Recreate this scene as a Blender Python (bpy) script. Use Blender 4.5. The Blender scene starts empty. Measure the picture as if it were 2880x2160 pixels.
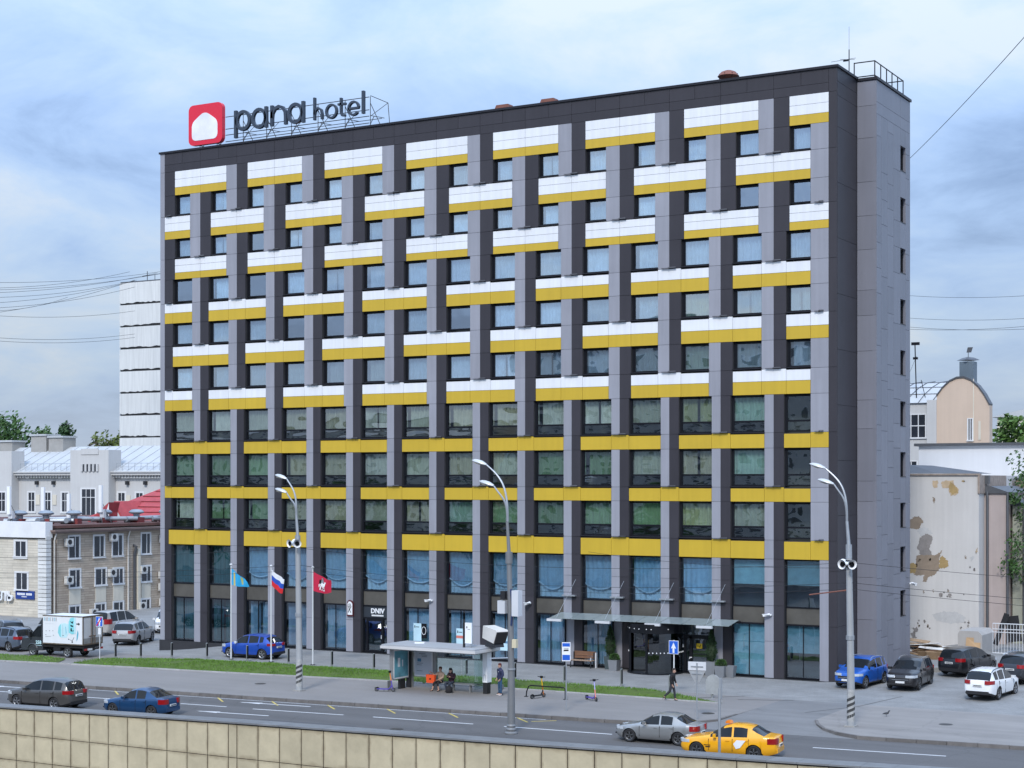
import bpy, math, random
from mathutils import Vector, Matrix, noise
rnd = random.Random(11)
SC = bpy.context.scene
COL = SC.collection
PI = math.pi

# ------------------------------------------------------------------ camera
cam_d = bpy.data.cameras.new("camera")
cam = bpy.data.objects.new("camera", cam_d)
COL.objects.link(cam)
cam.location = (31.16, -91.56, 11.6)
cam.rotation_euler = (math.radians(90), 0, math.radians(29.9265))
cam_d.sensor_width = 36.0
cam_d.lens = 58.075
cam_d.shift_y = 0.0948
cam_d.clip_start = 0.5
cam_d.clip_end = 6000
SC.camera = cam

# ------------------------------------------------------------------ sky
SUN_EL, SUN_AZ = 40.0, 164.0            # degrees; azimuth clockwise from +Y
w = bpy.data.worlds.new("World")
SC.world = w
w.use_nodes = True
nt = w.node_tree
nt.nodes.clear()
def N(t, **kw):
    n = nt.nodes.new(t)
    for k, v in kw.items(): setattr(n, k, v)
    return n
out = N('ShaderNodeOutputWorld'); bg = N('ShaderNodeBackground')
sky = N('ShaderNodeTexSky'); sky.sky_type = 'NISHITA'; sky.sun_disc = False
sky.sun_elevation = math.radians(SUN_EL); sky.sun_rotation = math.radians(SUN_AZ)
sky.air_density = 1.2; sky.dust_density = 1.5; sky.ozone_density = 2.0
skm = N('ShaderNodeVectorMath', operation='SCALE'); skm.inputs['Scale'].default_value = 0.10
nt.links.new(sky.outputs[0], skm.inputs[0])
tc = N('ShaderNodeTexCoord'); sep = N('ShaderNodeSeparateXYZ')
nt.links.new(tc.outputs['Generated'], sep.inputs[0])
def math_n(op, a, b=None, clamp=False):
    n = N('ShaderNodeMath', operation=op); n.use_clamp = clamp
    for i, v in enumerate((a, b)):
        if v is None: continue
        if isinstance(v, (int, float)): n.inputs[i].default_value = v
        else: nt.links.new(v, n.inputs[i])
    return n.outputs[0]
zpos = math_n('MAXIMUM', sep.outputs['Z'], 0.0)
den = math_n('ADD', zpos, 0.24)
px = math_n('DIVIDE', sep.outputs['X'], den); py = math_n('DIVIDE', sep.outputs['Y'], den)
cmb = N('ShaderNodeCombineXYZ'); nt.links.new(px, cmb.inputs[0]); nt.links.new(py, cmb.inputs[1])
def cloud(scale, detail, rough, off, dist=0.3):
    mp = N('ShaderNodeMapping'); mp.inputs['Location'].default_value = off
    mp.inputs['Rotation'].default_value = (0, 0, math.radians(28)); mp.inputs['Scale'].default_value = (1.15, 1.15, 1)
    nt.links.new(cmb.outputs[0], mp.inputs[0])
    n = N('ShaderNodeTexNoise'); n.inputs['Scale'].default_value = scale; n.inputs['Detail'].default_value = detail
    n.inputs['Roughness'].default_value = rough; n.inputs['Distortion'].default_value = dist
    nt.links.new(mp.outputs[0], n.inputs['Vector'])
    return n.outputs[0]
c1 = cloud(1.15, 6, 0.5, (1.3, 4.7, 0))
c2 = cloud(3.0, 8, 0.62, (7.3, 2.2, 4), 0.4)
dens = math_n('ADD', math_n('MULTIPLY', c1, 0.66), math_n('MULTIPLY', c2, 0.34))
ramp = N('ShaderNodeValToRGB')
cr = ramp.color_ramp
cr.elements[0].position = 0.37; cr.elements[0].color = (0.15, 0.23, 0.40, 1)
cr.elements[1].position = 0.61; cr.elements[1].color = (0.43, 0.49, 0.58, 1)
e = cr.elements.new(0.455); e.color = (0.25, 0.36, 0.57, 1)
e = cr.elements.new(0.53); e.color = (0.325, 0.43, 0.60, 1)
nt.links.new(dens, ramp.inputs[0])
# low cloud deck pales towards the horizon
hz = math_n('POWER', math_n('SUBTRACT', 1.0, zpos, True), 14.0)
pale = N('ShaderNodeMixRGB'); pale.inputs[2].default_value = (0.60, 0.66, 0.72, 1)
nt.links.new(math_n('MULTIPLY', hz, 0.55), pale.inputs[0]); nt.links.new(ramp.outputs[0], pale.inputs[1])
mix = N('ShaderNodeMixRGB'); mix.inputs[0].default_value = 0.88
nt.links.new(skm.outputs[0], mix.inputs[1]); nt.links.new(pale.outputs[0], mix.inputs[2])
# thicker, brighter cloud overhead, as under any overcast
zen = math_n('ADD', math_n('MULTIPLY', zpos, 2.0), 0.66)
br = N('ShaderNodeVectorMath', operation='SCALE')
nt.links.new(mix.outputs[0], br.inputs[0]); nt.links.new(zen, br.inputs['Scale'])
nt.links.new(br.outputs[0], bg.inputs['Color']); bg.inputs['Strength'].default_value = 1.0
nt.links.new(bg.outputs[0], out.inputs[0])

# ------------------------------------------------------------------ sun behind thin cloud
sd = bpy.data.lights.new("sun", 'SUN'); sd.energy = 1.5; sd.angle = math.radians(10); sd.color = (1.0, 0.97, 0.93)
sun = bpy.data.objects.new("sun", sd); COL.objects.link(sun)
az, el = math.radians(SUN_AZ), math.radians(SUN_EL)
to_sun = Vector((math.sin(az)*math.cos(el), math.cos(az)*math.cos(el), math.sin(el)))
sun.rotation_euler = to_sun.to_track_quat('Z', 'Y').to_euler()

vs = SC.view_settings
vs.view_transform = 'Standard'; vs.look = 'None'; vs.gamma = 1.0; vs.exposure = 0.68; vs.use_curve_mapping = False
SC.cycles.max_bounces = 8; SC.cycles.transparent_max_bounces = 12
SC.cycles.use_denoising = True

# ------------------------------------------------------------------ mesh helpers
class MB:
    def __init__(s): s.V = []; s.F = []
    def quad(s, a, b, c, d): s.poly([a, b, c, d])
    def poly(s, pts):
        i = len(s.V); s.V += [tuple(p) for p in pts]; s.F.append(tuple(range(i, i+len(pts))))
    def box(s, x0, y0, z0, x1, y1, z1):
        if x1 < x0: x0, x1 = x1, x0
        if y1 < y0: y0, y1 = y1, y0
        if z1 < z0: z0, z1 = z1, z0
        i = len(s.V)
        s.V += [(x0,y0,z0),(x1,y0,z0),(x1,y1,z0),(x0,y1,z0),(x0,y0,z1),(x1,y0,z1),(x1,y1,z1),(x0,y1,z1)]
        s.F += [tuple(i+k for k in f) for f in ((3,2,1,0),(4,5,6,7),(0,1,5,4),(1,2,6,5),(2,3,7,6),(3,0,4,7))]
        return s
    def obox(s, c, size, rot):
        i = len(s.V); hx, hy, hz_ = size[0]/2, size[1]/2, size[2]/2
        for sx, sy, sz in ((-1,-1,-1),(1,-1,-1),(1,1,-1),(-1,1,-1),(-1,-1,1),(1,-1,1),(1,1,1),(-1,1,1)):
            s.V.append(tuple(Vector(c) + rot @ Vector((sx*hx, sy*hy, sz*hz_))))
        s.F += [tuple(i+k for k in f) for f in ((3,2,1,0),(4,5,6,7),(0,1,5,4),(1,2,6,5),(2,3,7,6),(3,0,4,7))]
        return s
    def tube(s, pts, r, n=8, cap=True):
        pts = [Vector(p) for p in pts]
        rs = r if isinstance(r, (list, tuple)) else [r]*len(pts)
        base = len(s.V); up = None
        for k, p in enumerate(pts):
            d = (pts[min(k+1, len(pts)-1)] - pts[max(k-1, 0)])
            d = d.normalized() if d.length > 1e-9 else Vector((0,0,1))
            if up is None: up = Vector((0,0,1)) if abs(d.z) < .9 else Vector((1,0,0))
            a = d.cross(up)
            if a.length < 1e-6: a = d.cross(Vector((0,1,0)))
            a.normalize(); b = a.cross(d).normalized(); up = b
            for q in range(n):
                t = 2*PI*q/n
                s.V.append(tuple(p + (a*math.cos(t) + b*math.sin(t))*rs[k]))
        for k in range(len(pts)-1):
            for q in range(n):
                i0 = base+k*n+q; i1 = base+k*n+(q+1) % n
                s.F.append((i0, i1, i1+n, i0+n))
        if cap:
            s.F.append(tuple(base+q for q in range(n))[::-1])
            s.F.append(tuple(base+(len(pts)-1)*n+q for q in range(n)))
        return s
    def cyl(s, p, r, h, n=16, r2=None):
        return s.tube([p, (p[0], p[1], p[2]+h)], [r, r if r2 is None else r2], n)
    def lathe(s, prof, c=(0,0,0), n=16, cap=True):
        base = len(s.V)
        for r, z in prof:
            for q in range(n):
                t = 2*PI*q/n; s.V.append((c[0]+r*math.cos(t), c[1]+r*math.sin(t), c[2]+z))
        for k in range(len(prof)-1):
            for q in range(n):
                i0 = base+k*n+q; i1 = base+k*n+(q+1) % n
                s.F.append((i0, i1, i1+n, i0+n))
        if cap:
            s.F.append(tuple(base+q for q in range(n))[::-1])
            s.F.append(tuple(base+(len(prof)-1)*n+q for q in range(n)))
        return s
    def prism(s, pts, off):
        off = Vector(off); a = [Vector(p) for p in pts]; b = [p+off for p in a]; n = len(a); i = len(s.V)
        s.V += [tuple(p) for p in a+b]
        nrm = Vector((0,0,0))
        for k in range(n): nrm += a[k].cross(a[(k+1) % n])
        fl = nrm.dot(off) > 0
        f0 = tuple(range(i, i+n)); f1 = tuple(range(i+n, i+2*n))
        s.F.append(f0[::-1] if fl else f0); s.F.append(f1 if fl else f1[::-1])
        for k in range(n):
            q = (i+k, i+(k+1) % n, i+n+(k+1) % n, i+n+k)
            s.F.append(q if fl else q[::-1])
        return s
    def stroke(s, pts, wd, off, closed=False):
        """thick 2D line in the XZ plane (at y) pushed along off"""
        n = len(pts); P = [Vector((p[0], p[1])) for p in pts]; L = []; Rr = []
        for k in range(n):
            if closed: d = P[(k+1) % n]-P[(k-1) % n]
            else: d = P[min(k+1, n-1)]-P[max(k-1, 0)]
            d.normalize(); nn = Vector((-d.y, d.x))
            L.append(P[k]+nn*wd/2); Rr.append(P[k]-nn*wd/2)
        y0 = off[0]; y1 = off[1]; i = len(s.V)
        for k in range(n):
            for q, yy in ((L[k], y0), (Rr[k], y0), (L[k], y1), (Rr[k], y1)): s.V.append((q.x, yy, q.y))
        m = n if closed else n-1
        for k in range(m):
            a = i+4*k; b = i+4*((k+1) % n)
            s.F += [(a, a+1, b+1, b), (a+2, b+2, b+3, a+3), (a, b, b+2, a+2), (a+1, a+3, b+3, b+1)]
        if not closed:
            a = i; s.F.append((a, a+2, a+3, a+1)); a = i+4*(n-1); s.F.append((a, a+1, a+3, a+2))
        return s
    def mesh(s, name, m=None, smooth=False, angle=35):
        me = bpy.data.meshes.new(name); me.from_pydata(s.V, [], s.F); me.update()
        if m is not None: me.materials.append(m)
        if smooth:
            for p in me.polygons: p.use_smooth = True
            me.set_sharp_from_angle(angle=math.radians(angle))
        return me
    def build(s, name, m, parent=None, smooth=False, loc=None, angle=35):
        return put(name, s.mesh(name, m, smooth, angle), parent, loc)
def put(name, me, parent=None, loc=None, scale=None, rot=None):
    o = bpy.data.objects.new(name, me); COL.objects.link(o)
    if parent is not None: o.parent = parent
    if loc is not None: o.location = loc
    if scale is not None: o.scale = scale
    if rot is not None: o.rotation_euler = rot
    return o
def tag(o, label=None, cat=None, group=None, kind=None):
    if label: o['label'] = label
    if cat: o['category'] = cat
    if group: o['group'] = group
    if kind: o['kind'] = kind
    return o
def thing(name, label, cat, loc=(0,0,0), rotz=0, group=None, scale=1):
    o = bpy.data.objects.new(name, None); COL.objects.link(o); o.empty_display_size = .3
    o.location = loc; o.rotation_euler = (0,0,rotz); o.scale = (scale,)*3
    return tag(o, label, cat, group)
def copy_tree(o, parent=None):
    c = o.copy(); COL.objects.link(c); c.parent = parent
    for ch in list(o.children): copy_tree(ch, c)
    return c
def dup(o, loc, rotz=0, label=None, group=None):
    c = copy_tree(o); c.location = loc; c.rotation_euler = (0,0,rotz)
    if label: c['label'] = label
    if group: c['group'] = group
    return c
def fix(o):
    import bmesh
    bm = bmesh.new(); bm.from_mesh(o.data); bmesh.ops.recalc_face_normals(bm, faces=bm.faces); bm.to_mesh(o.data); bm.free()
    return o
def text_mesh(txt, size, depth=0.01, bold=0.0, align='CENTER'):
    cu = bpy.data.curves.new("lettering", 'FONT'); cu.body = txt; cu.size = size; cu.extrude = depth; cu.offset = bold
    cu.align_x = align; cu.align_y = 'CENTER'; cu.resolution_u = 2
    o = bpy.data.objects.new("lettering", cu); COL.objects.link(o)
    dg = bpy.context.evaluated_depsgraph_get()
    me = bpy.data.meshes.new_from_object(o.evaluated_get(dg))
    COL.objects.unlink(o); bpy.data.objects.remove(o)
    return me

# ------------------------------------------------------------------ materials
MATS = {}
def mat(name, col, rough=.6, metal=0., var=.10, scale=.8, bump=0., bscale=25., coat=0., rndv=.04, fine=0., spec=None, streak=0.):
    """principled paint with uneven tone, a per-object shade and fine relief"""
    if name in MATS: return MATS[name]
    m = bpy.data.materials.new(name); m.use_nodes = True; t = m.node_tree; b = t.nodes['Principled BSDF']
    L = t.links.new
    g_ = t.nodes.new('ShaderNodeNewGeometry')
    n1 = t.nodes.new('ShaderNodeTexNoise'); n1.inputs['Scale'].default_value = scale; n1.inputs['Detail'].default_value = 6
    n1.inputs['Roughness'].default_value = .62
    L(g_.outputs['Position'], n1.inputs['Vector'])
    fac = n1.outputs[0]
    if streak:
        mp = t.nodes.new('ShaderNodeMapping'); mp.inputs['Scale'].default_value = (2.2, 2.2, .12); L(g_.outputs['Position'], mp.inputs[0])
        n3 = t.nodes.new('ShaderNodeTexNoise'); n3.inputs['Scale'].default_value = 1.6; n3.inputs['Detail'].default_value = 5; L(mp.outputs[0], n3.inputs['Vector'])
        mx = t.nodes.new('ShaderNodeMixRGB'); mx.inputs[0].default_value = streak; L(fac, mx.inputs[1]); L(n3.outputs[0], mx.inputs[2]); fac = mx.outputs[0]
    if fine:
        n4 = t.nodes.new('ShaderNodeTexNoise'); n4.inputs['Scale'].default_value = 14; n4.inputs['Detail'].default_value = 8; n4.inputs['Roughness'].default_value = .75
        L(g_.outputs['Position'], n4.inputs['Vector'])
        mx = t.nodes.new('ShaderNodeMixRGB'); mx.inputs[0].default_value = fine; L(fac, mx.inputs[1]); L(n4.outputs[0], mx.inputs[2]); fac = mx.outputs[0]
    mr = t.nodes.new('ShaderNodeMapRange'); mr.inputs[1].default_value = .25; mr.inputs[2].default_value = .75
    mr.inputs[3].default_value = 1-var*1.6; mr.inputs[4].default_value = 1+var; L(fac, mr.inputs[0])
    oi = t.nodes.new('ShaderNodeObjectInfo')
    r2 = t.nodes.new('ShaderNodeMapRange'); r2.inputs[3].default_value = 1-rndv; r2.inputs[4].default_value = 1+rndv; L(oi.outputs['Random'], r2.inputs[0])
    mu = t.nodes.new('ShaderNodeMath'); mu.operation = 'MULTIPLY'; L(mr.outputs[0], mu.inputs[0]); L(r2.outputs[0], mu.inputs[1])
    vm = t.nodes.new('ShaderNodeVectorMath'); vm.operation = 'SCALE'; vm.inputs[0].default_value = col[:3]; L(mu.outputs[0], vm.inputs['Scale'])
    L(vm.outputs[0], b.inputs['Base Color'])
    b.inputs['Roughness'].default_value = rough; b.inputs['Metallic'].default_value = metal
    if coat: b.inputs['Coat Weight'].default_value = coat; b.inputs['Coat Roughness'].default_value = .10
    if spec is not None: b.inputs['Specular IOR Level'].default_value = spec
    if bump:
        n2 = t.nodes.new('ShaderNodeTexNoise'); n2.inputs['Scale'].default_value = bscale; n2.inputs['Detail'].default_value = 5
        L(g_.outputs['Position'], n2.inputs['Vector'])
        bp = t.nodes.new('ShaderNodeBump'); bp.inputs['Strength'].default_value = bump; bp.inputs['Distance'].default_value = .03
        L(n2.outputs[0], bp.inputs['Height']); L(bp.outputs[0], b.inputs['Normal'])
    MATS[name] = m
    return m
def brick_mat(name, c1_, c2_, mortar, bw, bh, axis='X', rough=.85, bump=.5, ms=.012):
    if name in MATS: return MATS[name]
    m = mat(name, c1_, rough, var=.14, scale=.5); t = m.node_tree; b = t.nodes['Principled BSDF']; L = t.links.new
    g_ = [n for n in t.nodes if n.type == 'NEW_GEOMETRY'][0]
    s_ = t.nodes.new('ShaderNodeSeparateXYZ'); L(g_.outputs['Position'], s_.inputs[0])
    cb = t.nodes.new('ShaderNodeCombineXYZ'); L(s_.outputs[axis], cb.inputs[0])
    L(s_.outputs['Y' if axis == 'XY' else 'Z'], cb.inputs[1])
    br_ = t.nodes.new('ShaderNodeTexBrick'); L(cb.outputs[0], br_.inputs['Vector'])
    br_.inputs['Color1'].default_value = (*c1_, 1); br_.inputs['Color2'].default_value = (*c2_, 1); br_.inputs['Mortar'].default_value = (*mortar, 1)
    br_.inputs['Scale'].default_value = 1; br_.inputs['Brick Width'].default_value = bw; br_.inputs['Row Height'].default_value = bh
    br_.inputs['Mortar Size'].default_value = ms; br_.inputs['Mortar Smooth'].default_value = .3; br_.offset_frequency = 2; br_.squash_frequency = 3; br_.squash = 1.5
    vm = [n for n in t.nodes if n.type == 'VECT_MATH'][0]
    L(br_.outputs['Color'], vm.inputs[0])
    bp = t.nodes.new('ShaderNodeBump'); bp.inputs['Strength'].default_value = bump; bp.inputs['Distance'].default_value = .02; bp.invert = True
    L(br_.outputs['Fac'], bp.inputs['Height']); L(bp.outputs[0], b.inputs['Normal'])
    return m
def glass_mat(name, tint=(.62,.72,.70), refl=.22, wave=.35, wscale=1.3):
    """window glass: mirror of the sky and street over a tinted view inside; each pane slightly bowed"""
    m = bpy.data.materials.new(name); m.use_nodes = True; t = m.node_tree; t.nodes.clear(); L = t.links.new
    o = t.nodes.new('ShaderNodeOutputMaterial'); tr = t.nodes.new('ShaderNodeBsdfTransparent'); tr.inputs[0].default_value = (*tint, 1)
    gl = t.nodes.new('ShaderNodeBsdfGlossy'); gl.inputs['Roughness'].default_value = .015; gl.inputs['Color'].default_value = (.86, .93, 1, 1)
    lw = t.nodes.new('ShaderNodeLayerWeight'); lw.inputs['Blend'].default_value = .35
    mr = t.nodes.new('ShaderNodeMapRange'); mr.inputs[3].default_value = refl; mr.inputs[4].default_value = 1.0
    L(lw.outputs['Fresnel'], mr.inputs[0])
    gb = t.nodes.new('ShaderNodeNewGeometry'); nf = t.nodes.new('ShaderNodeMath'); nf.operation = 'MULTIPLY_ADD'; nf.inputs[1].default_value = -1; nf.inputs[2].default_value = 1; L(gb.outputs['Backfacing'], nf.inputs[0])
    mf = t.nodes.new('ShaderNodeMath'); mf.operation = 'MULTIPLY'; L(mr.outputs[0], mf.inputs[0]); L(nf.outputs[0], mf.inputs[1])
    ms = t.nodes.new('ShaderNodeMixShader'); L(mf.outputs[0], ms.inputs[0]); L(tr.outputs[0], ms.inputs[1]); L(gl.outputs[0], ms.inputs[2]); L(ms.outputs[0], o.inputs[0])
    tcn = t.nodes.new('ShaderNodeTexCoord'); oi = t.nodes.new('ShaderNodeObjectInfo')
    ad = t.nodes.new('ShaderNodeVectorMath'); ad.operation = 'ADD'
    sc_ = t.nodes.new('ShaderNodeMath'); sc_.operation = 'MULTIPLY'; sc_.inputs[1].default_value = 57.; L(oi.outputs['Random'], sc_.inputs[0])
    L(tcn.outputs['Object'], ad.inputs[0]); L(sc_.outputs[0], ad.inputs[1])
    nz = t.nodes.new('ShaderNodeTexNoise'); nz.inputs['Scale'].default_value = wscale; nz.inputs['Detail'].default_value = 1.0; L(ad.outputs[0], nz.inputs['Vector'])
    bp = t.nodes.new('ShaderNodeBump'); bp.inputs['Strength'].default_value = wave; bp.inputs['Distance'].default_value = .12
    L(nz.outputs[0], bp.inputs['Height']); L(bp.outputs[0], gl.inputs['Normal']); L(bp.outputs[0], lw.inputs['Normal'])
    MATS[name] = m
    return m
def emit_mat(name, col, s):
    m = bpy.data.materials.new(name); m.use_nodes = True; b = m.node_tree.nodes['Principled BSDF']
    b.inputs['Base Color'].default_value = (*col, 1); b.inputs['Emission Color'].default_value = (*col, 1); b.inputs['Emission Strength'].default_value = s
    MATS[name] = m; return m
M_grey = mat('grey cladding', (.285,.288,.325), .42, var=.12, scale=.35, rndv=.05, streak=.5)
M_tower_shaded = mat('shaded tower cladding', (.185,.188,.22), .42, var=.09, scale=.35, rndv=.07, streak=.5)  # facade grey again, darkened so the colour carries the tower's shade
M_dark = mat('charcoal cladding', (.042,.039,.046), .45, var=.12, scale=.35, rndv=.06, streak=.4, spec=.3)
M_white = mat('white cladding', (.74,.75,.77), .38, var=.08, scale=.5, rndv=.02, streak=.6)
M_yel = mat('mustard cladding', (.54,.365,.030), .42, var=.07, scale=.5, rndv=.03, streak=.5)
M_black = mat('black frame', (.010,.011,.014), .35, var=.05, spec=.22)
M_sill = mat('dark flashing', (.024,.024,.03), .4, var=.05, spec=.2)
M_steel = mat('galvanised steel', (.42,.44,.46), .42, .6, var=.10, scale=3, streak=.4)
M_conc = mat('concrete', (.33,.32,.30), .85, var=.15, bump=.3, fine=.4)
M_pale = mat('pale metal', (.62,.63,.65), .4, .1, var=.05)
M_plainw = mat('white enamel', (.78,.79,.80), .35, var=.03)
M_blackp = mat('black plastic', (.018,.018,.02), .45, var=.08)
M_rubber = mat('tyre rubber', (.022,.022,.024), .75, var=.15, scale=6)
M_blue = mat('traffic sign blue', (.015,.11,.55), .35, var=.03)
M_red = mat('sign red', (.62,.025,.045), .35, var=.03)
# ================================================================== ground
def smooth01(t): t = max(0., min(1., t)); return t*t*(3-2*t)
def kerb_y(x): return -19.3+0.088*(x+2)
def gz(x, y):
    """height of the paved ground, the car parks at both ends of the hotel included"""
    z = -0.75*smooth01((-43-x)/8.5)*smooth01((y+8)/8)
    if x > -1: z += 0.03*max(0, min(y, 8)+4)*smooth01((x+1)/2)
    return z
def road_z(x, y): return -0.15-0.03*(kerb_y(x)-y)
def sheet(xs, ys, zf, dz=0.):
    b = MB(); nx = len(xs)
    for y in ys:
        for x in xs: b.V.append((x, y, zf(x, y)+dz))
    for j in range(len(ys)-1):
        for i in range(nx-1): a = j*nx+i; b.F.append((a, a+1, a+1+nx, a+nx))
    return b
def strip(xs, y0f, y1f, zf, n=4, dz=0.):
    b = MB()
    for x in xs:
        for k in range(n+1):
            y = y0f(x)+(y1f(x)-y0f(x))*k/n; b.V.append((x, y, zf(x, y)+dz))
    m = n+1
    for i in range(len(xs)-1):
        for k in range(n): a = i*m+k; b.F.append((a, a+m, a+m+1, a+1))
    return b
def frange(a, b, st):
    n = max(1, int(round((b-a)/st))); return [a+(b-a)*i/n for i in range(n+1)]
def lerp_pts(pts):
    def f(x):
        if x <= pts[0][0]: return pts[0][1]
        for (xa, ya), (xb, yb) in zip(pts, pts[1:]):
            if x <= xb: return ya+(yb-ya)*(x-xa)/(xb-xa)
        return pts[-1][1]
    return f
M_asph = mat('asphalt', (.112,.108,.107), .9, var=.13, scale=.16, bump=.25, bscale=60, fine=.35)
M_walk = mat('pavement asphalt', (.222,.207,.196), .92, var=.10, scale=.22, bump=.25, bscale=60, fine=.3)
M_ground = mat('far ground', (.20,.20,.19), .95, var=.2, scale=.05)
M_pave = brick_mat('block paving', (.265,.262,.255), (.245,.242,.235), (.17,.17,.165), .4, .2, 'X', .9, .12, .01)
# the paving pattern runs on the ground plan
_t = M_pave.node_tree
_cb = [n for n in _t.nodes if n.type == 'COMBXYZ'][0]; _sp = [n for n in _t.nodes if n.type == 'SEPXYZ'][0]
_t.links.new(_sp.outputs['Y'], _cb.inputs[1])
b = MB(); b.box(-3000, -32.3, -6, 3000, 3000, -1.6); tag(b.build('ground', M_ground), 'far ground of the district running to the horizon', kind='structure')
b = MB(); b.box(-3000, -3000, -6.0, 3000, -32.96, -5.0); tag(b.build('lower_road', M_asph), 'sunken roadway below the tiled wall', kind='structure')
xs = frange(-150, -60, 6)+frange(-59, 20, 1)+frange(24, 110, 8)
ys = frange(-8.2, 26, 1.0)+frange(30, 80, 10)
tag(sheet(xs, ys, gz).build('forecourt', M_pave, smooth=True), 'block paved forecourt and car parks around the hotel', kind='structure')
grass_near = lerp_pts([(-70,-17.9),(-50.5,-15.8),(-45.2,-14.9),(-31.5,-13.35),(-22.5,-12.2),(-14.4,-11.6),(-8.8,-11.4),(-2.2,-11.48)])
grass_far = lerp_pts([(-45.3,-14.85),(-44.9,-11.6),(-42.5,-10.0),(-40,-8.9),(-35.7,-8.22),(-32.6,-8.2),(-25.2,-8.0),(-16,-8.2),(-10.3,-8.26),(-7.9,-8.44),(-5.7,-9.46),(-2.2,-11.47)])
# footway between kerb and forecourt, from the left edge to the drive
xs = frange(-150, -60, 6)+frange(-59, -5, 1)
tag(strip(xs, kerb_y, lambda x: -8.2, gz, 6, 0).build('footway', M_walk), 'grey asphalt footway between kerb and grass', kind='structure')
corner = [(-5,-19.56),(-4,-19.42),(-2.6,-18.9),(-1.4,-18.3),(-.65,-17.6),(-.25,-16.85),(-.13,-14.5),(-.1,-12.5)]
island = [(3.86,-12.5),(3.88,-14.55),(4.21,-15.46),(5.09,-16.89),(6.18,-17.95),(7.0,-18.45),(8.4,-18.4),(10.5,-18.15),(14.5,-17.75),(30,-16.4),(60,-13.7),(110,-9.3)]
b = MB(); b.prism([(x,y,0) for x, y in corner]+[(-.1,-8.2,0),(-5,-8.2,0)], (0,0,-.14)); tag(b.build('footway_corner', M_walk), 'rounded footway corner beside the drive', kind='structure')
b = MB(); b.prism([(x,y,0) for x, y in island]+[(110,-8.2,0),(3.86,-8.2,0)], (0,0,-.14)); tag(b.build('corner_pavement', mat('worn concrete paving', (.25,.233,.218), .92, var=.15, scale=.3, bump=.2, bscale=40, fine=.4)), 'worn pavement with a curved kerb at the drive', kind='structure')
# drive: ramps from the road to the forecourt
b = MB()
dl = [(-.1,-8.2,0),(-.1,-12.5,0),(-.13,-14.5,-.03),(-.25,-16.85,-.07),(-.65,-17.6,-.10),(-1.4,-18.3,-.12),(-2.6,-18.9,-.14),(-4,-19.42,-.15),(-5,-19.56,-.15)]
dr = [(3.86,-8.2,0),(3.86,-12.5,0),(3.88,-14.55,-.03),(4.21,-15.46,-.06),(5.09,-16.89,-.10),(6.18,-17.95,-.13),(7.0,-18.45,-.14),(7.6,-18.6,-.15),(8.4,-18.4,-.15)]
for a_, b_, c_, d_ in zip(dl, dr, dr[1:], dl[1:]): b.quad(d_, c_, b_, a_)
tag(b.build('driveway', mat('driveway asphalt', (.18,.177,.175), .92, var=.14, scale=.3, bump=.25, bscale=50, fine=.4)), 'asphalt drive leading from the road to the car park', kind='structure')
# road
xs = frange(-160, -62, 7)+frange(-60, 20, 1.0)+frange(25, 120, 8)
kl = lerp_pts([(-200, kerb_y(-200)), (-5, kerb_y(-5)), (8.4, -18.42), (10.5,-18.17),(14.5,-17.77),(30,-16.42),(60,-13.72),(130,-7.6)])
tag(strip(xs, lambda x: -32.1, kl, lambda x, y: road_z(x, y) if y < kerb_y(x) else -.15, 10, 0).build('road', M_asph), 'grey asphalt carriageway with several lanes', kind='structure')
# kerb stones
M_kerb = mat('granite kerb', (.15,.138,.13), .85, var=.2, scale=2, bump=.3, rndv=.14)
kb = bpy.data.objects.new('kerb', None); COL.objects.link(kb); tag(kb, 'long row of grey kerb stones along the carriageway', kind='structure')
kerb_stone = None
def stones(pts, L, name, m, parent, wd, z0, z1, side=1):
    d = 0; P = [Vector((x, y, 0)) for x, y in pts]; tot = sum((b_-a_).length for a_, b_ in zip(P, P[1:]))
    def at(s_):
        for a_, b_ in zip(P, P[1:]):
            l = (b_-a_).length
            if s_ <= l: return a_+(b_-a_)*(s_/l)
            s_ -= l
        return P[-1].copy()
    n = int(tot/L); out_ = []
    for k in range(n):
        a_ = at(k*tot/n+.012); b_ = at((k+1)*tot/n-.012); v = (b_-a_).normalized(); nn = Vector((-v.y, v.x, 0))*side*wd
        q = MB(); dz = rnd.uniform(-.006, .006)
        q.prism([(a_.x,a_.y,z0), (b_.x,b_.y,z0), (b_.x+nn.x,b_.y+nn.y,z0), (a_.x+nn.x,a_.y+nn.y,z0)], (0,0,z1-z0+dz))
        out_.append(q.build(name, m, parent))
    return out_
stones([(x, kerb_y(x)-.16) for x in frange(-72,-5,2)], 1.4, 'kerb_stone', M_kerb, kb, .17, -.3, .012)
stones([(x, y-.16) for x, y in corner[:-1]], 1.1, 'kerb_stone', M_kerb, kb, .15, -.3, .004)
stones([(x, y-.14) for x, y in island[1:9]]+[(30,-16.54)], 1.3, 'kerb_stone', M_kerb, kb, .15, -.3, .012)
# edging of the grass
M_edge = mat('pale edging stone', (.36,.35,.345), .85, var=.12, scale=2, rndv=.10)
ge = bpy.data.objects.new('grass_edging', None); COL.objects.link(ge); tag(ge, 'thin pale edging stones in front of the grass', kind='structure')
stones([(x, grass_near(x)) for x in frange(-68,-20.5,1.5)], 1.6, 'edging_stone', M_edge, ge, -.14, -.2, .075)
stones([(x, grass_near(x)) for x in frange(-20.3,-2.4,1.2)], 1.6, 'edging_stone', M_edge, ge, -.14, -.2, .06)
gf = bpy.data.objects.new('forecourt_edging', None); COL.objects.link(gf); tag(gf, 'pale edging stones between grass and forecourt', kind='structure')
stones([(x, grass_far(x)+.02) for x in frange(-44.9,-5.8,1.0)], 1.8, 'edging_stone', M_edge, gf, .16, -.2, .03)
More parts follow.
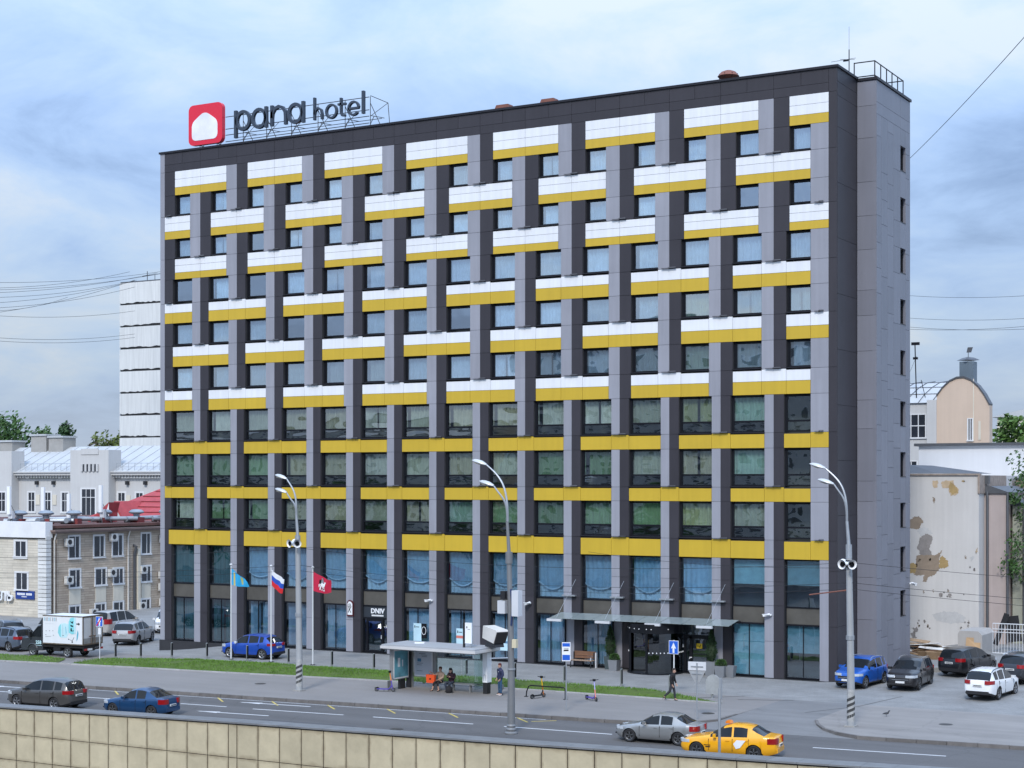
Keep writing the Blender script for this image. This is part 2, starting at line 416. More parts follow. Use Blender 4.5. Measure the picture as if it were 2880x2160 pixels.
# grass: low mounds with blades
M_soil = mat('turf', (.080,.125,.018), .95, var=.35, scale=2.2, fine=.5)
M_blade = mat('grass blades', (.115,.235,.018), .7, var=.5, scale=.8, rndv=0, fine=.3)
left_far = lerp_pts([(-75,-14.6),(-53.5,-13.0),(-50.3,-12.87),(-47.6,-12.8),(-46.2,-15.3)])
def mound(x, y, y0, y1):
    t = (y-y0)/max(.05, y1-y0); return .03+.17*max(0, math.sin(PI*max(0, min(1, t))))*min(1, (y1-y0)/2.5)
def grass(xa, xb, nf, ff, lab, dens, bare):
    b = MB(); xs_ = frange(xa, xb, .5)
    tag(strip(xs_, lambda x: nf(x)+.02, lambda x: max(nf(x)+.05, ff(x)), lambda x, y: gz(x, y)+mound(x, y, nf(x), max(nf(x)+.05, ff(x))), 8).build('lawn', M_soil), 'grass strip in front of the hotel forecourt', kind='structure')
    n = int((xb-xa)*4*dens)
    for _ in range(n):
        x = rnd.uniform(xa, xb); y0, y1 = nf(x), ff(x)
        y = rnd.uniform(-18, -7.5)
        if not y0+.05 < y < y1-.03: continue
        if bare and noise.noise(Vector((x*.55, y*.9, 3))) > bare: continue
        h = rnd.uniform(.05, .13)*(.7+.6*noise.noise(Vector((x*.7, y*.7, 0)))+.25); a = rnd.uniform(0, 2*PI); wd = rnd.uniform(.012, .026)
        z = gz(x, y)+mound(x, y, y0, y1)-.01; dx, dy = math.cos(a)*wd, math.sin(a)*wd; lx, ly = rnd.uniform(-.05, .05), rnd.uniform(-.05, .05)
        b.poly([(x-dx,y-dy,z),(x+dx,y+dy,z),(x+lx,y+ly,z+h)])
    tag(b.build('grass', M_blade), lab, kind='stuff')
grass(-60, -46.3, grass_near, left_far, 'green grass blades beside the parked truck', 260, .5)
grass(-45.2, -20.6, grass_near, grass_far, 'green grass blades on the strip by the flagpoles', 330, .42)
grass(-20.6, -2.3, grass_near, grass_far, 'patchy grass with bare earth behind the bus stop', 260, .26)
# painted markings (thermoplastic, 4 mm above the asphalt)
M_mark = mat('worn white road paint', (.60,.60,.60), .7, var=.16, scale=2.5, fine=.5)
M_ymark = mat('worn yellow road paint', (.55,.42,.10), .7, var=.2, scale=2.5, fine=.5)
def rline(p, q, wd, m, name, lab):
    a_ = Vector((*p, 0)); b_ = Vector((*q, 0)); v = (b_-a_).normalized(); nn = Vector((-v.y, v.x, 0))*wd/2; bb = MB()
    n = max(1, int((b_-a_).length))
    for k in range(n):
        c_ = a_+(b_-a_)*k/n; d_ = a_+(b_-a_)*(k+1)/n
        P = [c_-nn, d_-nn, d_+nn, c_+nn]
        bb.poly([(v_.x, v_.y, road_z(v_.x, v_.y)+.006) for v_ in P])
    return tag(bb.build(name, m), lab, kind='structure')
for i, (p, q) in enumerate([((-44.5,-25.9),(-39.0,-25.3)),((-34.2,-24.85),(-31.9,-24.62)),((-27.9,-24.25),(-25.0,-24.0)),((-23.3,-23.94),(-17.9,-23.41)),((-16.2,-23.25),(-10.6,-22.8)),((-8.9,-22.72),(-3.3,-22.33)),((6.15,-21.35),(11.9,-20.7))]):
    rline(p, q, .13, M_mark, 'lane_line', 'long white lane dash on the carriageway')
def arrow(p, q):
    rline(p, q, .14, M_mark, 'lane_arrow', 'white lane arrow painted on the asphalt')
    a_ = Vector((*p, 0)); v = (Vector((*q, 0))-a_).normalized(); nn = Vector((-v.y, v.x, 0)); bb = MB()
    P = [a_-v*.2, a_+v*1.2+nn*.2, a_+v*1.2-nn*.2]
    bb.poly([(u.x, u.y, road_z(u.x, u.y)+.009) for u in P]); tag(bb.build('arrow_head', M_mark), 'head of a white lane arrow', kind='structure')
for p, q in [((-42.6,-24.2),(-39.7,-23.8)),((-25.2,-22.5),(-21.0,-22.05)),((-25.4,-25.7),(-21.2,-25.28))]: arrow(p, q)
for x in (-34.3,-30.9,-27.4,-23.95,-20.5,-16.95,-13.4,-9.6):
    y = kerb_y(x)-.3; rline((x, y), (x+1.15, y-.95), .1, M_ymark, 'yellow_marking', 'yellow diagonal bus stop tick by the kerb')
rline((-8.4,-20.95), (-7.4,-20.2), .1, M_ymark, 'yellow_marking', 'yellow diagonal bus stop tick by the kerb')
rline((-36,-22.75), (-8,-20.2), .07, M_mark, 'edge_line', 'thin worn white line along the kerb')
# ------------------------------------------------------------------ tiled wall on the near side of the road
ztop = lerp_pts([(-60,-.2),(-33,.35),(-16.6,.69),(-2.1,.90),(8.16,1.10),(15.4,1.27),(40,1.7)])
M_tile = mat('cream stone tile', (.49,.42,.28), .6, var=.12, scale=1.3, rndv=.07, streak=.15, bump=.15, bscale=8)
_t = M_tile.node_tree; _b = _t.nodes['Principled BSDF']; _L = _t.links.new
_vm = [n for n in _t.nodes if n.type == 'VECT_MATH'][0]; _g = [n for n in _t.nodes if n.type == 'NEW_GEOMETRY'][0]
_tc = _t.nodes.new('ShaderNodeTexCoord'); _sp2 = _t.nodes.new('ShaderNodeSeparateXYZ'); _L(_tc.outputs['Generated'], _sp2.inputs[0])
def _m(op, a, b=None):
    n = _t.nodes.new('ShaderNodeMath'); n.operation = op
    for i, v in enumerate((a, b)):
        if v is None: continue
        if isinstance(v, float): n.inputs[i].default_value = v
        else: _L(v, n.inputs[i])
    return n.outputs[0]
_dx = _m('MINIMUM', _sp2.outputs['X'], _m('SUBTRACT', 1.0, _sp2.outputs['X'])); _dz = _m('MULTIPLY', _m('MINIMUM', _sp2.outputs['Z'], _m('SUBTRACT', 1.0, _sp2.outputs['Z'])), .7)
_nz = _t.nodes.new('ShaderNodeTexNoise'); _nz.inputs['Scale'].default_value = 2.6; _nz.inputs['Detail'].default_value = 6; _L(_g.outputs['Position'], _nz.inputs['Vector'])
_d = _m('ADD', _m('MINIMUM', _dx, _dz), _m('MULTIPLY', _m('SUBTRACT', _nz.outputs[0], .5), -.22))
_mr = _t.nodes.new('ShaderNodeMapRange'); _mr.inputs[1].default_value = -.02; _mr.inputs[2].default_value = .075; _mr.inputs[3].default_value = .55; _mr.inputs[4].default_value = 0.; _L(_d, _mr.inputs[0])
_mx = _t.nodes.new('ShaderNodeMixRGB'); _mx.inputs[2].default_value = (.17, .125, .07, 1); _L(_mr.outputs[0], _mx.inputs[0]); _L(_vm.outputs[0], _mx.inputs[1]); _L(_mx.outputs[0], _b.inputs['Base Color'])
M_cop = mat('grey granite coping', (.17,.172,.174), .6, var=.18, scale=1.5, rndv=.07, fine=.3)
M_joint = mat('dirty joint', (.035,.026,.018), .95, var=.3)
wt = thing('retaining_wall', 'cream tiled wall with grey stone coping in front of the road', 'wall', (0,-32.9,0))
b = MB(); xs_ = frange(-60, 40, 4)
for xa, xb in zip(xs_, xs_[1:]):
    za, zb = ztop(xa)-.07, ztop(xb)-.07
    b.V += []
    i = len(b.V)
    for x, zz in ((xa, za), (xb, zb)):
        b.V += [(x,.03,-6),(x,.85,-6),(x,.85,zz),(x,.03,zz)]
    b.F += [(i,i+4,i+7,i+3),(i+3,i+7,i+6,i+2),(i+2,i+6,i+5,i+1)]
b.build('wall_core', M_joint, wt)
xj = [-30.93+1.222*i for i in range(-13, 12)]+[-1.24+1.212*i for i in range(-13, 26)]   # one narrow tile where the two runs meet
for xa, xb in zip(xj, xj[1:]):
    g_ = .021
    for r in range(3):
        zt0 = ztop(xa)-.12 if r == 0 else -.96-1.28*(r-1); zt1 = ztop(xb)-.12 if r == 0 else zt0
        zb0 = -.96-1.28*r+.02
        if xa > 4 and r > 1: continue
        q = MB(); dd = rnd.uniform(-.004, .004); i = 0
        q.prism([(xa+g_, dd, zb0), (xb-g_, dd, zb0), (xb-g_, dd, zt1-.01), (xa+g_, dd, zt0-.01)], (0, .04, 0))
        q.build('tile', M_tile, wt)
    zt0, zt1 = ztop(xa)-.07, ztop(xb)-.07
    q = MB(); q.prism([(xa+.006,-.09,zt0),(xb-.006,-.09,zt1),(xb-.006,-.09,zt1+.07),(xa+.006,-.09,zt0+.07)], (0,.99,0)); q.build('coping_slab', M_cop, wt)

# tyre darkened lanes, repairs and covers on the asphalt
def worn(m, amt, crack=1.):
    t = m.node_tree; L = t.links.new; vm = [n for n in t.nodes if n.type == 'VECT_MATH'][0]; mu = [n for n in t.nodes if n.type == 'MATH'][0]; g_ = [n for n in t.nodes if n.type == 'NEW_GEOMETRY'][0]
    mp = t.nodes.new('ShaderNodeMapping'); mp.inputs['Rotation'].default_value = (0, 0, -.088); mp.inputs['Scale'].default_value = (.03, .9, 1); L(g_.outputs['Position'], mp.inputs[0])
    n_ = t.nodes.new('ShaderNodeTexNoise'); n_.inputs['Scale'].default_value = 1.1; n_.inputs['Detail'].default_value = 4; L(mp.outputs[0], n_.inputs['Vector'])
    vo = t.nodes.new('ShaderNodeTexVoronoi'); vo.feature = 'DISTANCE_TO_EDGE'; vo.inputs['Scale'].default_value = .16; nd = t.nodes.new('ShaderNodeTexNoise'); nd.inputs['Scale'].default_value = .9; nd.inputs['Detail'].default_value = 5; L(g_.outputs['Position'], nd.inputs['Vector'])
    av = t.nodes.new('ShaderNodeVectorMath'); av.operation = 'ADD'; L(g_.outputs['Position'], av.inputs[0]); L(nd.outputs['Color'], av.inputs[1]); L(av.outputs[0], vo.inputs['Vector'])
    ck = t.nodes.new('ShaderNodeMapRange'); ck.inputs[1].default_value = .0; ck.inputs[2].default_value = .012; ck.inputs[3].default_value = crack; ck.inputs[4].default_value = 1.0; L(vo.outputs['Distance'], ck.inputs[0])
    mr = t.nodes.new('ShaderNodeMapRange'); mr.inputs[1].default_value = .3; mr.inputs[2].default_value = .7; mr.inputs[3].default_value = 1-amt; mr.inputs[4].default_value = 1+amt; L(n_.outputs[0], mr.inputs[0])
    m1_ = t.nodes.new('ShaderNodeMath'); m1_.operation = 'MULTIPLY'; L(mu.outputs[0], m1_.inputs[0]); L(mr.outputs[0], m1_.inputs[1])
    m2_ = t.nodes.new('ShaderNodeMath'); m2_.operation = 'MULTIPLY'; L(m1_.outputs[0], m2_.inputs[0]); L(ck.outputs[0], m2_.inputs[1]); L(m2_.outputs[0], vm.inputs['Scale'])
worn(M_asph, .13, .86); worn(M_walk, .06); worn(MATS['worn concrete paving'], .10, .88); worn(MATS['driveway asphalt'], .10, .88); worn(M_pave, .06)
M_patch = mat('asphalt repair', (.085,.085,.088), .9, var=.15, fine=.4); M_iron = mat('iron cover', (.075,.07,.065), .6, .4, var=.25, scale=8)
for x0_, y0_, lx, ly in ((-21,-27.6,5.5,1.4),(-4,-26.3,3.2,1.1),(9.5,-24.5,6,1.2),(-36,-26.8,4,1.2)):
    bb = MB(); P_ = [(x0_,y0_),(x0_+lx,y0_+.09*lx+rnd.uniform(-.1,.1)),(x0_+lx+.1,y0_+ly+.09*lx),(x0_+.1,y0_+ly)]; bb.poly([(x, y, road_z(x, y)+.004) for x, y in P_]); tag(bb.build('asphalt_patch', M_patch), 'darker asphalt repair on the carriageway', kind='structure')
for x0_, y0_ in ((-13.2,-25.6),(1.5,-21.6),(-30.5,-23.2)):
    bb = MB(); bb.poly([(x0_+.33*math.cos(k*PI/8), y0_+.33*math.sin(k*PI/8), road_z(x0_, y0_)+.012) for k in range(16)]); tag(bb.build('manhole_cover', M_iron), 'round iron cover set in the carriageway', kind='structure')
for x0_, y0_ in ((-28.5,-16.8),(9.8,-13.0),(-1.5,-15.2)):
    bb = MB(); bb.poly([(x0_+.33*math.cos(k*PI/8), y0_+.33*math.sin(k*PI/8), .006) for k in range(16)]); tag(bb.build('manhole_cover', M_iron), 'round iron cover set in the pavement', kind='structure')
for pts_, wd_ in (([(2.6,-12.5),(4.2,-9.0),(5.0,-4)], .05),([(-2.2,-9.6),(-.5,-8.9),(.5,-8.4)], .09),([(-6.2,-11.4),(-4.2,-9.9),(-2.4,-8.1)], .07)):
    bb = MB()
    for (xa, ya), (xb, yb) in zip(pts_, pts_[1:]):
        v = Vector((xb-xa, yb-ya, 0)).normalized(); nn = Vector((-v.y, v.x, 0))*wd_/2; bb.poly([(xa-nn.x,ya-nn.y,gz(xa,ya)+.007),(xb-nn.x,yb-nn.y,gz(xb,yb)+.007),(xb+nn.x,yb+nn.y,gz(xb,yb)+.007),(xa+nn.x,ya+nn.y,gz(xa,ya)+.007)])
    tag(bb.build('drain_channel', M_iron), 'narrow dark drain channel across the paving', kind='structure')
# ================================================================== the hotel
H = thing('hotel', 'ten storey hotel clad in white, mustard, grey and charcoal panels', 'hotel', (0,0,0))
def unit(m):
    q = MB(); q.box(0,0,0,1,1,1); return q.mesh('panel', m)
UG, UD, UW, UY = unit(M_grey), unit(M_dark), unit(M_white), unit(M_yel)
GAP = .018
def panel(me, name, x0, z0, x1, z1, y=0., d=.05):
    if x1-x0 < .03 or z1-z0 < .03: return
    return put(name, me, H, (x0+GAP/2, y, z0+GAP/2), (x1-x0-GAP, d, z1-z0-GAP))
P = 3.3467
def B(i): return -50.70+P*i
XL, XR = -51.13, 0.0
# window left/right edges by zone
def win(j, i):
    l, r = {'A': (.97, .95), 'B': (.77, .76), 'C': (.63, .58)}[ZONE[j]]
    xr = B(i+1)-r if i < 14 else -1.59
    return B(i)+l, xr
ZONE = {1: 'A', 2: 'A', 3: 'B', 4: 'B', 5: 'B', 6: 'C', 7: 'C', 8: 'C', 9: 'C'}
#   spandrel rows: top, (middle joint), yellow top, bottom ; windows: top, bottom
SP = {1: (34.03,33.45,32.87,32.30), 2: (30.79,30.29,29.71,29.14), 3: (27.69,27.2,26.69,26.20), 4: (24.46,None,23.79,23.02), 5: (21.38,None,20.62,19.87),
      6: (18.17,None,17.46,16.68), 7: (14.44,None,14.44,13.54), 8: (11.24,None,11.24,10.38), 9: (8.14,None,8.14,7.03)}
WN = {1: (32.25,30.86), 2: (29.09,27.78), 3: (26.15,24.55), 4: (22.97,21.46), 5: (19.82,18.25), 6: (16.64,14.48), 7: (13.50,11.30), 8: (10.34,8.22)}
SPZ = {1: 'A', 2: 'A', 3: 'A', 4: 'B', 5: 'B', 6: 'B', 7: 'C', 8: 'C', 9: 'C'}
def edges(z, i):
    l, r = {'A': (.97, .95), 'B': (.77, .76), 'C': (.63, .58)}[z]
    return B(i)+l, (B(i+1)-r if i < 14 else -1.59)
back = MB()                                   # concrete frame behind the cladding
def spans(j):
    """spandrel j covers these window ranges, woven like a basket"""
    return [(i, min(i+1, 14)) for i in range(0, 15, 2)] if j % 2 else [(-1, 0)]+[(i, i+1) for i in range(1, 14, 2)]
lights = []
for j in range(1, 10):
    top, mid, yt, bot = SP[j]
    for a, c in spans(j):
        xl = edges(SPZ[j], a)[0] if a >= 0 else B(0)
        xr = edges(SPZ[j], c)[1]
        if a == c: xr = B(15)                 # the last one runs to the dark corner strip
        if j == 9 and a == 0: xl -= .25
        back.box(xl+.02, .055, bot+.02, xr-.02, .5, top-.02)
        if a == -1: cuts = [xl, edges(SPZ[j], 0)[0], xr] if j > 3 else [xl, xr]
        elif a == c: cuts = [xl, -1.59, xr] if j > 3 else [xl, xr]
        elif j <= 3: cuts = [xl, B(c), xr]
        else: cuts = [xl, edges(SPZ[j], a)[1], edges(SPZ[j], c)[0], xr]
        for n_, (xa, xb) in enumerate(zip(cuts, cuts[1:])):
            # the middle piece stands a little taller than the pieces under the window sills
            over_pier = (len(cuts) == 4 and n_ == 1) or (a == c and n_ == 1) or (a == -1 and n_ == 0)
            tp = top+.0 if over_pier or j == 1 else top-.07
            if j <= 3 and j > 1: tp = top-.02
            if yt < top:
                if mid: panel(UW, 'white_panel', xa, mid, xb, tp); panel(UW, 'white_panel', xa, yt, xb, mid)
                else: panel(UW, 'white_panel', xa, yt, xb, tp)
                panel(UY, 'mustard_panel', xa, bot, xb, yt)
            else: panel(UY, 'mustard_panel', xa, bot, xb, tp)
        if j > 1: lights.append((B(c) if a >= 0 and a != c else (B(0)+.45 if a == -1 else -1.05), top))
# piers: pale grey left of each pier line, charcoal right of it
def pier(i, z0, z1, zl):
    """pier on line i between heights z0 and z1"""
    l, r = {'A': (.97, .95), 'B': (.77, .76), 'C': (.63, .58)}[zl]
    x = B(i); xa = x-r if i > 0 else None; xb = x+l if i < 15 else None
    if i == 15: xa, xb = -1.59, B(15)
    if i > 0: panel(UG, 'grey_panel', xa, z0, x, z1)
    if i < 15: panel(UD, 'charcoal_panel', x, z0, xb, z1)
    back.box(xa if i > 0 else x, .055, z0, xb if i < 15 else x, .5, z1)
for i in range(0, 16):
    for j in range(1, 10):                    # storey j: from the bottom of spandrel j to the top of spandrel j+1
        z1 = SP[j][3]; z0 = SP[j+1][0] if j < 9 else 0.0
        if j < 9:
            pier(i, z0, z1, ZONE[j])
        else:
            for za, zb in ((.05,2.2),(2.2,4.3),(4.3,5.7),(5.7,7.03)):
                if 10 <= i <= 13 and za < 4 or i == 15: continue
                pier(i, za, zb, 'C')
            if 10 <= i <= 13:                 # recessed piers under the canopy
                x = B(i); panel(UG, 'grey_panel', x-.58, .05, x, 3.15, .35); panel(UD, 'charcoal_panel', x, .05, x+.63, 3.15, .35); back.box(x-.58, .41, .05, x+.63, .6, 3.15)
                panel(UG, 'grey_panel', x-.58, 3.3, x, 4.3); panel(UD, 'charcoal_panel', x, 3.3, x+.63, 4.3); back.box(x-.58, .055, 3.3, x+.63, .6, 4.3)
        # where spandrel j does not cross this line the pier runs on behind it
        def crossed(j_):
            for a, c in spans(j_):
                if a == c and i == 15: return True
                if a == -1 and i == 0: return True
                if a != c and a >= 0 and c == i: return True
            return False
        if not crossed(j):
            l, r = {'A': (.97, .95), 'B': (.77, .76), 'C': (.63, .58)}[SPZ[j]]
            x = B(i)
            if i == 15: panel(UG, 'grey_panel', -1.59, SP[j][3], B(15), SP[j][0])
            else:
                if i > 0: panel(UG, 'grey_panel', x-r, SP[j][3], x, SP[j][0])
                panel(UD, 'charcoal_panel', x, SP[j][3], x+l-(.25 if j == 9 and i == 0 else 0), SP[j][0])
            back.box(max(x-r, B(0)) if i < 15 else -1.59, .055, SP[j][3], min(x+l, B(15)) if i < 15 else B(15), .5, SP[j][0])
# parapet
edge_x = [B(0)]+[B(i) for i in range(1, 16)]
for xa, xb in zip(edge_x, edge_x[1:]):
    m_ = (xa+xb)/2
    for a, c in ((xa, m_), (m_, xb)): panel(UD, 'charcoal_panel', a, 34.57, c, 35.40)
for xa, xb in zip(edge_x, edge_x[1:]): panel(UD, 'charcoal_panel', xa, 34.03, xb, 34.57)
back.box(B(0), .055, 34.05, B(15), .5, 35.38)
for za, zb in zip([.05,3.2,6.4]+[SP[j][0] for j in range(9,0,-1)], [3.2,6.4]+[SP[j][0] for j in range(9,0,-1)]+[35.4]):
    panel(UG, 'grey_panel', XL, za, B(0), zb); panel(UD, 'charcoal_panel', B(15), za, XR-.002, zb)
back.box(XL+.01, .055, .05, B(0), .5, 35.38); back.box(B(15), .055, .05, XR-.06, .5, 35.38)
M_core = mat('dark interior', (.035,.035,.038), .9, var=.2)
back.box(XL+.02, .055, -.02, -.06, .45, .05)
back.build('wall_frame', M_core, H)
# body of the building behind: rear wall of the rooms, floor slabs, roof, sides
b = MB(); b.box(XL+.02, 1.5, -2, -.06, 13.6, 35.2)
for z in (32.6,29.45,26.5,23.4,20.2,17.0,13.9,10.8,7.5,3.65,-.05): b.box(XL+.05, .5, z-.12, -.08, 1.5, z+.12)
for i in range(16): b.box(B(i)-.08, .5, .05, B(i)+.08, 1.5, 34.2)
b.build('room_core', mat('room plaster', (.09,.09,.088), .9, var=.25, scale=.6), H)
b = MB(); b.box(XL, .05, 35.2, -.02, 13.6, 35.25); b.build('roof', mat('bitumen roof', (.06,.06,.06), .9), H)
cap = MB(); cap.box(XL-.07, -.09, 35.40, .09, .35, 35.54); cap.box(XL-.07, .35, 35.40, XL+.3, 13.7, 35.54); cap.box(-.3, .35, 35.40, .09, 3.59, 35.54); cap.build('parapet_cap', M_sill, H)
b = MB(); b.box(XL-.03, -.06, -1.4, B(0)+15*P*.235, .3, .05); b.box(B(0)+15*P*.235, -.03, -.2, 0, .3, .05)
b.build('plinth', mat('dark granite plinth', (.03,.03,.033), .45, var=.15), H)
b = MB(); b.box(XL, .051, .05, XL+.02, 13.6, 35.3); b.build('left_wall', M_grey, H)
# right flank: charcoal return, then the pale stair tower
for za, zb in zip([0,3.2,6.4,9.6,12.8,16,19.2,22.4,25.6,28.8,32.0,33.8,34.6], [3.2,6.4,9.6,12.8,16,19.2,22.4,25.6,28.8,32.0,33.8,34.6,35.4]):
    put('charcoal_panel', UD, H, (-.05, .052+GAP, za+GAP/2), (.05, 3.53, zb-za-GAP))
b = MB(); b.box(0, 3.66, 0, .94, 10.36, 35.3); b.box(-3, 3.66, 35.2, 1.15, 10.38, 35.3)
b.box(-.06,10.3,0,0,13.6,35.3); b.build('stair_tower', M_core, H)
UT = unit(M_tower_shaded)
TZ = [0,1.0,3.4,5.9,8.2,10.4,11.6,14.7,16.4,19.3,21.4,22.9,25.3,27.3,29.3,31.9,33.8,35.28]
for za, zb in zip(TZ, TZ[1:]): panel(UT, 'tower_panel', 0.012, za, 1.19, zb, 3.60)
UGX = unit(M_tower_shaded)
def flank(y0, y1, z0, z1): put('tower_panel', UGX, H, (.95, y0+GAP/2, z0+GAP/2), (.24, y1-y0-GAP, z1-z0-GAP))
ycols = [3.60,4.55,5.75,6.95,8.36,9.45,10.42]
WZ = [(1.7,0),(4.86,3.19)]+[(x, x-1.46) for x in (7.15,10.26,13.38,16.51,19.66,22.8,25.95,29.07,32.24)][0:]
WZ = [(4.86,3.30)]+[(t_, t_-1.5) for t_ in (10.26,13.38,16.51,19.66,22.80,25.95,29.07,32.24)]+[(7.55,6.05)]
WZ.sort()
rr = random.Random(4)
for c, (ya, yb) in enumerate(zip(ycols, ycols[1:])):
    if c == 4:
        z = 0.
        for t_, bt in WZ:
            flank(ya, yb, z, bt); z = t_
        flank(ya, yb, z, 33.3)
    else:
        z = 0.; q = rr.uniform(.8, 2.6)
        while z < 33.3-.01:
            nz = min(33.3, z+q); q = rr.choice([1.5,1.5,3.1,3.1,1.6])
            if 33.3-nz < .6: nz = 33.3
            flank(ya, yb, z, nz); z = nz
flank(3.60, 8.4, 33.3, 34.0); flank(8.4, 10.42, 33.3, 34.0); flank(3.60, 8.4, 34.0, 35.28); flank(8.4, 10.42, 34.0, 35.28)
b = MB(); b.box(-.02, 3.52, 35.30, 1.27, 3.9, 35.46); b.box(.95, 3.9, 35.30, 1.27, 10.5, 35.46); b.build('tower_cap', M_sill, H)
M_glass_side = mat('dark stair glass', (.02,.022,.028), .12, var=.1)
GLu = glass_mat('hotel glass', (.80,.90,.96), .47, .05, 1.2)
GLl = glass_mat('lower hotel glass', (.84,.89,.86), .22, .10, 1.05)
GLs = glass_mat('shopfront glass', (.72,.83,.90), .18, .06, 1.6)
UGl = MB().box(0,0,0,1,1,1); UPu = UGl.mesh('pane', GLu); UPl = UGl.mesh('pane', GLl); UPs = UGl.mesh('pane', GLs)
for t_, bt in WZ:
    q = MB(); q.box(.945, 8.37, bt, 1.03, 8.43, t_); q.box(.945, 9.38, bt, 1.03, 9.44, t_); q.box(.945,8.43,t_-.06,1.03,9.38,t_); q.box(.945,8.37,bt-.04,1.21,9.44,bt)
    wo = q.build('stair_window', M_black, H)
    q = MB(); q.box(.945, 8.43, bt, .96, 9.38, t_-.06); q.build('pane', M_glass_side, wo)
# ------------------------------------------------------------------ windows
def curtain_mesh(seed, m, folds=9, open_=None):
    r = random.Random(seed); q = MB(); n = 46; ph = r.uniform(0, 6)
    for k in range(n+1):
        x = k/n; y = .06*math.sin(x*folds*2*PI+ph+.8*math.sin(x*9+seed))*(.6+.6*r.random())
        q.V += [(x, y, 0), (x, y, 1)]
    for k in range(n):
        if open_ and open_[0] < k/n < open_[1]: continue
        q.F.append((2*k, 2*k+2, 2*k+3, 2*k+1))
    return q.mesh('curtain', m, True, 80)
def cloth(name, col, tr=.35):
    m = mat(name, col, .9, var=.14, scale=2.5, rndv=.24); t = m.node_tree; b_ = t.nodes['Principled BSDF']
    b_.inputs['Transmission Weight'].default_value = 0; b_.inputs['Sheen Weight'].default_value = .2
    return m
CUR = {}
for nm, col in dict(sheer=(.78,.80,.82), voile=(.58,.60,.61), sage=(.43,.455,.425), green=(.20,.32,.21), beige=(.46,.44,.37), lime=(.46,.49,.32), blue=(.37,.48,.55), teal=(.33,.48,.47), lilac=(.44,.46,.53), deep=(.06,.14,.13)).items():
    m_ = cloth(nm+' curtain', col)
    CUR[nm] = [curtain_mesh(s_, m_, f_, o_) for s_, f_, o_ in ((1,9,None),(2,7,None),(3,11,(.45,.56)),(4,8,(.0,.14)))]
ROWC = {6: 'sage voile sage beige beige voile sage beige beige voile voile sage lime teal none'.split(),
        7: 'green green green beige beige voile sage beige sage green green sage beige teal none'.split(),
        8: 'voile green green beige beige sage beige teal green green green green lime sage none'.split(),
        4: 'sheer sheer sheer sheer sheer sheer sheer sheer sheer sheer voile voile lime sage sage'.split(),
        5: 'sheer sheer voile sage beige beige voile sheer sheer sheer sheer sage lime sage sheer'.split()}
M_frame = mat('anthracite window frame', (.011,.012,.016), .4, var=.06, spec=.15)
def window(j, i):
    xl, xr = win(j, i); zt, zb = WN[j]; low = j >= 6
    q = MB(); f = .075; y0, y1 = .20, .33
    q.box(xl, y0, zb, xl+f+.04, y1, zt); q.box(xr-f, y0, zb, xr, y1, zt); q.box(xl+f, y0+.002, zt-.08, xr-f, y1, zt); q.box(xl+f, y0+.002, zb, xr-f, y1, zb+.09)
    zm = zb
    if low: zm = zb+(.64 if j == 6 else .66); q.box(xl+f, y0+.002, zm-.05, xr-f, y1, zm+.06)
    else: q.box(xl+f+.06, y0+.03, zb+.09, xl+f+.10, y1, zt-.10)
    wo = q.build('window', M_frame, H)
    wo_z = zm+.05 if low else zb+.085
    gl = UPl if low else UPu
    put('pane', gl, wo, (xl+f+.02, .29, wo_z), (xr-xl-2*f-.03, .012, zt-.10-wo_z), (rnd.uniform(-.006,.006), 0, rnd.uniform(-.006,.006)))
    if low: put('pane', gl, wo, (xl+f+.02, .29, zb+.085), (xr-xl-2*f-.03, .012, zm-.05-zb-.085), (rnd.uniform(-.006,.006), 0, rnd.uniform(-.004,.004)))
    kind = ROWC.get(j, ['sheer']*15)[i]
    if kind == 'none': return
    if rnd.random() < .08 and j < 5: return
    me = CUR[kind][rnd.choice([0,0,1,1,2,3])]
    put('curtain', me, wo, (xl+.05, .50, wo_z-.02 if low else zb), (xr-xl-.1, rnd.uniform(.8,1.6), zt-wo_z+.05 if low else zt-zb))
    q = MB(); q.box(xl-.03, -.055, zb-.05, xr+.03, .24, zb-.004); q.build('sill', M_sill, wo)
for j in range(1, 9):
    for i in range(15): window(j, i)
# ------------------------------------------------------------------ shop fronts, two storeys of glass
M_band = mat('smoked glass band', (.10,.094,.082), .10, var=.2, scale=.6)
def refl_arc_z(x, k): return .34-(.13+.04*k)*(1-(2*x-1)**2)**(.8+.5*k)  # cloth edge cut to the arch of a reflection in the street panes
def refl_arc_mesh(k, m):
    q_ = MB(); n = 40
    for s_ in range(n+1): x = s_/n; q_.V += [(x, .05*math.sin(x*(38+9*k)+k), refl_arc_z(x, k)), (x, .05*math.sin(x*(38+9*k)+k), 1)]
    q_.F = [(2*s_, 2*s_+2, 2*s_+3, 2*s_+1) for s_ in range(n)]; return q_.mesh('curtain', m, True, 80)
def refl_line_mesh(k, m):
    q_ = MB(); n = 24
    for s_ in range(n+1): x = s_/n; q_.V += [(x, 0, refl_arc_z(x, k)-.012), (x, 0, refl_arc_z(x, k)+.022)]
    q_.F = [(2*s_, 2*s_+2, 2*s_+3, 2*s_+1) for s_ in range(n)]; return q_.mesh('lower_edge', m, True, 80)
REFL_ARC = {k: [refl_arc_mesh(s_, MATS[k+' curtain']) for s_ in (0, 1)] for k in ('deep','blue','lilac','teal')}
REFL_LINE = [refl_line_mesh(s_, cloth('white reflected line', (.62,.66,.69))) for s_ in (0, 1)]  # white strip along that arch, a reflected line put in as colour
m_p = cloth('pale reflected band', (.70,.74,.76)); REFL_BAND = [curtain_mesh(s_, m_p, f_) for s_, f_ in ((11,5),(12,7),(13,6))]  # pale sheet below the arch, brighter part of the reflection as colour
SHOP = 'deep deep blue lilac blue blue blue blue blue blue blue blue blue teal teal'.split()
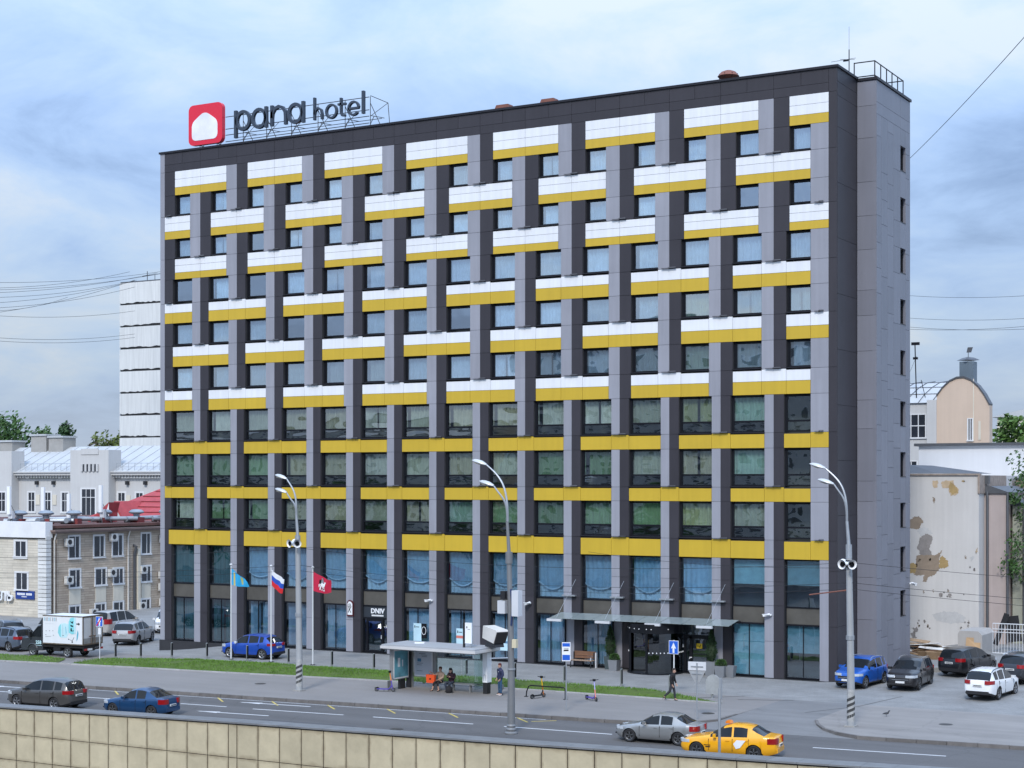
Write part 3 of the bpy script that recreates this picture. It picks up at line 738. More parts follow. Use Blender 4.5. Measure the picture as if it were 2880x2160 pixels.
for i in range(15):
    xl, xr = edges('C', i)
    if i == 0: xl -= .25
    if i == 14: xr = B(15)-.55
    zt, zb = 7.02, .06
    canopy_col = 10 <= i <= 12
    q = MB(); f = .06
    y0, y1 = .24, .36
    q.box(xl, y0, zb, xl+f, y1, zt); q.box(xr-f, y0, zb, xr, y1, zt)
    for za, zb_ in ((zt-.08, zt), (4.18, 4.26), (3.14, 3.24), (zb, zb+.08)): q.box(xl+f, y0+.003, za, xr-f, y1, zb_)
    xm = (xl+xr)/2
    if i not in (5, 11, 12): q.box(xm-.02, y0+.03, zb+.08, xm+.02, y1, 3.14)
    wo = q.build('shop_window', M_frame, H)
    put('pane', UPs, wo, (xl+f, .30, 4.26), (xr-xl-2*f, .012, 2.68), (0, 0, rnd.uniform(-.006,.006)))
    q = MB(); q.box(xl+f, .29, 3.24, xr-f, .31, 4.18); q.build('smoked_band', M_band, wo)
    if i not in (5, 11, 12): put('pane', UPs, wo, (xl+f, .30, zb+.08), (xr-xl-2*f, .012, 3.0), (0, 0, rnd.uniform(-.006,.006)))
    kc = CUR[SHOP[i]]
    if i >= 13:
        for za, zb_ in ((5.5, 7.0),)+(((.15, 3.12),) if i == 13 else ((1.55, 3.12),)):
            q = MB(); q.box(xl+.07, .44, za, xr-.07, .46, zb_); q.build('roller_blind', MATS['teal curtain'], wo)
    elif i < 2: put('curtain', kc[0], wo, (xl+.1, .6, 4.28), (xr-xl-.15, 1.2, 2.72))
    else:
        put('curtain', REFL_ARC[SHOP[i]][i % 2], wo, (xl+.08, .55, 4.28), (xr-xl-.12, 1.0, 2.72))
        put('lower_edge', REFL_LINE[i % 2], wo, (xl+.08, .50, 4.28), (xr-xl-.12, 1.0, 2.72))
        put('curtain', REFL_BAND[i % 3], wo, (xl+.08, .66, 4.28), (xr-xl-.12, .8, 1.2))
    if i not in (5, 11, 12, 13, 14): put('curtain', kc[rnd.choice([0,2])], wo, (xl+.1, .62, .2+(1.35 if i == 14 else 0)), (xr-xl-.15, 1.2, 2.95-(1.35 if i == 14 else 0)))
    if i == 14: put('grey_panel', UG, H, (xr+.01, 0, .05), (B(15)-xr-.015, .35, 6.97))
# the cafe door between the fifth and sixth pier
xl, xr = edges('C', 5)
q = MB(); y0, y1 = .22, .36
q.box(xl+.06, y0, 2.30, xr-.06, y1, 2.42); q.box(xl+.30, y0, .06, xl+.42, y1, 2.30); q.box(xr-.62, y0, .06, xr-.44, y1, 2.30); q.box(xr-.16, y0, .06, xr-.07, y1, 2.30); q.box(xl+.42, y0, .06, xr-.62, y1, .22); q.box(xl+.42,y0,2.16,xr-.62,y1,2.30)
dr_ = q.build('cafe_door', M_frame, H)
put('pane', UPs, dr_, (xl+.42, .30, .22), (xr-xl-1.04, .012, 1.94)); put('pane', UPs, dr_, (xr-.44, .30, .06), (.28, .012, 2.24)); put('pane', UPs, dr_, (xl+.06, .30, .06), (.24, .012, 2.24))
q = MB(); q.box(xr-.60, .17, 1.0, xr-.56, .22, 1.25); q.build('handle', M_pale, dr_)
q = MB(); q.box(xl+.06, .27, 2.42, xr-.06, .30, 3.14); q.build('sign_panel', mat('dark sign glass', (.035,.042,.052), .2), dr_)
me = text_mesh('DNIV', .46, .02, .012); me.materials.append(M_plainw); put('lettering', me, dr_, ((xl+xr)/2+.15, .245, 2.84), (1, 1, 1), (PI/2, 0, 0))
q = MB()
for k in range(9): q.box((xl+xr)/2-.33+k*.108, .235, 2.50, (xl+xr)/2-.33+k*.108+.085, .26, 2.60)
q.build('sign_caption', M_plainw, dr_)
# facade lamps on the ledges
q = MB(); q.box(-.48, -.16, .02, -.02, -.05, .05); q.box(.02, -.18, .03, .48, -.06, .09); q.box(-.03, -.2, .0, .03, 0, .06)
lm = q.mesh('facade_lamp', mat('lamp housing', (.10,.10,.11), .5, .2, rndv=.3))
for x, z in lights: put('facade_lamp', lm, H, (x, 0, z+.01), (1, 1, 1) if x > B(0)+1 and x < -2 else (.55, 1, 1))
# bullet cameras on the piers
cmq = MB(); cmq.tube([(0,-.02,0),(0,-.16,.0)], .06, 8); cmq.tube([(-.02,-.16,.04),(-.42,-.26,-.06)], .075, 10); cmq.box(-.46,-.33,.02,-.02,-.10,.05)
cmm = cmq.mesh('security_camera', M_plainw)
for x, y, z, r_ in ((B(7)-.3, 0, 3.75, 0), (B(9)+.3, 0, 3.85, .9), (B(14)-.15, 0, 3.75, 0), (1.2, 10.2, 5.2, 2.3)): put('security_camera', cmm, H, (x, y, z), None, (0, 0, r_))
# small illuminated box sign of the cafe on its pier
q = MB(); q.prism([(B(5)-.42,-.12,2.45),(B(5)+.08,-.12,2.45),(B(5)+.08,-.12,3.35),(B(5)-.05,-.12,3.5),(B(5)-.25,-.12,3.55),(B(5)-.42,-.12,3.4)], (0, .11, 0))
sb = q.build('sign_box', mat('dark red sign edge', (.10,.02,.025), .4), H)
q = MB(); q.prism([(B(5)-.36,-.135,2.55),(B(5)+.03,-.135,2.55),(B(5)+.03,-.135,3.30),(B(5)-.08,-.135,3.43),(B(5)-.24,-.135,3.46),(B(5)-.36,-.135,3.33)], (0, .012, 0)); q.build('sign_face', M_plainw, sb)
q = MB(); bx = B(5)-.17
q.stroke([(bx-.12,2.7),(bx-.05,2.95),(bx-.12,3.15)], .05, (-.145,-.136)); q.stroke([(bx+.08,2.7),(bx-.02,2.9),(bx+.10,3.1),(bx,3.32)], .05, (-.145,-.136)); q.stroke([(bx-.1,3.3),(bx+.0,3.05)], .04, (-.145,-.136)); q.build('sign_mark', M_black, sb)
# entrance canopy of glass on steel blades, hung from rods
CX0, CX1 = -17.98, -6.0
cn = thing('entrance_canopy', 'glass entrance canopy hung on rods above the hotel doors', 'canopy', (0,0,0))
cg = mat('frosted canopy glass', (.27,.32,.32), .12, var=.08, coat=.5)
for k, xa in enumerate(frange(CX0, CX1, 1.5)[:-1]):
    xb = xa+(CX1-CX0)/8
    q = MB(); q.prism([(xa+.02,-.06,3.34),(xb-.02,-.06,3.34),(xb-.02,-1.6,3.10),(xa+.02,-1.6,3.10)], (0,0,.025)); q.build('glass_pane', cg, cn)
for x in (B(10)-.3, B(11)-.3, B(12)-.3, B(13)-.3):
    q = MB(); q.box(x-.55, -1.72, 2.93, x+.45, -1.50, 3.08); q.box(x-.05, -1.5, 3.02, x+.05, 0, 3.09); q.build('steel_arm', M_pale, cn)
    q = MB(); q.tube([(x+.6, -.02, 5.45), (x-.0, -1.45, 3.16)], .011, 6); q.box(x-.25,-.28,4.40,x+.65,-.02,4.48); q.build('tie_rod', M_steel, cn)
q = MB(); q.box(CX0, -.03, 3.22, CX1, .22, 3.30); q.build('wall_rail', M_sill, cn)
# revolving door
rv = thing('revolving_door', 'black glass revolving door drum under the canopy', 'door', (-11.35, -.15, 0))
q = MB(); q.lathe([(1.70,2.45),(1.70,3.0)], n=28); q.build('drum_fascia', M_black, rv)
q = MB(); q.lathe([(1.76,0.0),(1.76,.08)], n=28); q.build('floor_ring', M_black, rv)
smoke = glass_mat('smoked door glass', (.16,.16,.17), .10, .05, 1)
def arc_wall(a0, a1, r_, z0, z1, th=.03, n=8):
    q_ = MB(); a = [a0+(a1-a0)*k/n for k in range(n+1)]
    for t, u in zip(a, a[1:]):
        q_.prism([(r_*math.cos(t), r_*math.sin(t), z0), (r_*math.cos(u), r_*math.sin(u), z0), ((r_+th)*math.cos(u), (r_+th)*math.sin(u), z0), ((r_+th)*math.cos(t), (r_+th)*math.sin(t), z0)], (0,0,z1-z0))
    return q_
arc_wall(math.radians(150), math.radians(225), 1.62, .08, 2.45).build('curved_glass', smoke, rv)
arc_wall(math.radians(-85), math.radians(20), 1.62, .08, 2.45).build('curved_glass', smoke, rv)
for t in (150, 225, -85, 20):
    t = math.radians(t); q = MB(); q.box(1.65*math.cos(t)-.06, 1.65*math.sin(t)-.06, .08, 1.65*math.cos(t)+.06, 1.65*math.sin(t)+.06, 2.45); q.build('door_post', M_black, rv)
for t in (-40, 80, 200):
    t = math.radians(t); c_, s_ = math.cos(t), math.sin(t)
    q = MB(); q.prism([(.08*c_, .08*s_, .12), (1.5*c_, 1.5*s_, .12), (1.5*c_, 1.5*s_, 2.40), (.08*c_, .08*s_, 2.40)], (-.02*s_, .02*c_, 0)); lf = q.build('door_leaf', smoke, rv)
q = MB(); q.cyl((0,0,.08), .06, 2.37); q.build('centre_post', M_black, rv)
q = MB()
for k in range(13):
    t = math.radians(-80+k*8.); q.obox((1.66*math.cos(t), 1.66*math.sin(t), 1.30), (.05,.05,.07), Matrix.Rotation(t, 3, 'Z'))
for k in range(5):
    t = math.radians(175+k*9.); q.obox((1.66*math.cos(t), 1.66*math.sin(t), 1.30), (.05,.05,.07), Matrix.Rotation(t, 3, 'Z'))
q.build('warning_dots', M_plainw, rv)
q = MB()
for t in (205, 225, 245, 258, 275, 285, 320): q.obox((1.71*math.cos(math.radians(t)), 1.71*math.sin(math.radians(t)), 2.72), (.03,.05,.05), Matrix.Rotation(math.radians(t), 3, 'Z'))
q.build('fascia_light', M_plainw, rv)
# side door
xl, xr = edges('C', 12)
sd_ = thing('side_door', 'black framed glass side door with a yellow notice', 'door', (0,0,0))
q = MB(); y0, y1 = .2, .34
q.box(xl, y0, 2.24, xr, y1, 2.34); q.box(xl+.24, y0, .06, xl+.36, y1, 2.24); q.box(xl+.60, y0, .06, xl+.78, y1, 2.24); q.box(xr-.42, y0, .06, xr-.26, y1, 2.24); q.box(xl+.36,y0,2.1,xr-.42,y1,2.24); q.box(xl+.78,y0,.06,xr-.42,y1,.2); q.box(xl+.78,y0,1.16,xr-.42,y1,1.2); q.build('door_frame', M_black, sd_)
put('pane', UPs, sd_, (xl, .29, .06), (xr-xl, .012, 2.2)); put('pane', UPs, sd_, (xl, .29, 2.34), (xr-xl, .012, .85))
q = MB(); q.box(xl+1.05, .255, 1.52, xl+1.42, .27, 1.82); nb = q.build('notice', mat('yellow notice', (.75,.50,.01), .5), sd_)
q = MB(); q.box(xl+1.12,.245,1.58,xl+1.17,.254,1.75); q.box(xl+1.22,.245,1.58,xl+1.30,.254,1.66); q.box(xl+1.26,.245,1.68,xl+1.32,.254,1.76); q.build('pictogram', M_black, nb)
q = MB(); q.box(xl+.05,.255,1.55,xl+.22,.27,1.74); q.build('white_notice', M_plainw, sd_)
q = MB(); q.box(xl+.62, .12, .95, xl+.80, .16, 1.0); q.box(xl+.62,.12,.88,xl+.66,.2,1.0); q.build('handle', M_plainw, sd_)
# posters behind the shop windows
for i, dx, zz, spec in ((6, .75, 1.55, 0), (7, .75, 1.35, 1), (8, .65, 1.25, 2)):
    xl, xr = edges('C', i)
    q = MB(); q.box(xl+dx, .255, zz-.55, xl+dx+.62, .272, zz+.62); po = q.build('poster', mat('pale blue poster', (.48,.68,.76), .5), H)
    q = MB(); q.box(xl+dx+.08,.245,zz+.32,xl+dx+.14,.254,zz+.48); q.box(xl+dx+.18,.245,zz+.36,xl+dx+.45,.254,zz+.40); q.build('print', M_black, po)
    if spec == 0:
        q = MB(); q.box(xl+dx+.62,.253,zz-.35,xl+dx+1.02,.27,zz+.62); q.build('dark_poster', M_black, po)
        q = MB(); q.stroke([(xl+dx+.82+.17*math.cos(t/12*2*PI), zz+.15+.26*math.sin(t/12*2*PI)) for t in range(12)], .03, (.240,.252), True); q.build('ring_mark', M_plainw, po)
    if spec == 1:
        q = MB(); q.box(xl+dx+.005,.246,zz-.02,xl+dx+.615,.254,zz+.16); q.build('red_band', mat('poster red', (.60,.18,.14), .5), po)
    if spec == 2:
        q = MB(); q.box(xl+dx+.005,.246,zz-.08,xl+dx+.615,.254,zz+.06); q.build('blue_band', mat('poster blue', (.10,.22,.36), .5), po)
# ------------------------------------------------------------------ roof: railing, antenna, vents
rl = thing('roof_railing', 'black steel railing on the roof of the stair tower', 'railing', (0,0,35.46))
def bar(parent, name, p, q_, r_=.035, m=M_black, n=6):
    b_ = MB(); b_.tube([p, q_], r_, n); return b_.build(name, m, parent)
for p, q_ in (((-.2,3.7,.97),(1.05,3.7,.97)), ((-.2,3.7,.12),(1.05,3.7,.12)), ((1.05,3.7,.97),(1.05,9.4,.97)), ((1.05,3.7,.12),(1.05,9.4,.12)), ((-.4,9.4,.97),(1.05,9.4,.97))): bar(rl, 'rail', p, q_)
for x, y in ((-.2,3.7),(1.05,3.7),(1.05,4.85),(1.05,6.0),(1.05,7.1),(1.05,8.25),(1.05,9.4),(-.2,9.4)): bar(rl, 'post', (x,y,-.05), (x,y,1.0))
an = thing('roof_antenna', 'thin whip antenna with side arms on the roof corner', 'antenna', (-.15,2.6,35.25))
bar(an, 'mast', (0,0,0), (0,0,1.75), .03); bar(an, 'whip', (0,0,1.75), (0,0,3.1), .008); bar(an, 'arm', (-1.1,0,1.15), (.4,0,1.2), .012); bar(an, 'arm', (-.3,-.7,1.05), (.2,.4,1.22), .012); q = MB(); q.box(-.35,-.05,1.08,-.05,.05,1.16); q.build('clamp', M_black, an)
M_rust = mat('rusty red vent', (.22,.085,.06), .75, var=.35, scale=2.5, fine=.5)
for x, y, lab in ((-22.85,.9,'rusty red roof vent nearest the sign'), (-19.5,.9,'rusty red roof vent between its two neighbours')):
    t = thing('roof_vent', lab, 'vent', (x, y, 35.25), 0, 'rusty vents on the hotel roof', .8)
    q = MB(); q.prism([(-.62,0,.3),(.5,0,.3),(.72,0,.55),(.6,0,.95),(-.5,0,.95),(-.62,0,.72)], (0,.8,0)); q.build('hood', M_rust, t)
    q = MB(); q.box(-.55,-.03,.34,.3,.02,.68); q.build('louvre', M_black, t); q = MB(); q.box(-.4,.1,0,.4,.7,.3); q.build('duct', M_rust, t)
t = thing('roof_vent', 'rusty fan shaped roof cowl nearest the right end', 'vent', (-7.15,1.1,35.25), 0, 'rusty vents on the hotel roof')
q = MB(); q.lathe([(.25,0),(.25,.42),(.35,.46),(.66,.70),(.45,.95),(.2,1.05)], n=18); q.build('cowl', M_rust, t, True); q = MB()
for k in range(8): a = k*PI/4; q.box(.58*math.cos(a)-.02,.58*math.sin(a)-.02,.6,.58*math.cos(a)+.02,.58*math.sin(a)+.02,.82)
q.build('rib', M_black, t)
t = thing('roof_hatch', 'low orange hatch behind the sign frame', 'hatch', (-39.7,1.0,35.25)); q = MB(); q.box(-.9,0,0,.9,.8,.36); q.build('lid', mat('orange primer', (.55,.20,.07), .7), t); q = MB(); q.box(-.8,.05,-.0,.8,.75,.33); q.build('curb', M_black, t)
# ------------------------------------------------------------------ rooftop sign
M_navy = mat('navy sign letter', (.034,.048,.072), .4, var=.06)
SG = thing('rooftop_sign', 'rooftop sign of navy letters beside a red rounded square', 'sign', (0,0,35.3))
def rrect(x0, z0, x1, z1, r_, n=6):
    pts = []
    for cx, cz, a0 in ((x1-r_, z0+r_, -90), (x1-r_, z1-r_, 0), (x0+r_, z1-r_, 90), (x0+r_, z0+r_, 180)):
        for k in range(n+1): t = math.radians(a0+90*k/n); pts.append((cx+r_*math.cos(t), cz+r_*math.sin(t)))
    return pts
zz0 = -35.3
q = MB(); q.prism([(x, .55, z+zz0) for x, z in rrect(-48.92, 35.87, -45.80, 38.78, .42)], (0, .34, 0)); q.build('red_square', mat('sign red enamel', (.66,.018,.045), .35, var=.03), SG)
def rpoly(pts, r_, n=5):
    out_ = []; m_ = len(pts)
    for k in range(m_):
        p0, p1, p2 = Vector(pts[k-1]), Vector(pts[k]), Vector(pts[(k+1) % m_]); rr_ = r_[k]
        a = p1+(p0-p1).normalized()*rr_; c = p1+(p2-p1).normalized()*rr_
        for s_ in range(n+1): u = s_/n; v = a*(1-u)**2+p1*2*u*(1-u)+c*u*u; out_.append((v.x, v.y))
    return out_
hp = rpoly([(-48.60,36.20),(-46.22,36.20),(-46.22,37.50),(-47.40,38.28),(-48.60,37.50)], [.42,.42,.35,.5,.35])
q = MB(); q.prism([(x, .53, z+zz0) for x, z in hp], (0, .02, 0)); q.build('white_house', mat('opal sign face', (.80,.80,.84), .4), SG)
def ring(cx, cz, rx, rz, n=20): return [(cx+rx*math.cos(2*PI*k/n), cz+rz*math.sin(2*PI*k/n)+zz0) for k in range(n)]
YL = (.60, .82)
def letter(strokes):
    q_ = MB()
    for pts, wd, cl in strokes: q_.stroke(pts, wd, YL, cl)
    return fix(q_.build('letter', M_navy, SG))
def V_(x, za, zb): return [(x, za+zz0), (x, zb+zz0)]
W1, W2 = .225, .145
letter([(ring(-43.98,37.23,.57,.63), W1, True), (V_(-44.66,36.05,38.0), W1, False)])
letter([(ring(-42.55,37.23,.57,.63), W1, True), (V_(-41.93,36.52,38.0), W1, False)])
letter([(V_(-41.41,36.55,38.0), W1, False), ([(-41.41,37.1+zz0),(-41.36,37.45+zz0),(-41.15,37.75+zz0),(-40.8,37.87+zz0),(-40.45,37.75+zz0),(-40.24,37.45+zz0),(-40.2,37.1+zz0),(-40.2,36.55+zz0)], W1, False)])
letter([(ring(-39.36,37.23,.57,.63), W1, True), (V_(-38.68,36.52,38.0), W1, False)])
letter([(V_(-37.70,36.57,38.12), W2, False), ([(-37.7,36.95+zz0),(-37.63,37.22+zz0),(-37.38,37.38+zz0),(-37.13,37.22+zz0),(-37.06,36.95+zz0),(-37.06,36.57+zz0)], W2, False)])
letter([(ring(-36.26,37.02,.43,.45), W2, True)])
letter([([(-35.45,37.85+zz0),(-35.45,36.85+zz0),(-35.36,36.65+zz0),(-35.1,36.62+zz0)], W2, False), ([(-35.70,37.42+zz0),(-35.05,37.42+zz0)], .14, False)])
letter([([(-34.83,37.02+zz0),(-33.98,37.02+zz0)]+[(-34.40+.42*math.cos(math.radians(a)), 37.02+.45*math.sin(math.radians(a))+zz0) for a in range(10, 325, 24)], W2, False)])
letter([(V_(-33.60,36.57,38.12), W2+.04, False)])
M_lat = mat('rusty black lattice', (.035,.030,.026), .7, .2, var=.3, scale=3, rndv=.2)
for z in (37.72, 36.85, 36.42, 35.95): bar(SG, 'lattice_rail', (-45.8,.95,z+zz0), (-33.3,.95,z+zz0), .028, M_lat)
bar(SG, 'lattice_rail', (-45.8,1.9,36.4+zz0), (-32.9,1.9,36.4+zz0), .022, M_lat)
for k, x in enumerate((-48.2,-46.6,-44.2,-42.1,-39.9,-37.6,-35.3,-33.2)):
    h = 37.75 if k > 1 else 36.0
    for p, q_ in (((x,.95,-.05),(x,.95,h+zz0)), ((x+.55,1.9,-.05),(x,.95,min(h, 37.3)+zz0)), ((x-.35,.95,-.05),(x,1.4,1.2 if k > 1 else .7)), ((x+.55,1.9,-.05),(x,.95,.45)), ((x,.95,1.15 if k > 1 else .6),(x+.5,1.9,1.1 if k > 1 else .5))): bar(SG, 'lattice_strut', p, q_, .024, M_lat, 5)
for x in (-44.2,-42.1,-39.9,-37.6,-35.3): bar(SG, 'lattice_strut', (x,.95,.7), (x+1.1,.95,1.55), .018, M_lat, 5)
bar(SG, 'lattice_strut', (-33.2,.95,2.5), (-32.4,1.9,2.1), .024, M_lat, 5); bar(SG, 'lattice_strut', (-32.4,1.9,2.1), (-32.2,1.9,-.05), .024, M_lat, 5); bar(SG, 'lattice_strut', (-33.2,.95,1.1), (-32.4,1.9,2.1), .02, M_lat, 5)
# ================================================================== buildings and trees around the hotel
M_oldglass = mat('dark window glass', (.03,.035,.045), .08, var=.3, scale=.9, spec=.8)
M_wframe = mat('white window frame', (.66,.66,.66), .5, var=.05)
M_cream = brick_mat('cream stone courses', (.63,.575,.475), (.55,.505,.42), (.41,.365,.30), 1.3, .24, 'X', .9, .5, .016)
M_tan = brick_mat('tan stone courses', (.50,.42,.33), (.40,.325,.255), (.26,.21,.165), 1.1, .22, 'Y', .9, .6, .018)
M_plast = mat('cream plaster', (.62,.575,.48), .9, var=.10, streak=.4)
M_wplast = mat('off white plaster', (.52,.515,.505), .9, var=.09, scale=.4, streak=.5, fine=.2)
M_roofm = mat('grey seam metal roof', (.46,.475,.485), .5, .0, var=.10, scale=.3, streak=.3)
M_redroof = mat('red tile roof', (.40,.055,.06), .6, var=.18, scale=1.2)
M_pipe = mat('white drainpipe', (.62,.60,.56), .5)
M_dpipe = mat('dark drainpipe', (.10,.105,.115), .45, .3)
M_ac = mat('air conditioner case', (.58,.575,.55), .5, var=.08)
def win_x(par, y0, y1, z0, z1, x, fr=.12, dep=.16, sur=M_wframe, mull=1):
    """window in a wall that faces +X"""
    q = MB(); q.box(x-.05, y0-fr, z0-fr, x+.05, y0, z1+fr); q.box(x-.05, y1, z0-fr, x+.05, y1+fr, z1+fr); q.box(x-.05, y0, z1, x+.05, y1, z1+fr); q.box(x-.05, y0-fr-.03, z0-fr-.05, x+.12, y1+fr+.03, z0)
    wo = q.build('window', sur, par)
    q = MB(); q.box(x+.004, y0, z0, x+.012, y1, z1); q.build('pane', M_oldglass, wo)
    q = MB()
    for k in range(mull): yy = y0+(y1-y0)*(.60 if mull == 1 else (k+1)/(mull+1)); q.box(x+.012, yy-.04, z0, x+.035, yy+.04, z1)
    q.box(x+.013, y0, z0, x+.03, y0+.06, z1); q.box(x+.013, y1-.06, z0, x+.03, y1, z1); q.box(x+.013, y0+.06, z1-.06, x+.03, y1-.06, z1); q.build('mullion', M_wframe, wo)
    return wo
def win_y(par, x0, x1, z0, z1, y, fr=.12, mull=1, trans=None, sur=M_wframe):
    """window in a wall that faces -Y"""
    q = MB(); q.box(x0-fr, y-.05, z0-fr, x0, y+.05, z1+fr); q.box(x1, y-.05, z0-fr, x1+fr, y+.05, z1+fr); q.box(x0, y-.05, z1, x1, y+.05, z1+fr); q.box(x0-fr-.03, y-.12, z0-fr-.05, x1+fr+.03, y+.05, z0)
    wo = q.build('window', sur, par)
    q = MB(); q.box(x0, y-.012, z0, x1, y-.004, z1); q.build('pane', M_oldglass, wo)
    q = MB()
    for k in range(mull): xx = x0+(x1-x0)*((k+1)/(mull+1)); q.box(xx-.04, y-.035, z0, xx+.04, y-.012, z1)
    if trans: q.box(x0, y-.034, trans-.04, x1, y-.013, trans+.04)
    q.box(x0, y-.033, z0, x0+.06, y-.0125, z1); q.box(x1-.06, y-.033, z0, x1, y-.0125, z1); q.build('mullion', M_wframe, wo)
    return wo
# ---- cream and tan stone house at the left, with quoins
SX, SY = -79.61, 16.64
st = thing('stone_house', 'two wing stone house with cream front, tan side and many air conditioners', 'building', (0,0,0))
b = MB(); b.box(-112, SY, -3, SX-.9, 45, 7.4); b.build('front_wall', M_cream, st)
b = MB(); b.box(SX-.9, SY+1.3, -3, SX, 60, 7.15); b.box(SX-.9,SY+.02,-3,SX-.55,SY+1.3,7.15); b.build('side_wall', M_tan, st)
b = MB(); b.box(-112, SY-.12, 6.45, SX+.02, SY+.75, 7.9); b.build('white_parapet', mat('parapet plaster', (.70,.70,.70), .8, var=.07), st)
b = MB()
for k in range(6): b.box(-112, SY-.16, 6.38, SX, SY, 6.46)
b.build('cornice_line', M_dpipe, st)
b = MB(); b.box(SX-1, SY+.6, 6.86, SX+.55, 60, 7.0); b.box(SX-1, SY+.5, 7.0, SX+.62, 60, 7.16); b.build('eaves', mat('brown eaves metal', (.17,.12,.105), .7, var=.2), st)
b = MB(); b.box(-112, SY+.2, 7.3, SX-.2, 58, 7.55); b.build('flat_roof', mat('rusty roof sheet', (.13,.06,.05), .85, var=.4, scale=.5), st)
for k in range(22):
    z = -1.5+k*.37
    q = MB(); q.box(SX-.95, SY-.10, z+.02, SX+.10, SY+.5, z+.345); q.build('quoin', mat('white quoin stone', (.62,.62,.60), .8, var=.08, rndv=.08), st)
for (y0, zt, y1, zb) in ((19.4,6.55,20.75,4.55),(22.6,6.5,23.95,4.55),(25.05,6.5,26.4,4.55),(29.0,6.55,30.25,4.6),(19.5,3.45,20.85,1.85),(22.8,3.4,24.2,1.9),(25.2,3.3,26.5,1.9),(29.0,3.35,30.3,1.9),(19.5,.1,20.8,-1.4),(22.8,.1,24.1,-1.4),(25.2,.12,26.5,-1.4),(29.0,.15,30.2,-1.4)): win_x(st, y0, y1, zb, zt, SX)
for y0, y1 in ((19.45,20.9),(22.8,24.2),(25.15,26.55),(29.0,30.3)):
    q = MB(); q.box(SX, y0, .26, SX+.03, y1, 1.70); q.build('spandrel', M_plast, st)
win_y(st, -83.5, -82.1, 4.75, 6.1, SY, .18); win_y(st, -83.4, -81.95, 1.75, 3.2, SY, .18); win_y(st, -87.5, -86.1, 4.75, 6.1, SY, .18); win_y(st, -87.4, -86, 1.75, 3.2, SY, .18)
q = MB(); q.box(-83.36, SY-.12, .86, -81.0, SY-.03, 1.62); ps = q.build('street_plate', mat('street plate blue', (.015,.045,.22), .4), st)
q = MB()
for k in range(15):
    if k in (8,): continue
    q.box(-83.12+k*.125, SY-.14, 1.22, -83.12+k*.125+.09, SY-.122, 1.42)
for k in range(6): q.box(-82.55+k*.11, SY-.14, 1.04, -82.55+k*.11+.07, SY-.122, 1.13)
q.build('plate_lettering', M_plainw, ps)
me = text_mesh('ТЕЛЬ', 1.15, .10, .025, 'RIGHT'); me.materials.append(M_plainw); put('sign_letters', me, st, (-83.55, SY-.25, 1.02), None, (PI/2, 0, 0))
for y, z in ((18.75,6.05),(24.5,6.35),(18.75,2.6),(24.35,3.0),(28.6,3.1),(31.4,6.0),(31.3,2.5),(31.3,1.3),(28.4,-.4),(21.9,-.6),(31.4,-.2)):
    q = MB(); q.box(SX+.08, y, z-.35, SX+.45, y+.85, z+.3); a_ = q.build('air_conditioner', M_ac, st)
    q = MB(); q.tube([(SX+.45, y+.38, z-.02), (SX+.47, y+.38, z-.02)], .24, 14); q.build('fan_grille', M_blackp, a_); q = MB(); q.box(SX, y+.05, z-.44, SX+.45, y+.8, z-.38); q.build('bracket', M_pale, a_)
def pipe(par, x, y, z0, z1, m, r_=.07):
    q = MB(); q.tube([(x-.1,y,z1+.45),(x+.35,y,z1+.3),(x+.2,y,z1-.1),(x+.08,y,z1-.4),(x+.08,y,z0)], r_, 8); return q.build('drainpipe', m, par, True)
pipe(st, SX, 17.55, -2, 6.6, M_pipe); pipe(st, SX, 27.1, -2, 6.6, M_pipe); pipe(st, SX, 27.95, -2, 5.0, M_dpipe, .13); q = MB(); q.box(SX+.02, 28.25, -2, SX+.3, 28.6, 5.1); q.build('cable_duct', M_plast, st)
# roof clutter on the stone house
M_duct = mat('ventilation duct', (.30,.33,.36), .4, .5, var=.15)
def ducty(x, y, lab):
    t = thing('roof_fan', lab, 'roof fan', (x, y, 7.55), rnd.uniform(0, 3), 'fans and ducts on the flat roof')
    q = MB(); q.box(-.55,-.55,0,.55,.55,.5); q.build('base', mat('dark red duct box', (.20,.03,.03), .6), t)
    q = MB(); q.tube([(0,0,.5),(0,0,.85)], .32, 12); q.lathe([(.35,.82),(.72,.92),(.75,1.05),(.5,1.25),(.1,1.3)], n=16); q.build('hood', M_duct, t, True)
    q = MB(); q.tube([(-1.4,.2,.35),(-.4,.1,.35)], .26, 10); q.build('duct', M_duct, t, True)
for x, y, lab in ((-86.5,20,'round roof fan nearest the street sign corner'),(-84.6,21.5,'round roof fan beside the phone mast'),(-82.5,23,'round roof fan in front of the small red gable'),(-83.4,28,'round roof fan beyond the mast struts'),(-81.6,30.5,'round roof fan beside the red roof'),(-80.9,34,'round roof fan closest to the hotel corner')): ducty(x, y, lab)
def mast(x, y, h, lab):
    t = thing('cell_antenna', lab, 'antenna', (x, y, 7.5), 0, 'white panel antennas on the flat roof')
    q = MB(); q.tube([(0,0,0),(0,0,h)], .05, 8); q.tube([(-.8,.5,0),(0,0,h*.6)], .03, 6); q.tube([(.8,.5,0),(0,0,h*.6)], .03, 6); q.build('mast', M_dpipe, t)
    q = MB(); q.box(-.19,-.28,h-2.3,.19,-.08,h+.3); q.build('panel_antenna', M_plainw, t)
    q = MB(); q.box(-.25,-.05,.6,.25,.3,1.3); q.build('radio_box', M_pale, t)
mast(-86.2,18.6,3.3,'white panel antenna at the left end of the flat roof'); mast(-84.0,24.0,2.6,'white panel antenna in front of the white gable'); mast(-82.3,26.5,3.4,'white panel antenna beside the white tower face'); mast(-88.4,25,3.2,'white panel antenna behind the first one')
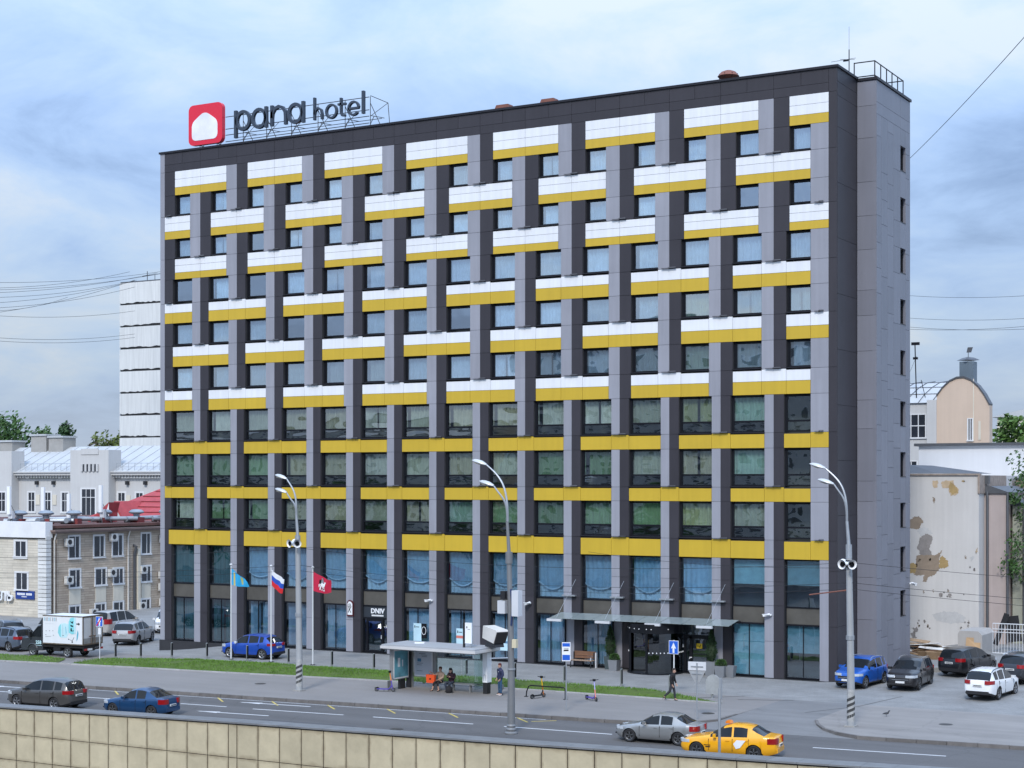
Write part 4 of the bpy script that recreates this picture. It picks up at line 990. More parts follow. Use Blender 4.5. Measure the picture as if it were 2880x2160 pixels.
for k, (p, q_) in enumerate((((-88,19.5,.3),(-82,22.5,.35)),((-85.5,25,.4),(-81,30,.4)),((-83.5,31,.35),(-80.5,36,.5)),((-90,23,.35),(-85,27,.4)))):
    t = thing('roof_duct', ('grey duct lying along the front of the flat roof','grey duct running behind the roof fans','grey duct near the red roof','grey duct behind the left antenna')[k], 'duct', (0,0,7.55), 0, 'ducts lying on the flat roof'); q = MB(); q.tube([p, q_], .22, 10); q.build('pipe', M_duct, t, True); q = MB()
    for u in (.15,.5,.85): v = Vector(p).lerp(Vector(q_), u); q.box(v.x-.3, v.y-.1, 0, v.x+.3, v.y+.1, .22)
    q.build('support', M_blackp, t)
# red roofed building behind the stone house
rr_ = thing('red_roof_house', 'low house with red metal roof behind the stone house', 'building', (0,0,0))
b = MB(); b.prism([(-96.5,40,8.2),(-91.0,40,9.85),(-86,40,10.6),(-78,40,10.8),(-78,36.5,7.3),(-90,36.5,7.3)], (0,0,.12)); 
b = MB(); b.quad((-97,37.5,7.2),(-78,37.5,7.2),(-80,46,12.1),(-88,46,12.1)); b.quad((-97,37.5,7.2),(-88,46,12.1),(-91,50,11),(-99,50,7.2)); b.build('roof', M_redroof, rr_)
for k in range(9):
    t = k/9; q = MB(); q.box(-96+9*t*.9, 37.5+8.5*t-.03, 7.22+4.9*t, -78.5, 37.5+8.5*t+.05, 7.30+4.9*t); q.build('roof_batten', mat('darker red batten', (.20,.03,.035), .6), rr_)
b = MB(); b.prism([(-92.5,37.2,7.25),(-89.3,37.2,7.25),(-90.9,37.2,9.5)], (0,6,0)); b.build('dormer', M_redroof, rr_); b = MB(); b.prism([(-92.2,37.1,7.3),(-89.6,37.1,7.3),(-90.9,37.1,9.1)], (0,.08,0)); b.build('dormer_face', M_wplast, rr_)
b = MB(); b.box(-97, 37.6, -2, -78, 50, 7.2); b.build('wall', M_wplast, rr_)
sg_ = thing('red_gable', 'small red metal gable standing on the flat roof', 'roof gable', (-86.2,30,7.5)); q = MB(); q.prism([(-1.5,0,0),(1.0,0,0),(1.1,0,1.0),(1.4,0,2.0)], (0,1.6,0)); q.build('red_sheet', M_redroof, sg_); q = MB(); q.prism([(1.02,-.03,.0),(1.5,-.03,0),(1.42,-.03,1.9),(1.15,-.03,1.1)], (0,.02,0)); q.build('white_face', M_plainw, sg_)
# ---- white classical building with a pale metal roof
cl_ = thing('classical_house', 'white classical house with pale metal roof and chimneys', 'building', (0,0,0))
b = MB(); b.box(-190, 75, -2, -110, 92, 12.0); b.build('wall', M_wplast, cl_)
b = MB(); b.quad((-190,74.4,12.9),(-110,74.4,12.9),(-114,82,16.5),(-190,82,16.5)); b.quad((-110,74.4,12.9),(-110,93,12.9),(-114,84,16.5),(-114,82,16.5)); b.build('roof', M_roofm, cl_)
for k in range(40):
    x = -188+k*2; q = MB(); q.tube([(x,74.5,12.98),(x+.0,82,16.55)], .05, 4); q.build('roof_seam', M_roofm, cl_)
b = MB(); b.box(-190, 74.1, 12.4, -110, 75, 12.75); b.box(-190, 73.9, 12.75, -110, 75, 12.9); b.build('cornice', M_wplast, cl_)
b = MB()
for k in range(150): b.box(-189+k*.53, 74.45, 12.05, -189+k*.53+.27, 75, 12.4)
b.build('dentil', M_wplast, cl_)
b = MB(); b.box(-133.4, 73.6, -2, -126.4, 76, 15.8); b.box(-131.4,73.5,15.2,-128.2,73.65,16.0); b.build('gable_block', M_wplast, cl_)
b = MB(); b.box(-151, 73.6, -2, -144.6, 76, 15.8); b.build('gable_block', M_wplast, cl_)
b = MB(); b.box(-131.4, 73.55, 12.9, -128.3, 73.62, 13.9); gv = b.build('attic_window', M_oldglass, cl_)
for k in range(5): q = MB(); q.box(-131.3+k*.7, 73.4, 12.9, -131.3+k*.7+.3, 73.56, 13.9); q.build('baluster', M_wplast, gv)
for x in (-142.8,-139.7,-136.4,-126,-122.8,-119.8,-116.8): win_y(cl_, x, x+1.25, 7.4, 10.0, 75, .22, 1, 8.9)
win_y(cl_, -131.3, -128.8, 6.5, 10.5, 73.6, .2, 2, 9.4); win_y(cl_, -149.8, -148.4, 7.4, 10.0, 73.6, .2, 1, 8.9); win_y(cl_, -147.2, -145.8, 7.4, 10, 73.6, .2, 1, 8.9)
for x in (-141.2,-138,-124.4,-121.2,-118):
    q = MB(); q.box(x-.1,74.9,8.3,x+.6,75,9.7); q.build('relief', M_plast, cl_); q = MB(); q.box(x,74.6,11.1,x+.45,75,11.6); q.build('bracket_lamp', M_blackp, cl_)
for x0, x1, z1 in ((-148.0,-145.0,18.1),(-144.5,-141.7,17.8),(-154.8,-151.8,17.3)):
    q = MB(); q.box(x0, 80.5, 14, x1, 83, z1); c_ = q.build('chimney', M_conc, cl_); q = MB(); q.box(x0-.15, 80.3, z1, x1+.15, 83.2, z1+.25); q.build('chimney_cap', M_roofm, c_)
q = MB()
for x in frange(-144,-134,1.1)+frange(-126,-115,1.1): q.tube([(x,74.6,13.05),(x,74.7,14.05)], .03, 5)
q.tube([(-144,74.7,14.0),(-134,74.7,14.0)], .03, 5); q.tube([(-126,74.7,14.0),(-115,74.7,14.0)], .03, 5); q.tube([(-144,74.65,13.55),(-134,74.65,13.55)], .02, 5); q.tube([(-126,74.65,13.55),(-115,74.65,13.55)], .02, 5); q.build('snow_guard', M_steel, cl_)
b = MB(); b.quad((-128,96,17.3),(-112,92,12.2),(-108,92,12.2),(-108,100,17.3)); b.build('rear_roof', M_roofm, cl_)
# ---- tall panel block behind the hotel's left corner
M_panelw = mat('ribbed white panel', (.60,.605,.59), .85, var=.10, scale=.25, streak=.8, bump=.25, bscale=3)
pb = thing('panel_block', 'tall white blank panel block with black sealed joints behind the hotel', 'tower', (0,0,0))
b = MB(); b.box(-144.4, 95, -2, -112, 110, 41.3); b.build('core', mat('black joint mastic', (.02,.02,.022), .8), pb)
zj = [41.4-3.33*k for k in range(14)]
for za, zb in zip(zj[1:], zj):
    for xa, xb in ((-144.45,-132),(-131.9,-120)):
        q = MB(); q.prism([(xa+(xb-xa)*k/24,94.85,za+.30+rnd.uniform(-.10,.10)) for k in range(25)]+[(xb,94.85,zb),(xa,94.85,zb)], (0,.2,0)); q.build('wall_panel', M_panelw, pb)
    q = MB(); q.box(-144.5,94.9,za+.22,-144.38,110,zb); q.build('wall_panel', M_panelw, pb)
q = MB(); q.box(-144.4,95,41.3,-112,110,41.6); q.tube([(-139.5,95.5,41.4),(-139.5,95.5,43.0)], .06, 5); q.tube([(-138,95.5,41.4),(-138,95.5,42.4)], .05, 5); q.tube([(-140.5,95.5,42.3),(-136.5,95.5,42.5)], .05, 5); q.build('roof_edge', M_dpipe, pb)
# ---- right side: peeling plaster house
pl = thing('plaster_house', 'white plaster house wall with peeling brown and yellow patches', 'building', (0,0,0))
b = MB(); b.box(-6, 22.5, -.5, 2.42, 40, 12.0); b.build('wall', mat('weathered white plaster', (.60,.585,.57), .92, var=.10, scale=.35, streak=.45, fine=.25, bump=.2, bscale=6), pl)
q = MB(); q.box(-6, 22.38, 12.0, 2.5, 22.9, 12.12); q.box(2.36,22.40,10.75,2.5,30,12.0); q.build('eaves_trim', mat('rusty gutter', (.33,.27,.23), .7, var=.25, scale=3), pl)
q = MB(); q.quad((-6,22.6,12.13),(-.4,22.6,12.13),(-2.9,24.5,12.75),(-6,24.5,12.95)); q.quad((-.4,22.6,12.13),(1.5,30,12.13),(-2.9,30,12.75),(-2.9,24.5,12.75)); q.build('roof', mat('slate grey roof', (.075,.08,.09), .6, var=.15), pl)
pcol = {'tan': mat('bare tan plaster', (.29,.23,.175), .95, var=.22, scale=2, fine=.4), 'ochre': mat('ochre paint layer', (.40,.285,.13), .95, var=.2, scale=2, fine=.4), 'stone': mat('grey undercoat', (.27,.25,.24), .95, var=.25, scale=3, fine=.5), 'pale': mat('chalky undercoat', (.52,.52,.52), .95, var=.15, scale=3, fine=.5), 'sand': mat('sandy undercoat', (.52,.40,.27), .95, var=.2, scale=2)}
def npt(px, py): return (-2.4+(px-155)*.00922, 12.2-(py-130)*.00929)
def patch(pts, col, k):
    P_ = [npt(*p) for p in pts]; out_ = []
    for a, c in zip(P_, P_[1:]+P_[:1]):
        for s_ in range(7):
            u = s_/7; out_.append((a[0]+(c[0]-a[0])*u+rnd.uniform(-.05,.05), a[1]+(c[1]-a[1])*u+rnd.uniform(-.05,.05)))
    q_ = MB(); q_.prism([(x, 22.5-.004-.003*k, z) for x, z in out_], (0,.003,0)); fix(q_.build('bare_patch', pcol[col], pl))
patch([(150,500),(170,480),(210,458),(245,470),(262,500),(240,520),(230,555),(150,550)], 'tan', 1)
patch([(215,570),(255,535),(300,550),(330,580),(300,610),(250,620)], 'pale', 1)
patch([(215,690),(235,620),(280,590),(325,600),(330,640),(310,700),(330,745),(240,750)], 'stone', 2)
patch([(205,760),(250,745),(360,745),(400,710),(385,770),(385,850),(350,895),(290,920),(285,950),(258,950),(265,900),(190,905),(200,820)], 'tan', 1)
patch([(150,820),(175,808),(210,825),(200,890),(150,885)], 'ochre', 2)
patch([(385,760),(410,755),(450,790),(452,830),(420,845),(382,840)], 'ochre', 3)
patch([(330,190),(368,190),(372,240),(340,248),(328,225)], 'sand', 1)
patch([(398,200),(430,190),(492,190),(495,225),(525,255),(522,295),(470,302),(450,250),(405,245)], 'sand', 2)
patch([(462,200),(495,225),(522,250),(518,285),(475,295),(455,250)], 'ochre', 3)
for k_ in range(30):
    px_, py_ = rnd.uniform(200,660), rnd.choice([rnd.uniform(1000,1060), rnd.uniform(1230,1330), rnd.uniform(740,860)]); r_ = rnd.uniform(3,9)
    patch([(px_-r_,py_),(px_,py_-r_*1.6),(px_+r_*.8,py_+r_*.3),(px_-r_*.2,py_+r_*1.5)], rnd.choice(['stone','stone','tan']), 1)
patch([(330,1195),(420,1165),(520,1170),(580,1200),(560,1245),(470,1255),(360,1240)], 'pale', 1)
patch([(380,1030),(408,1030),(405,1062),(380,1060)], 'stone', 1); patch([(445,1030),(475,1030),(472,1060),(455,1062)], 'stone', 1); patch([(170,1300),(215,1295),(220,1320),(190,1350),(210,1375),(180,1380),(165,1345),(190,1320)], 'stone', 1); patch([(655,700),(668,690),(665,720),(655,730)], 'sand', 1); patch([(610,760),(645,745),(640,765),(620,790)], 'pale', 1); patch([(336,315),(350,325),(345,360),(335,345)], 'tan', 1); patch([(550,190),(575,190),(570,200),(555,200)], 'ochre', 1)
# pink and green annexes behind it
ax_ = thing('pink_annex', 'narrow pinkish annex with dark drainpipes beside the white house', 'building', (0,0,0))
b = MB(); b.box(2.42, 24, -.5, 3.95, 34, 10.75); b.build('wall', mat('dusty pink plaster', (.42,.355,.335), .92, var=.10, streak=.5), ax_)
b = MB(); b.prism([(2.45,23.85,10.75),(4.1,23.85,10.75),(4.1,23.85,10.83),(2.9,23.85,11.25),(2.45,23.85,11.25)], (0,8,0)); b.build('roof', M_dpipe, ax_); q = MB(); q.box(2.5,23.8,11.4,2.75,24.3,12.0); q.build('flue', M_dpipe, ax_)
q = MB(); q.tube([(2.62,23.9,10.9),(2.66,23.85,10.4),(2.66,23.85,.5)], .10, 8); q.build('drainpipe', M_dpipe, ax_, True); q = MB(); q.tube([(4.02,23.9,10.8),(4.02,23.85,10.4),(4.02,23.85,.5)], .09, 8); q.build('drainpipe', M_dpipe, ax_, True)
ga = thing('green_annex', 'narrow grey green annex at the end of the pink one', 'building', (0,0,0))
b = MB(); b.box(4.1, 25, -.5, 4.85, 34, 9.9); b.build('wall', mat('grey green plaster', (.33,.34,.28), .92, var=.12, streak=.5), ga); b = MB(); b.prism([(4.05,24.9,9.9),(4.95,24.9,9.9),(4.7,24.9,10.15),(4.05,24.9,10.3)], (0,8,0)); b.build('roof', M_dpipe, ga); q = MB(); q.tube([(4.88,24.9,9.9),(4.88,24.9,.5)], .08, 8); q.build('drainpipe', M_dpipe, ga)
bk = thing('brick_block', 'small brown brick block above the annex roofs', 'building', (0,0,0)); b = MB(); b.box(2.7, 32, 0, 5.3, 38, 11.7); b.build('wall', brick_mat('brown brick', (.30,.235,.16), (.25,.19,.13), (.2,.17,.13), .26, .09, 'X', .9, .4, .012), bk); b = MB(); b.box(2.6,31.9,11.7,5.4,38,11.85); b.build('roof_edge', M_dpipe, bk)
# long white wall behind with dark coping
lw_ = thing('white_hall', 'long plain white hall with a dark coping behind the plaster house', 'building', (0,0,0))
b = MB(); b.box(-6.8, 40, -.5, 40, 48, 14.4); b.build('wall', mat('clean white plaster', (.60,.61,.63), .9, var=.05, scale=.2, streak=.4), lw_); b = MB(); b.box(-7.1,39.7,14.4,40,48.2,14.62); b.build('coping', M_dpipe, lw_)
# arched roof house
ah = thing('arched_house', 'peach gable house with a round metal roof and square chimney', 'building', (0,0,0))
def arc(cx, cz, hw, hh, n=16): return [(cx+hw*math.cos(PI*k/n), cz+hh*math.sin(PI*k/n)) for k in range(n+1)]
ap = [(-3.62,18.05),(-4.1,18.95),(-4.6,19.65),(-5.2,20.2),(-5.8,20.45),(-6.4,20.42),(-7.0,20.15),(-7.6,19.6),(-8.12,18.9)]
b = MB(); b.prism([(x,50,z) for x, z in ap]+[(-8.12,50,14),(-3.62,50,14)], (0,1,0)); b.build('gable_wall', mat('peach plaster', (.56,.44,.345), .9, var=.07, scale=.4, streak=.4), ah)
b = MB()
for (xa, za), (xb, zb) in zip(ap, ap[1:]): b.prism([(xa,49.9,za-.02),(xb,49.9,zb-.02),(xb*1.012+.07,49.9,zb+.12),(xa*1.012+.07,49.9,za+.12)], (0,1.1,0))
b.build('arched_roof', M_dpipe, ah)
b = MB(); b.box(-14, 50.3, 0, -8.12, 64, 18.4); b.box(-8.95, 49.9, 0, -8.12, 50.4, 18.6); b.build('side_wall', M_wplast, ah)
b = MB(); o2 = arc(-5.87, 18.3, 6.5, 2.3, 14)[7:]; 
rp_ = [(50.1,18.38),(51.2,19.15),(52.6,19.8),(54.2,20.3),(56,20.5)]
for (ya, za), (yb, zb) in zip(rp_, rp_[1:]): b.quad((-14,ya,za),(-7.2,ya,za),(-6.4,yb,zb),(-14,yb,zb))
b.build('side_roof', M_roofm, ah)
q = MB()
for k in range(6): q.tube([(-13.2+k*1.15+.25*j_, y+.0, z+.04) for j_, (y, z) in enumerate(rp_)], .035, 4)
for y, z in rp_[1:4]: q.tube([(-14,y,z+.04),(-7.0,y,z+.04)], .03, 4)
q.build('roof_seam', M_dpipe, ah)
win_y(ah, -12.4, -9.15, 15.4, 17.35, 50.3, .08, 4, 16.4); win_y(ah, -12.0, -9.9, 12.3, 13.3, 50.3, .08, 3)
win_y(ah, -5.45, -5.05, 15.1, 16.9, 50, .06, 1); q = MB(); q.box(-4.55,49.95,15.1,-4.35,50,16.7); q.build('blind_niche', M_plast, ah); q = MB(); q.box(-5.0,49.96,15,-4.92,50,20.3); q.build('crack_strip', M_plast, ah)
q = MB(); q.box(-6.3,50.5,19.8,-5.1,51.7,21.85); ch = q.build('chimney', mat('blue grey sheet', (.14,.18,.215), .45, .3), ah); q = MB(); q.lathe([(1.0,0),(.5,.22),(.05,.3)], (-5.7,51.1,21.98), 4); q.tube([(-5.7,51.1,22.2),(-5.7,51.1,22.7)], .03, 5); q.prism([(-5.85,51.1,22.65),(-5.45,51.1,22.65),(-5.3,51.1,23.1),(-5.75,51.1,23.1)], (0,.03,0)); q.build('cowl', M_dpipe, ch)
mt = thing('radio_mast', 'thin black radio mast on the roof beside the hotel tower', 'mast', (-10.1,50.8,18.3)); bar(mt, 'pole', (0,0,0), (-.15,0,5.4), .05); q = MB(); q.box(-.45,-.1,5.15,.25,.1,5.4); q.box(-.3,-.1,3.9,.1,.1,4.1); q.build('head', M_black, mt); bar(mt, 'stay', (0,0,4.2), (-1.6,0,.5), .012); bar(mt, 'stay', (.4,0,2.1), (1.0,0,-.4), .03)
fb = thing('far_block', 'distant pale block at the far right edge', 'building', (0,0,0)); b = MB(); b.box(-29.5,160,0,-5,175,21.2); b.build('wall', M_plast, fb); b = MB(); b.prism([(-30.5,159.5,21.2),(-4,159.5,21.2),(-12,159.5,22.6),(-24,159.5,22.6)], (0,16,0)); b.build('roof', M_roofm, fb)
for k in range(5): win_y(fb, -27.5+k*3.2, -25.8+k*3.2, 18.2, 19.9, 160, .15, 1)
fr_ = thing('far_right_house', 'white house with a blue plate behind the gate at the right edge', 'building', (0,0,0)); b = MB(); b.box(4.9, 36, 0, 12, 39.5, 8.7); b.build('wall', M_wplast, fr_); q = MB(); q.box(5.1,35.9,6.2,6.2,35.98,6.6); q.build('blue_plate', M_blue, fr_)
# ---- gate, block, cardboard heap
gt = thing('steel_gate', 'pale steel bar gate beside the concrete block', 'gate', (4.62, 17.24, gz(5, 17.2)))
q = MB(); q.tube([(0,0,1.98),(4.5,0,1.98)], .035, 6); q.tube([(0,0,1.62),(4.5,0,1.62)], .03, 6); q.tube([(0,0,.06),(4.5,0,.06)], .035, 6); q.tube([(0,0,1.42),(4.5,0,1.42)], .03, 6); q.build('frame', M_pale, gt)
for k in range(24): bar(gt, 'bar', (.02+k*.19,0,.05), (.02+k*.19,0,1.98), .017, M_pale, 5)
cb_ = thing('concrete_block', 'chamfered pale concrete block in front of the annex', 'concrete block', (3.05, 17.6, gz(3, 17.6)))
q = MB(); q.prism([(-.78,0,-.3),(.80,0,-.3),(.80,0,1.12),(.55,0,1.38),(-.66,0,1.38),(-.78,0,1.15)], (0,3.2,0)); q.build('block', mat('pale concrete', (.40,.385,.37), .9, var=.12, fine=.3), cb_)
cdb = thing('cardboard_sheet', 'tan cardboard sheet leaning on the concrete block', 'cardboard', (3.15, 17.55, gz(3, 17.5)+.1)); q = MB(); q.prism([(-.35,-.12,.0),(.62,-.12,0),(.62,-.02,.55),(.2,-.02,.55),(.18,.0,.86),(-.3,0,.86)], (0,-.015,0)); q.build('sheet', mat('cardboard', (.47,.315,.18), .9, var=.12), cdb)
hp_ = thing('board_heap', 'heap of broken boards and white panels against the plaster wall', 'rubbish heap', (1.35, 14.4, gz(1.3, 14)))
hm = [mat('weathered board', (.33,.22,.13), .9, var=.25, scale=2), M_plainw, mat('dirty board', (.50,.48,.44), .9, var=.25), mat('brown board', (.22,.13,.08), .9, var=.25)]
for k in range(46):
    l = rnd.uniform(.8,2.6); wd = rnd.uniform(.2,.7); rot = Matrix.Rotation(rnd.uniform(-.35,.35), 3, 'Z') @ Matrix.Rotation(rnd.uniform(-.13,.13), 3, 'Y') @ Matrix.Rotation(rnd.uniform(-.25,.25), 3, 'X')
    zz = .08+.85*(k/46)*rnd.uniform(.5,1.0); q = MB(); q.obox((rnd.uniform(-1.6,1.2), rnd.uniform(-1.6,1.3)*(1-k/70), zz), (l, wd, .035), rot); q.build('board', hm[rnd.choice([0,0,1,1,2,3])], hp_)
for x, y, s_ in ((1.0,-2.6,.7),(1.9,-2.9,.55),(.2,-2.3,.6),(1.5,-1.8,.8),(2.4,-3.4,.5)):
    q = MB(); q.obox((x,y,.25), (s_*1.4,.03,s_*.8), Matrix.Rotation(rnd.uniform(-.4,.4),3,'Z') @ Matrix.Rotation(.5,3,'X')); q.build('board', rnd.choice([M_plainw, hm[0]]), hp_)
kbk = thing('kerb_block', 'loose pale kerb block lying on the car park', 'kerb block', (4.0, 5.6, gz(4, 5.6)), math.radians(58)); q = MB(); q.box(-.75,-.13,0,.75,.13,.28); q.build('block', M_conc, kbk)
# junk behind the gate
for k, (x, y, lab) in enumerate(((4.85,18.6,'dark plank leaning up behind the gate'),(5.5,19.3,'dark crumpled sheet behind the gate'))):
    t = thing('junk_board', lab, 'board', (x, y, gz(x, y))); q = MB(); q.obox((0,0,1.5), (.35+.5*k,.05,2.2-.5*k), Matrix.Rotation(.35-.5*k,3,'Y')); q.build('board', M_blackp, t)
# ------------------------------------------------------------------ trees
M_bark = mat('bark', (.075,.055,.04), .95, var=.25, scale=3, bump=.4)
def leaf_mat(n, c): return mat(n, c, .6, var=.45, scale=.55, fine=.35)
LEAF = [leaf_mat('mid green leaves', (.055,.125,.028)), leaf_mat('dark green leaves', (.035,.085,.025)), leaf_mat('yellow green leaves', (.12,.165,.03)), leaf_mat('reddish leaves', (.10,.075,.045))]
def tree(name, lab, loc, h, rad, m, seed, clumps=26, per=90, leaf=.28, trunk=.35, group='trees around the hotel', squash=1.0, conic=False):
    r = random.Random(seed); t = thing(name, lab, 'tree', loc, 0, group)
    q = MB(); top = h*.75
    q.tube([(0,0,-.2),(r.uniform(-.2,.2),0,top*.4),(r.uniform(-.4,.4),r.uniform(-.3,.3),top)], [trunk, trunk*.7, trunk*.2], 9)
    cen = []
    for k in range(clumps):
        a = r.uniform(0, 2*PI); v = r.uniform(.30, 1.0); wv = math.sin(PI*min(1, (v-.22)/.85))**.7 if not conic else (1.05-v)
        rr2 = rad*wv*r.uniform(.35, 1.0); c = Vector((rr2*math.cos(a), rr2*math.sin(a), h*v*r.uniform(.93,1.03))); cen.append(c)
        if k < 12: q.tube([(0,0,c.z*.55), c*.6+Vector((0,0,c.z*.3)), c], [trunk*.35, trunk*.2, .03], 5)
    q.build('trunk', M_bark, t, True)
    f = MB()
    for c in cen:
        cr_ = rad*r.uniform(.22,.42)
        for k in range(per):
            d = Vector((r.gauss(0,1), r.gauss(0,1), r.gauss(0,.8)*squash)); d.normalize(); p = c+d*cr_*r.random()**.4
            n_ = Vector((r.gauss(0,1), r.gauss(0,1), r.gauss(.3,1))).normalized(); u = n_.orthogonal().normalized(); v_ = n_.cross(u); s_ = leaf*r.uniform(.6,1.3)
            f.poly([p-u*s_*.5, p+v_*s_*.32, p+u*s_*.6, p-v_*s_*.32])
    f.build('crown', m, t); return t
tree('leafy_tree', 'big mid green tree at the left edge behind the metal roof', (-191,112,0), 23.0, 9.0, LEAF[0], 1, 46, 120, .75, .5)
tree('leafy_tree', 'pointed green tree behind the plain chimney', (-178,112,0), 20.3, 3.8, LEAF[0], 2, 26, 90, .6, .3, conic=True)
tree('leafy_tree', 'pointed green tree between the two chimneys', (-173,112,0), 21.5, 3.6, LEAF[1], 3, 26, 90, .6, .3, conic=True)
tree('leafy_tree', 'yellow green round tree beside the panel block', (-161.0,112,0), 19.6, 4.6, LEAF[2], 4, 34, 110, .6, .3)
tree('leafy_tree', 'reddish budding tree left of the yellow green one', (-166.3,114,0), 18.2, 4.2, LEAF[3], 5, 26, 70, .5, .3)
tree('leafy_tree', 'dark green tree low behind the chimneys', (-183,116,0), 18.6, 5.5, LEAF[1], 6, 30, 100, .7, .4)
tree('leafy_tree', 'green tree between arched house and distant block', (-11.3,92,0), 18.0, 3.6, mat('bright spring leaves', (.085,.165,.03), .6, var=.45, scale=.55, fine=.35), 7, 60, 170, .55, .3)
tree('leafy_tree', 'green tree reaching in from the right edge above the gate', (5.75,24.5,.3), 13.2, 2.3, LEAF[0], 8, 40, 90, .22, .16)
# a bare budding branch of the same tree leans up over the white hall
# across the road, behind the camera's left: what the hotel glass mirrors
def mirror_block(lab, x0, x1, y, h, m):
    t = thing('opposite_block', lab, 'building', (0,0,0)); b_ = MB(); b_.box(x0, y-14, -5, x1, y, h); b_.build('wall', m, t)
    q_ = MB(); pq = MB()
    z = 0
    while z < h-3:
        x = x0+2
        while x < x1-3: q_.box(x-.12, y, z+.9, x+1.72, y+.06, z+2.72); pq.box(x, y+.06, z+1.0, x+1.6, y+.08, z+2.6); x += 3.4
        z += 3.1
    q_.build('window_surround', M_wframe, t); pq.build('window_glass', M_oldglass, t); q_ = MB(); q_.box(x0-.4,y-14.2,h,x1+.4,y+.4,h+.5); q_.build('cornice', M_dpipe, t)
mirror_block('grey block across the road, mirrored in the right hand hotel windows', -108, -40, -150, 36, mat('grey render', (.46,.44,.40), .9, var=.12, scale=.3))
mirror_block('lower beige block across the road, mirrored in the left hotel windows', -196, -112, -150, 21, mat('beige render', (.52,.49,.42), .9, var=.12, scale=.3))
for k, (x, y, h) in enumerate(((-64,-112,9),(-92,-114,11),(-116,-117,12),(-150,-120,12))):
    tree('street_tree', 'green street tree across the road mirrored in the hotel glass', (x, y, -5), h+5, 5.5, LEAF[0], 30+k, 22, 60, .9, .35, 'trees mirrored in the glass')
# ================================================================== vehicles
def paint(n, c, metal=.35, rough=.32): return mat(n, c, rough, metal, var=.05, scale=.6, coat=.55, fine=.1)
M_cglass = mat('car glass', (.012,.015,.018), .05, var=.1, spec=.4)
M_lamp = mat('tail lamp red', (.30,.008,.010), .18, var=.05, coat=.6)
M_head = mat('headlamp glass', (.60,.64,.68), .10, .2, var=.15, scale=6, coat=.8)
M_amber = mat('amber lamp', (.75,.22,.02), .25)
M_rim = mat('alloy rim', (.45,.46,.48), .3, .7, var=.12, scale=8)
M_rimd = mat('dark alloy rim', (.16,.165,.17), .35, .6, var=.12, scale=8)
M_chrome = mat('chrome trim', (.60,.61,.63), .15, .9, var=.05)
M_plate = mat('number plate', (.66,.66,.65), .5, var=.06)
M_under = mat('underbody', (.010,.010,.011), .9)
WH = {}
def wheel(parent, x, y, r_, wd, rim):
    k = (round(r_, 3), rim.name)
    if k not in WH:
        q = MB(); prof = [(r_*.66,-wd/2+.02),(r_*.90,-wd/2),(r_,-wd/2+.035),(r_,wd/2-.035),(r_*.90,wd/2),(r_*.66,wd/2-.02)]
        n = 26
        for rr, yy in prof:
            for s_ in range(n): t = 2*PI*s_/n; q.V.append((rr*math.cos(t), yy, rr*math.sin(t)))
        for a in range(len(prof)-1):
            for s_ in range(n): i0 = a*n+s_; i1 = a*n+(s_+1) % n; q.F.append((i0, i1, i1+n, i0+n))
        ty = q.mesh('tyre', M_rubber, True)
        q = MB()
        for s_ in range(n):
            t = 2*PI*s_/n; u = 2*PI*(s_+1)/n
            for ra, rb, ya, yb in ((r_*.67, r_*.60, wd/2-.02, wd/2-.035),):
                for sg in (1, -1): q.quad((ra*math.cos(t),sg*ya,ra*math.sin(t)),(ra*math.cos(u),sg*ya,ra*math.sin(u)),(rb*math.cos(u),sg*yb,rb*math.sin(u)),(rb*math.cos(t),sg*yb,rb*math.sin(t)))
        for s_ in range(5):
            a = 2*PI*s_/5+.3
            for sg in (1, -1):
                P_ = []
                for da, rr in ((-.5, .10), (-.16, .63), (.16, .63), (.5, .10)): P_.append((r_*rr*math.cos(a+da), sg*(wd/2-.03), r_*rr*math.sin(a+da)))
                q.prism(P_, (0, -sg*.03, 0))
        rm = q.mesh('rim', rim)
        q = MB(); q.tube([(0,-wd/2+.07,0),(0,wd/2-.07,0)], r_*.66, 20); hb = q.mesh('hub', M_under)
        WH[k] = (ty, rm, hb)
    ty, rm, hb = WH[k]
    o = put('wheel', hb, parent, (x, y, r_)); put('tyre', ty, o); put('rim', rm, o); return o
def interp(pts, t):
    if t <= pts[0][0]: return pts[0][1]
    for (a, va), (b_, vb) in zip(pts, pts[1:]):
        if t <= b_: return va+(vb-va)*(t-a)/(b_-a) if b_ > a else vb
    return pts[-1][1]
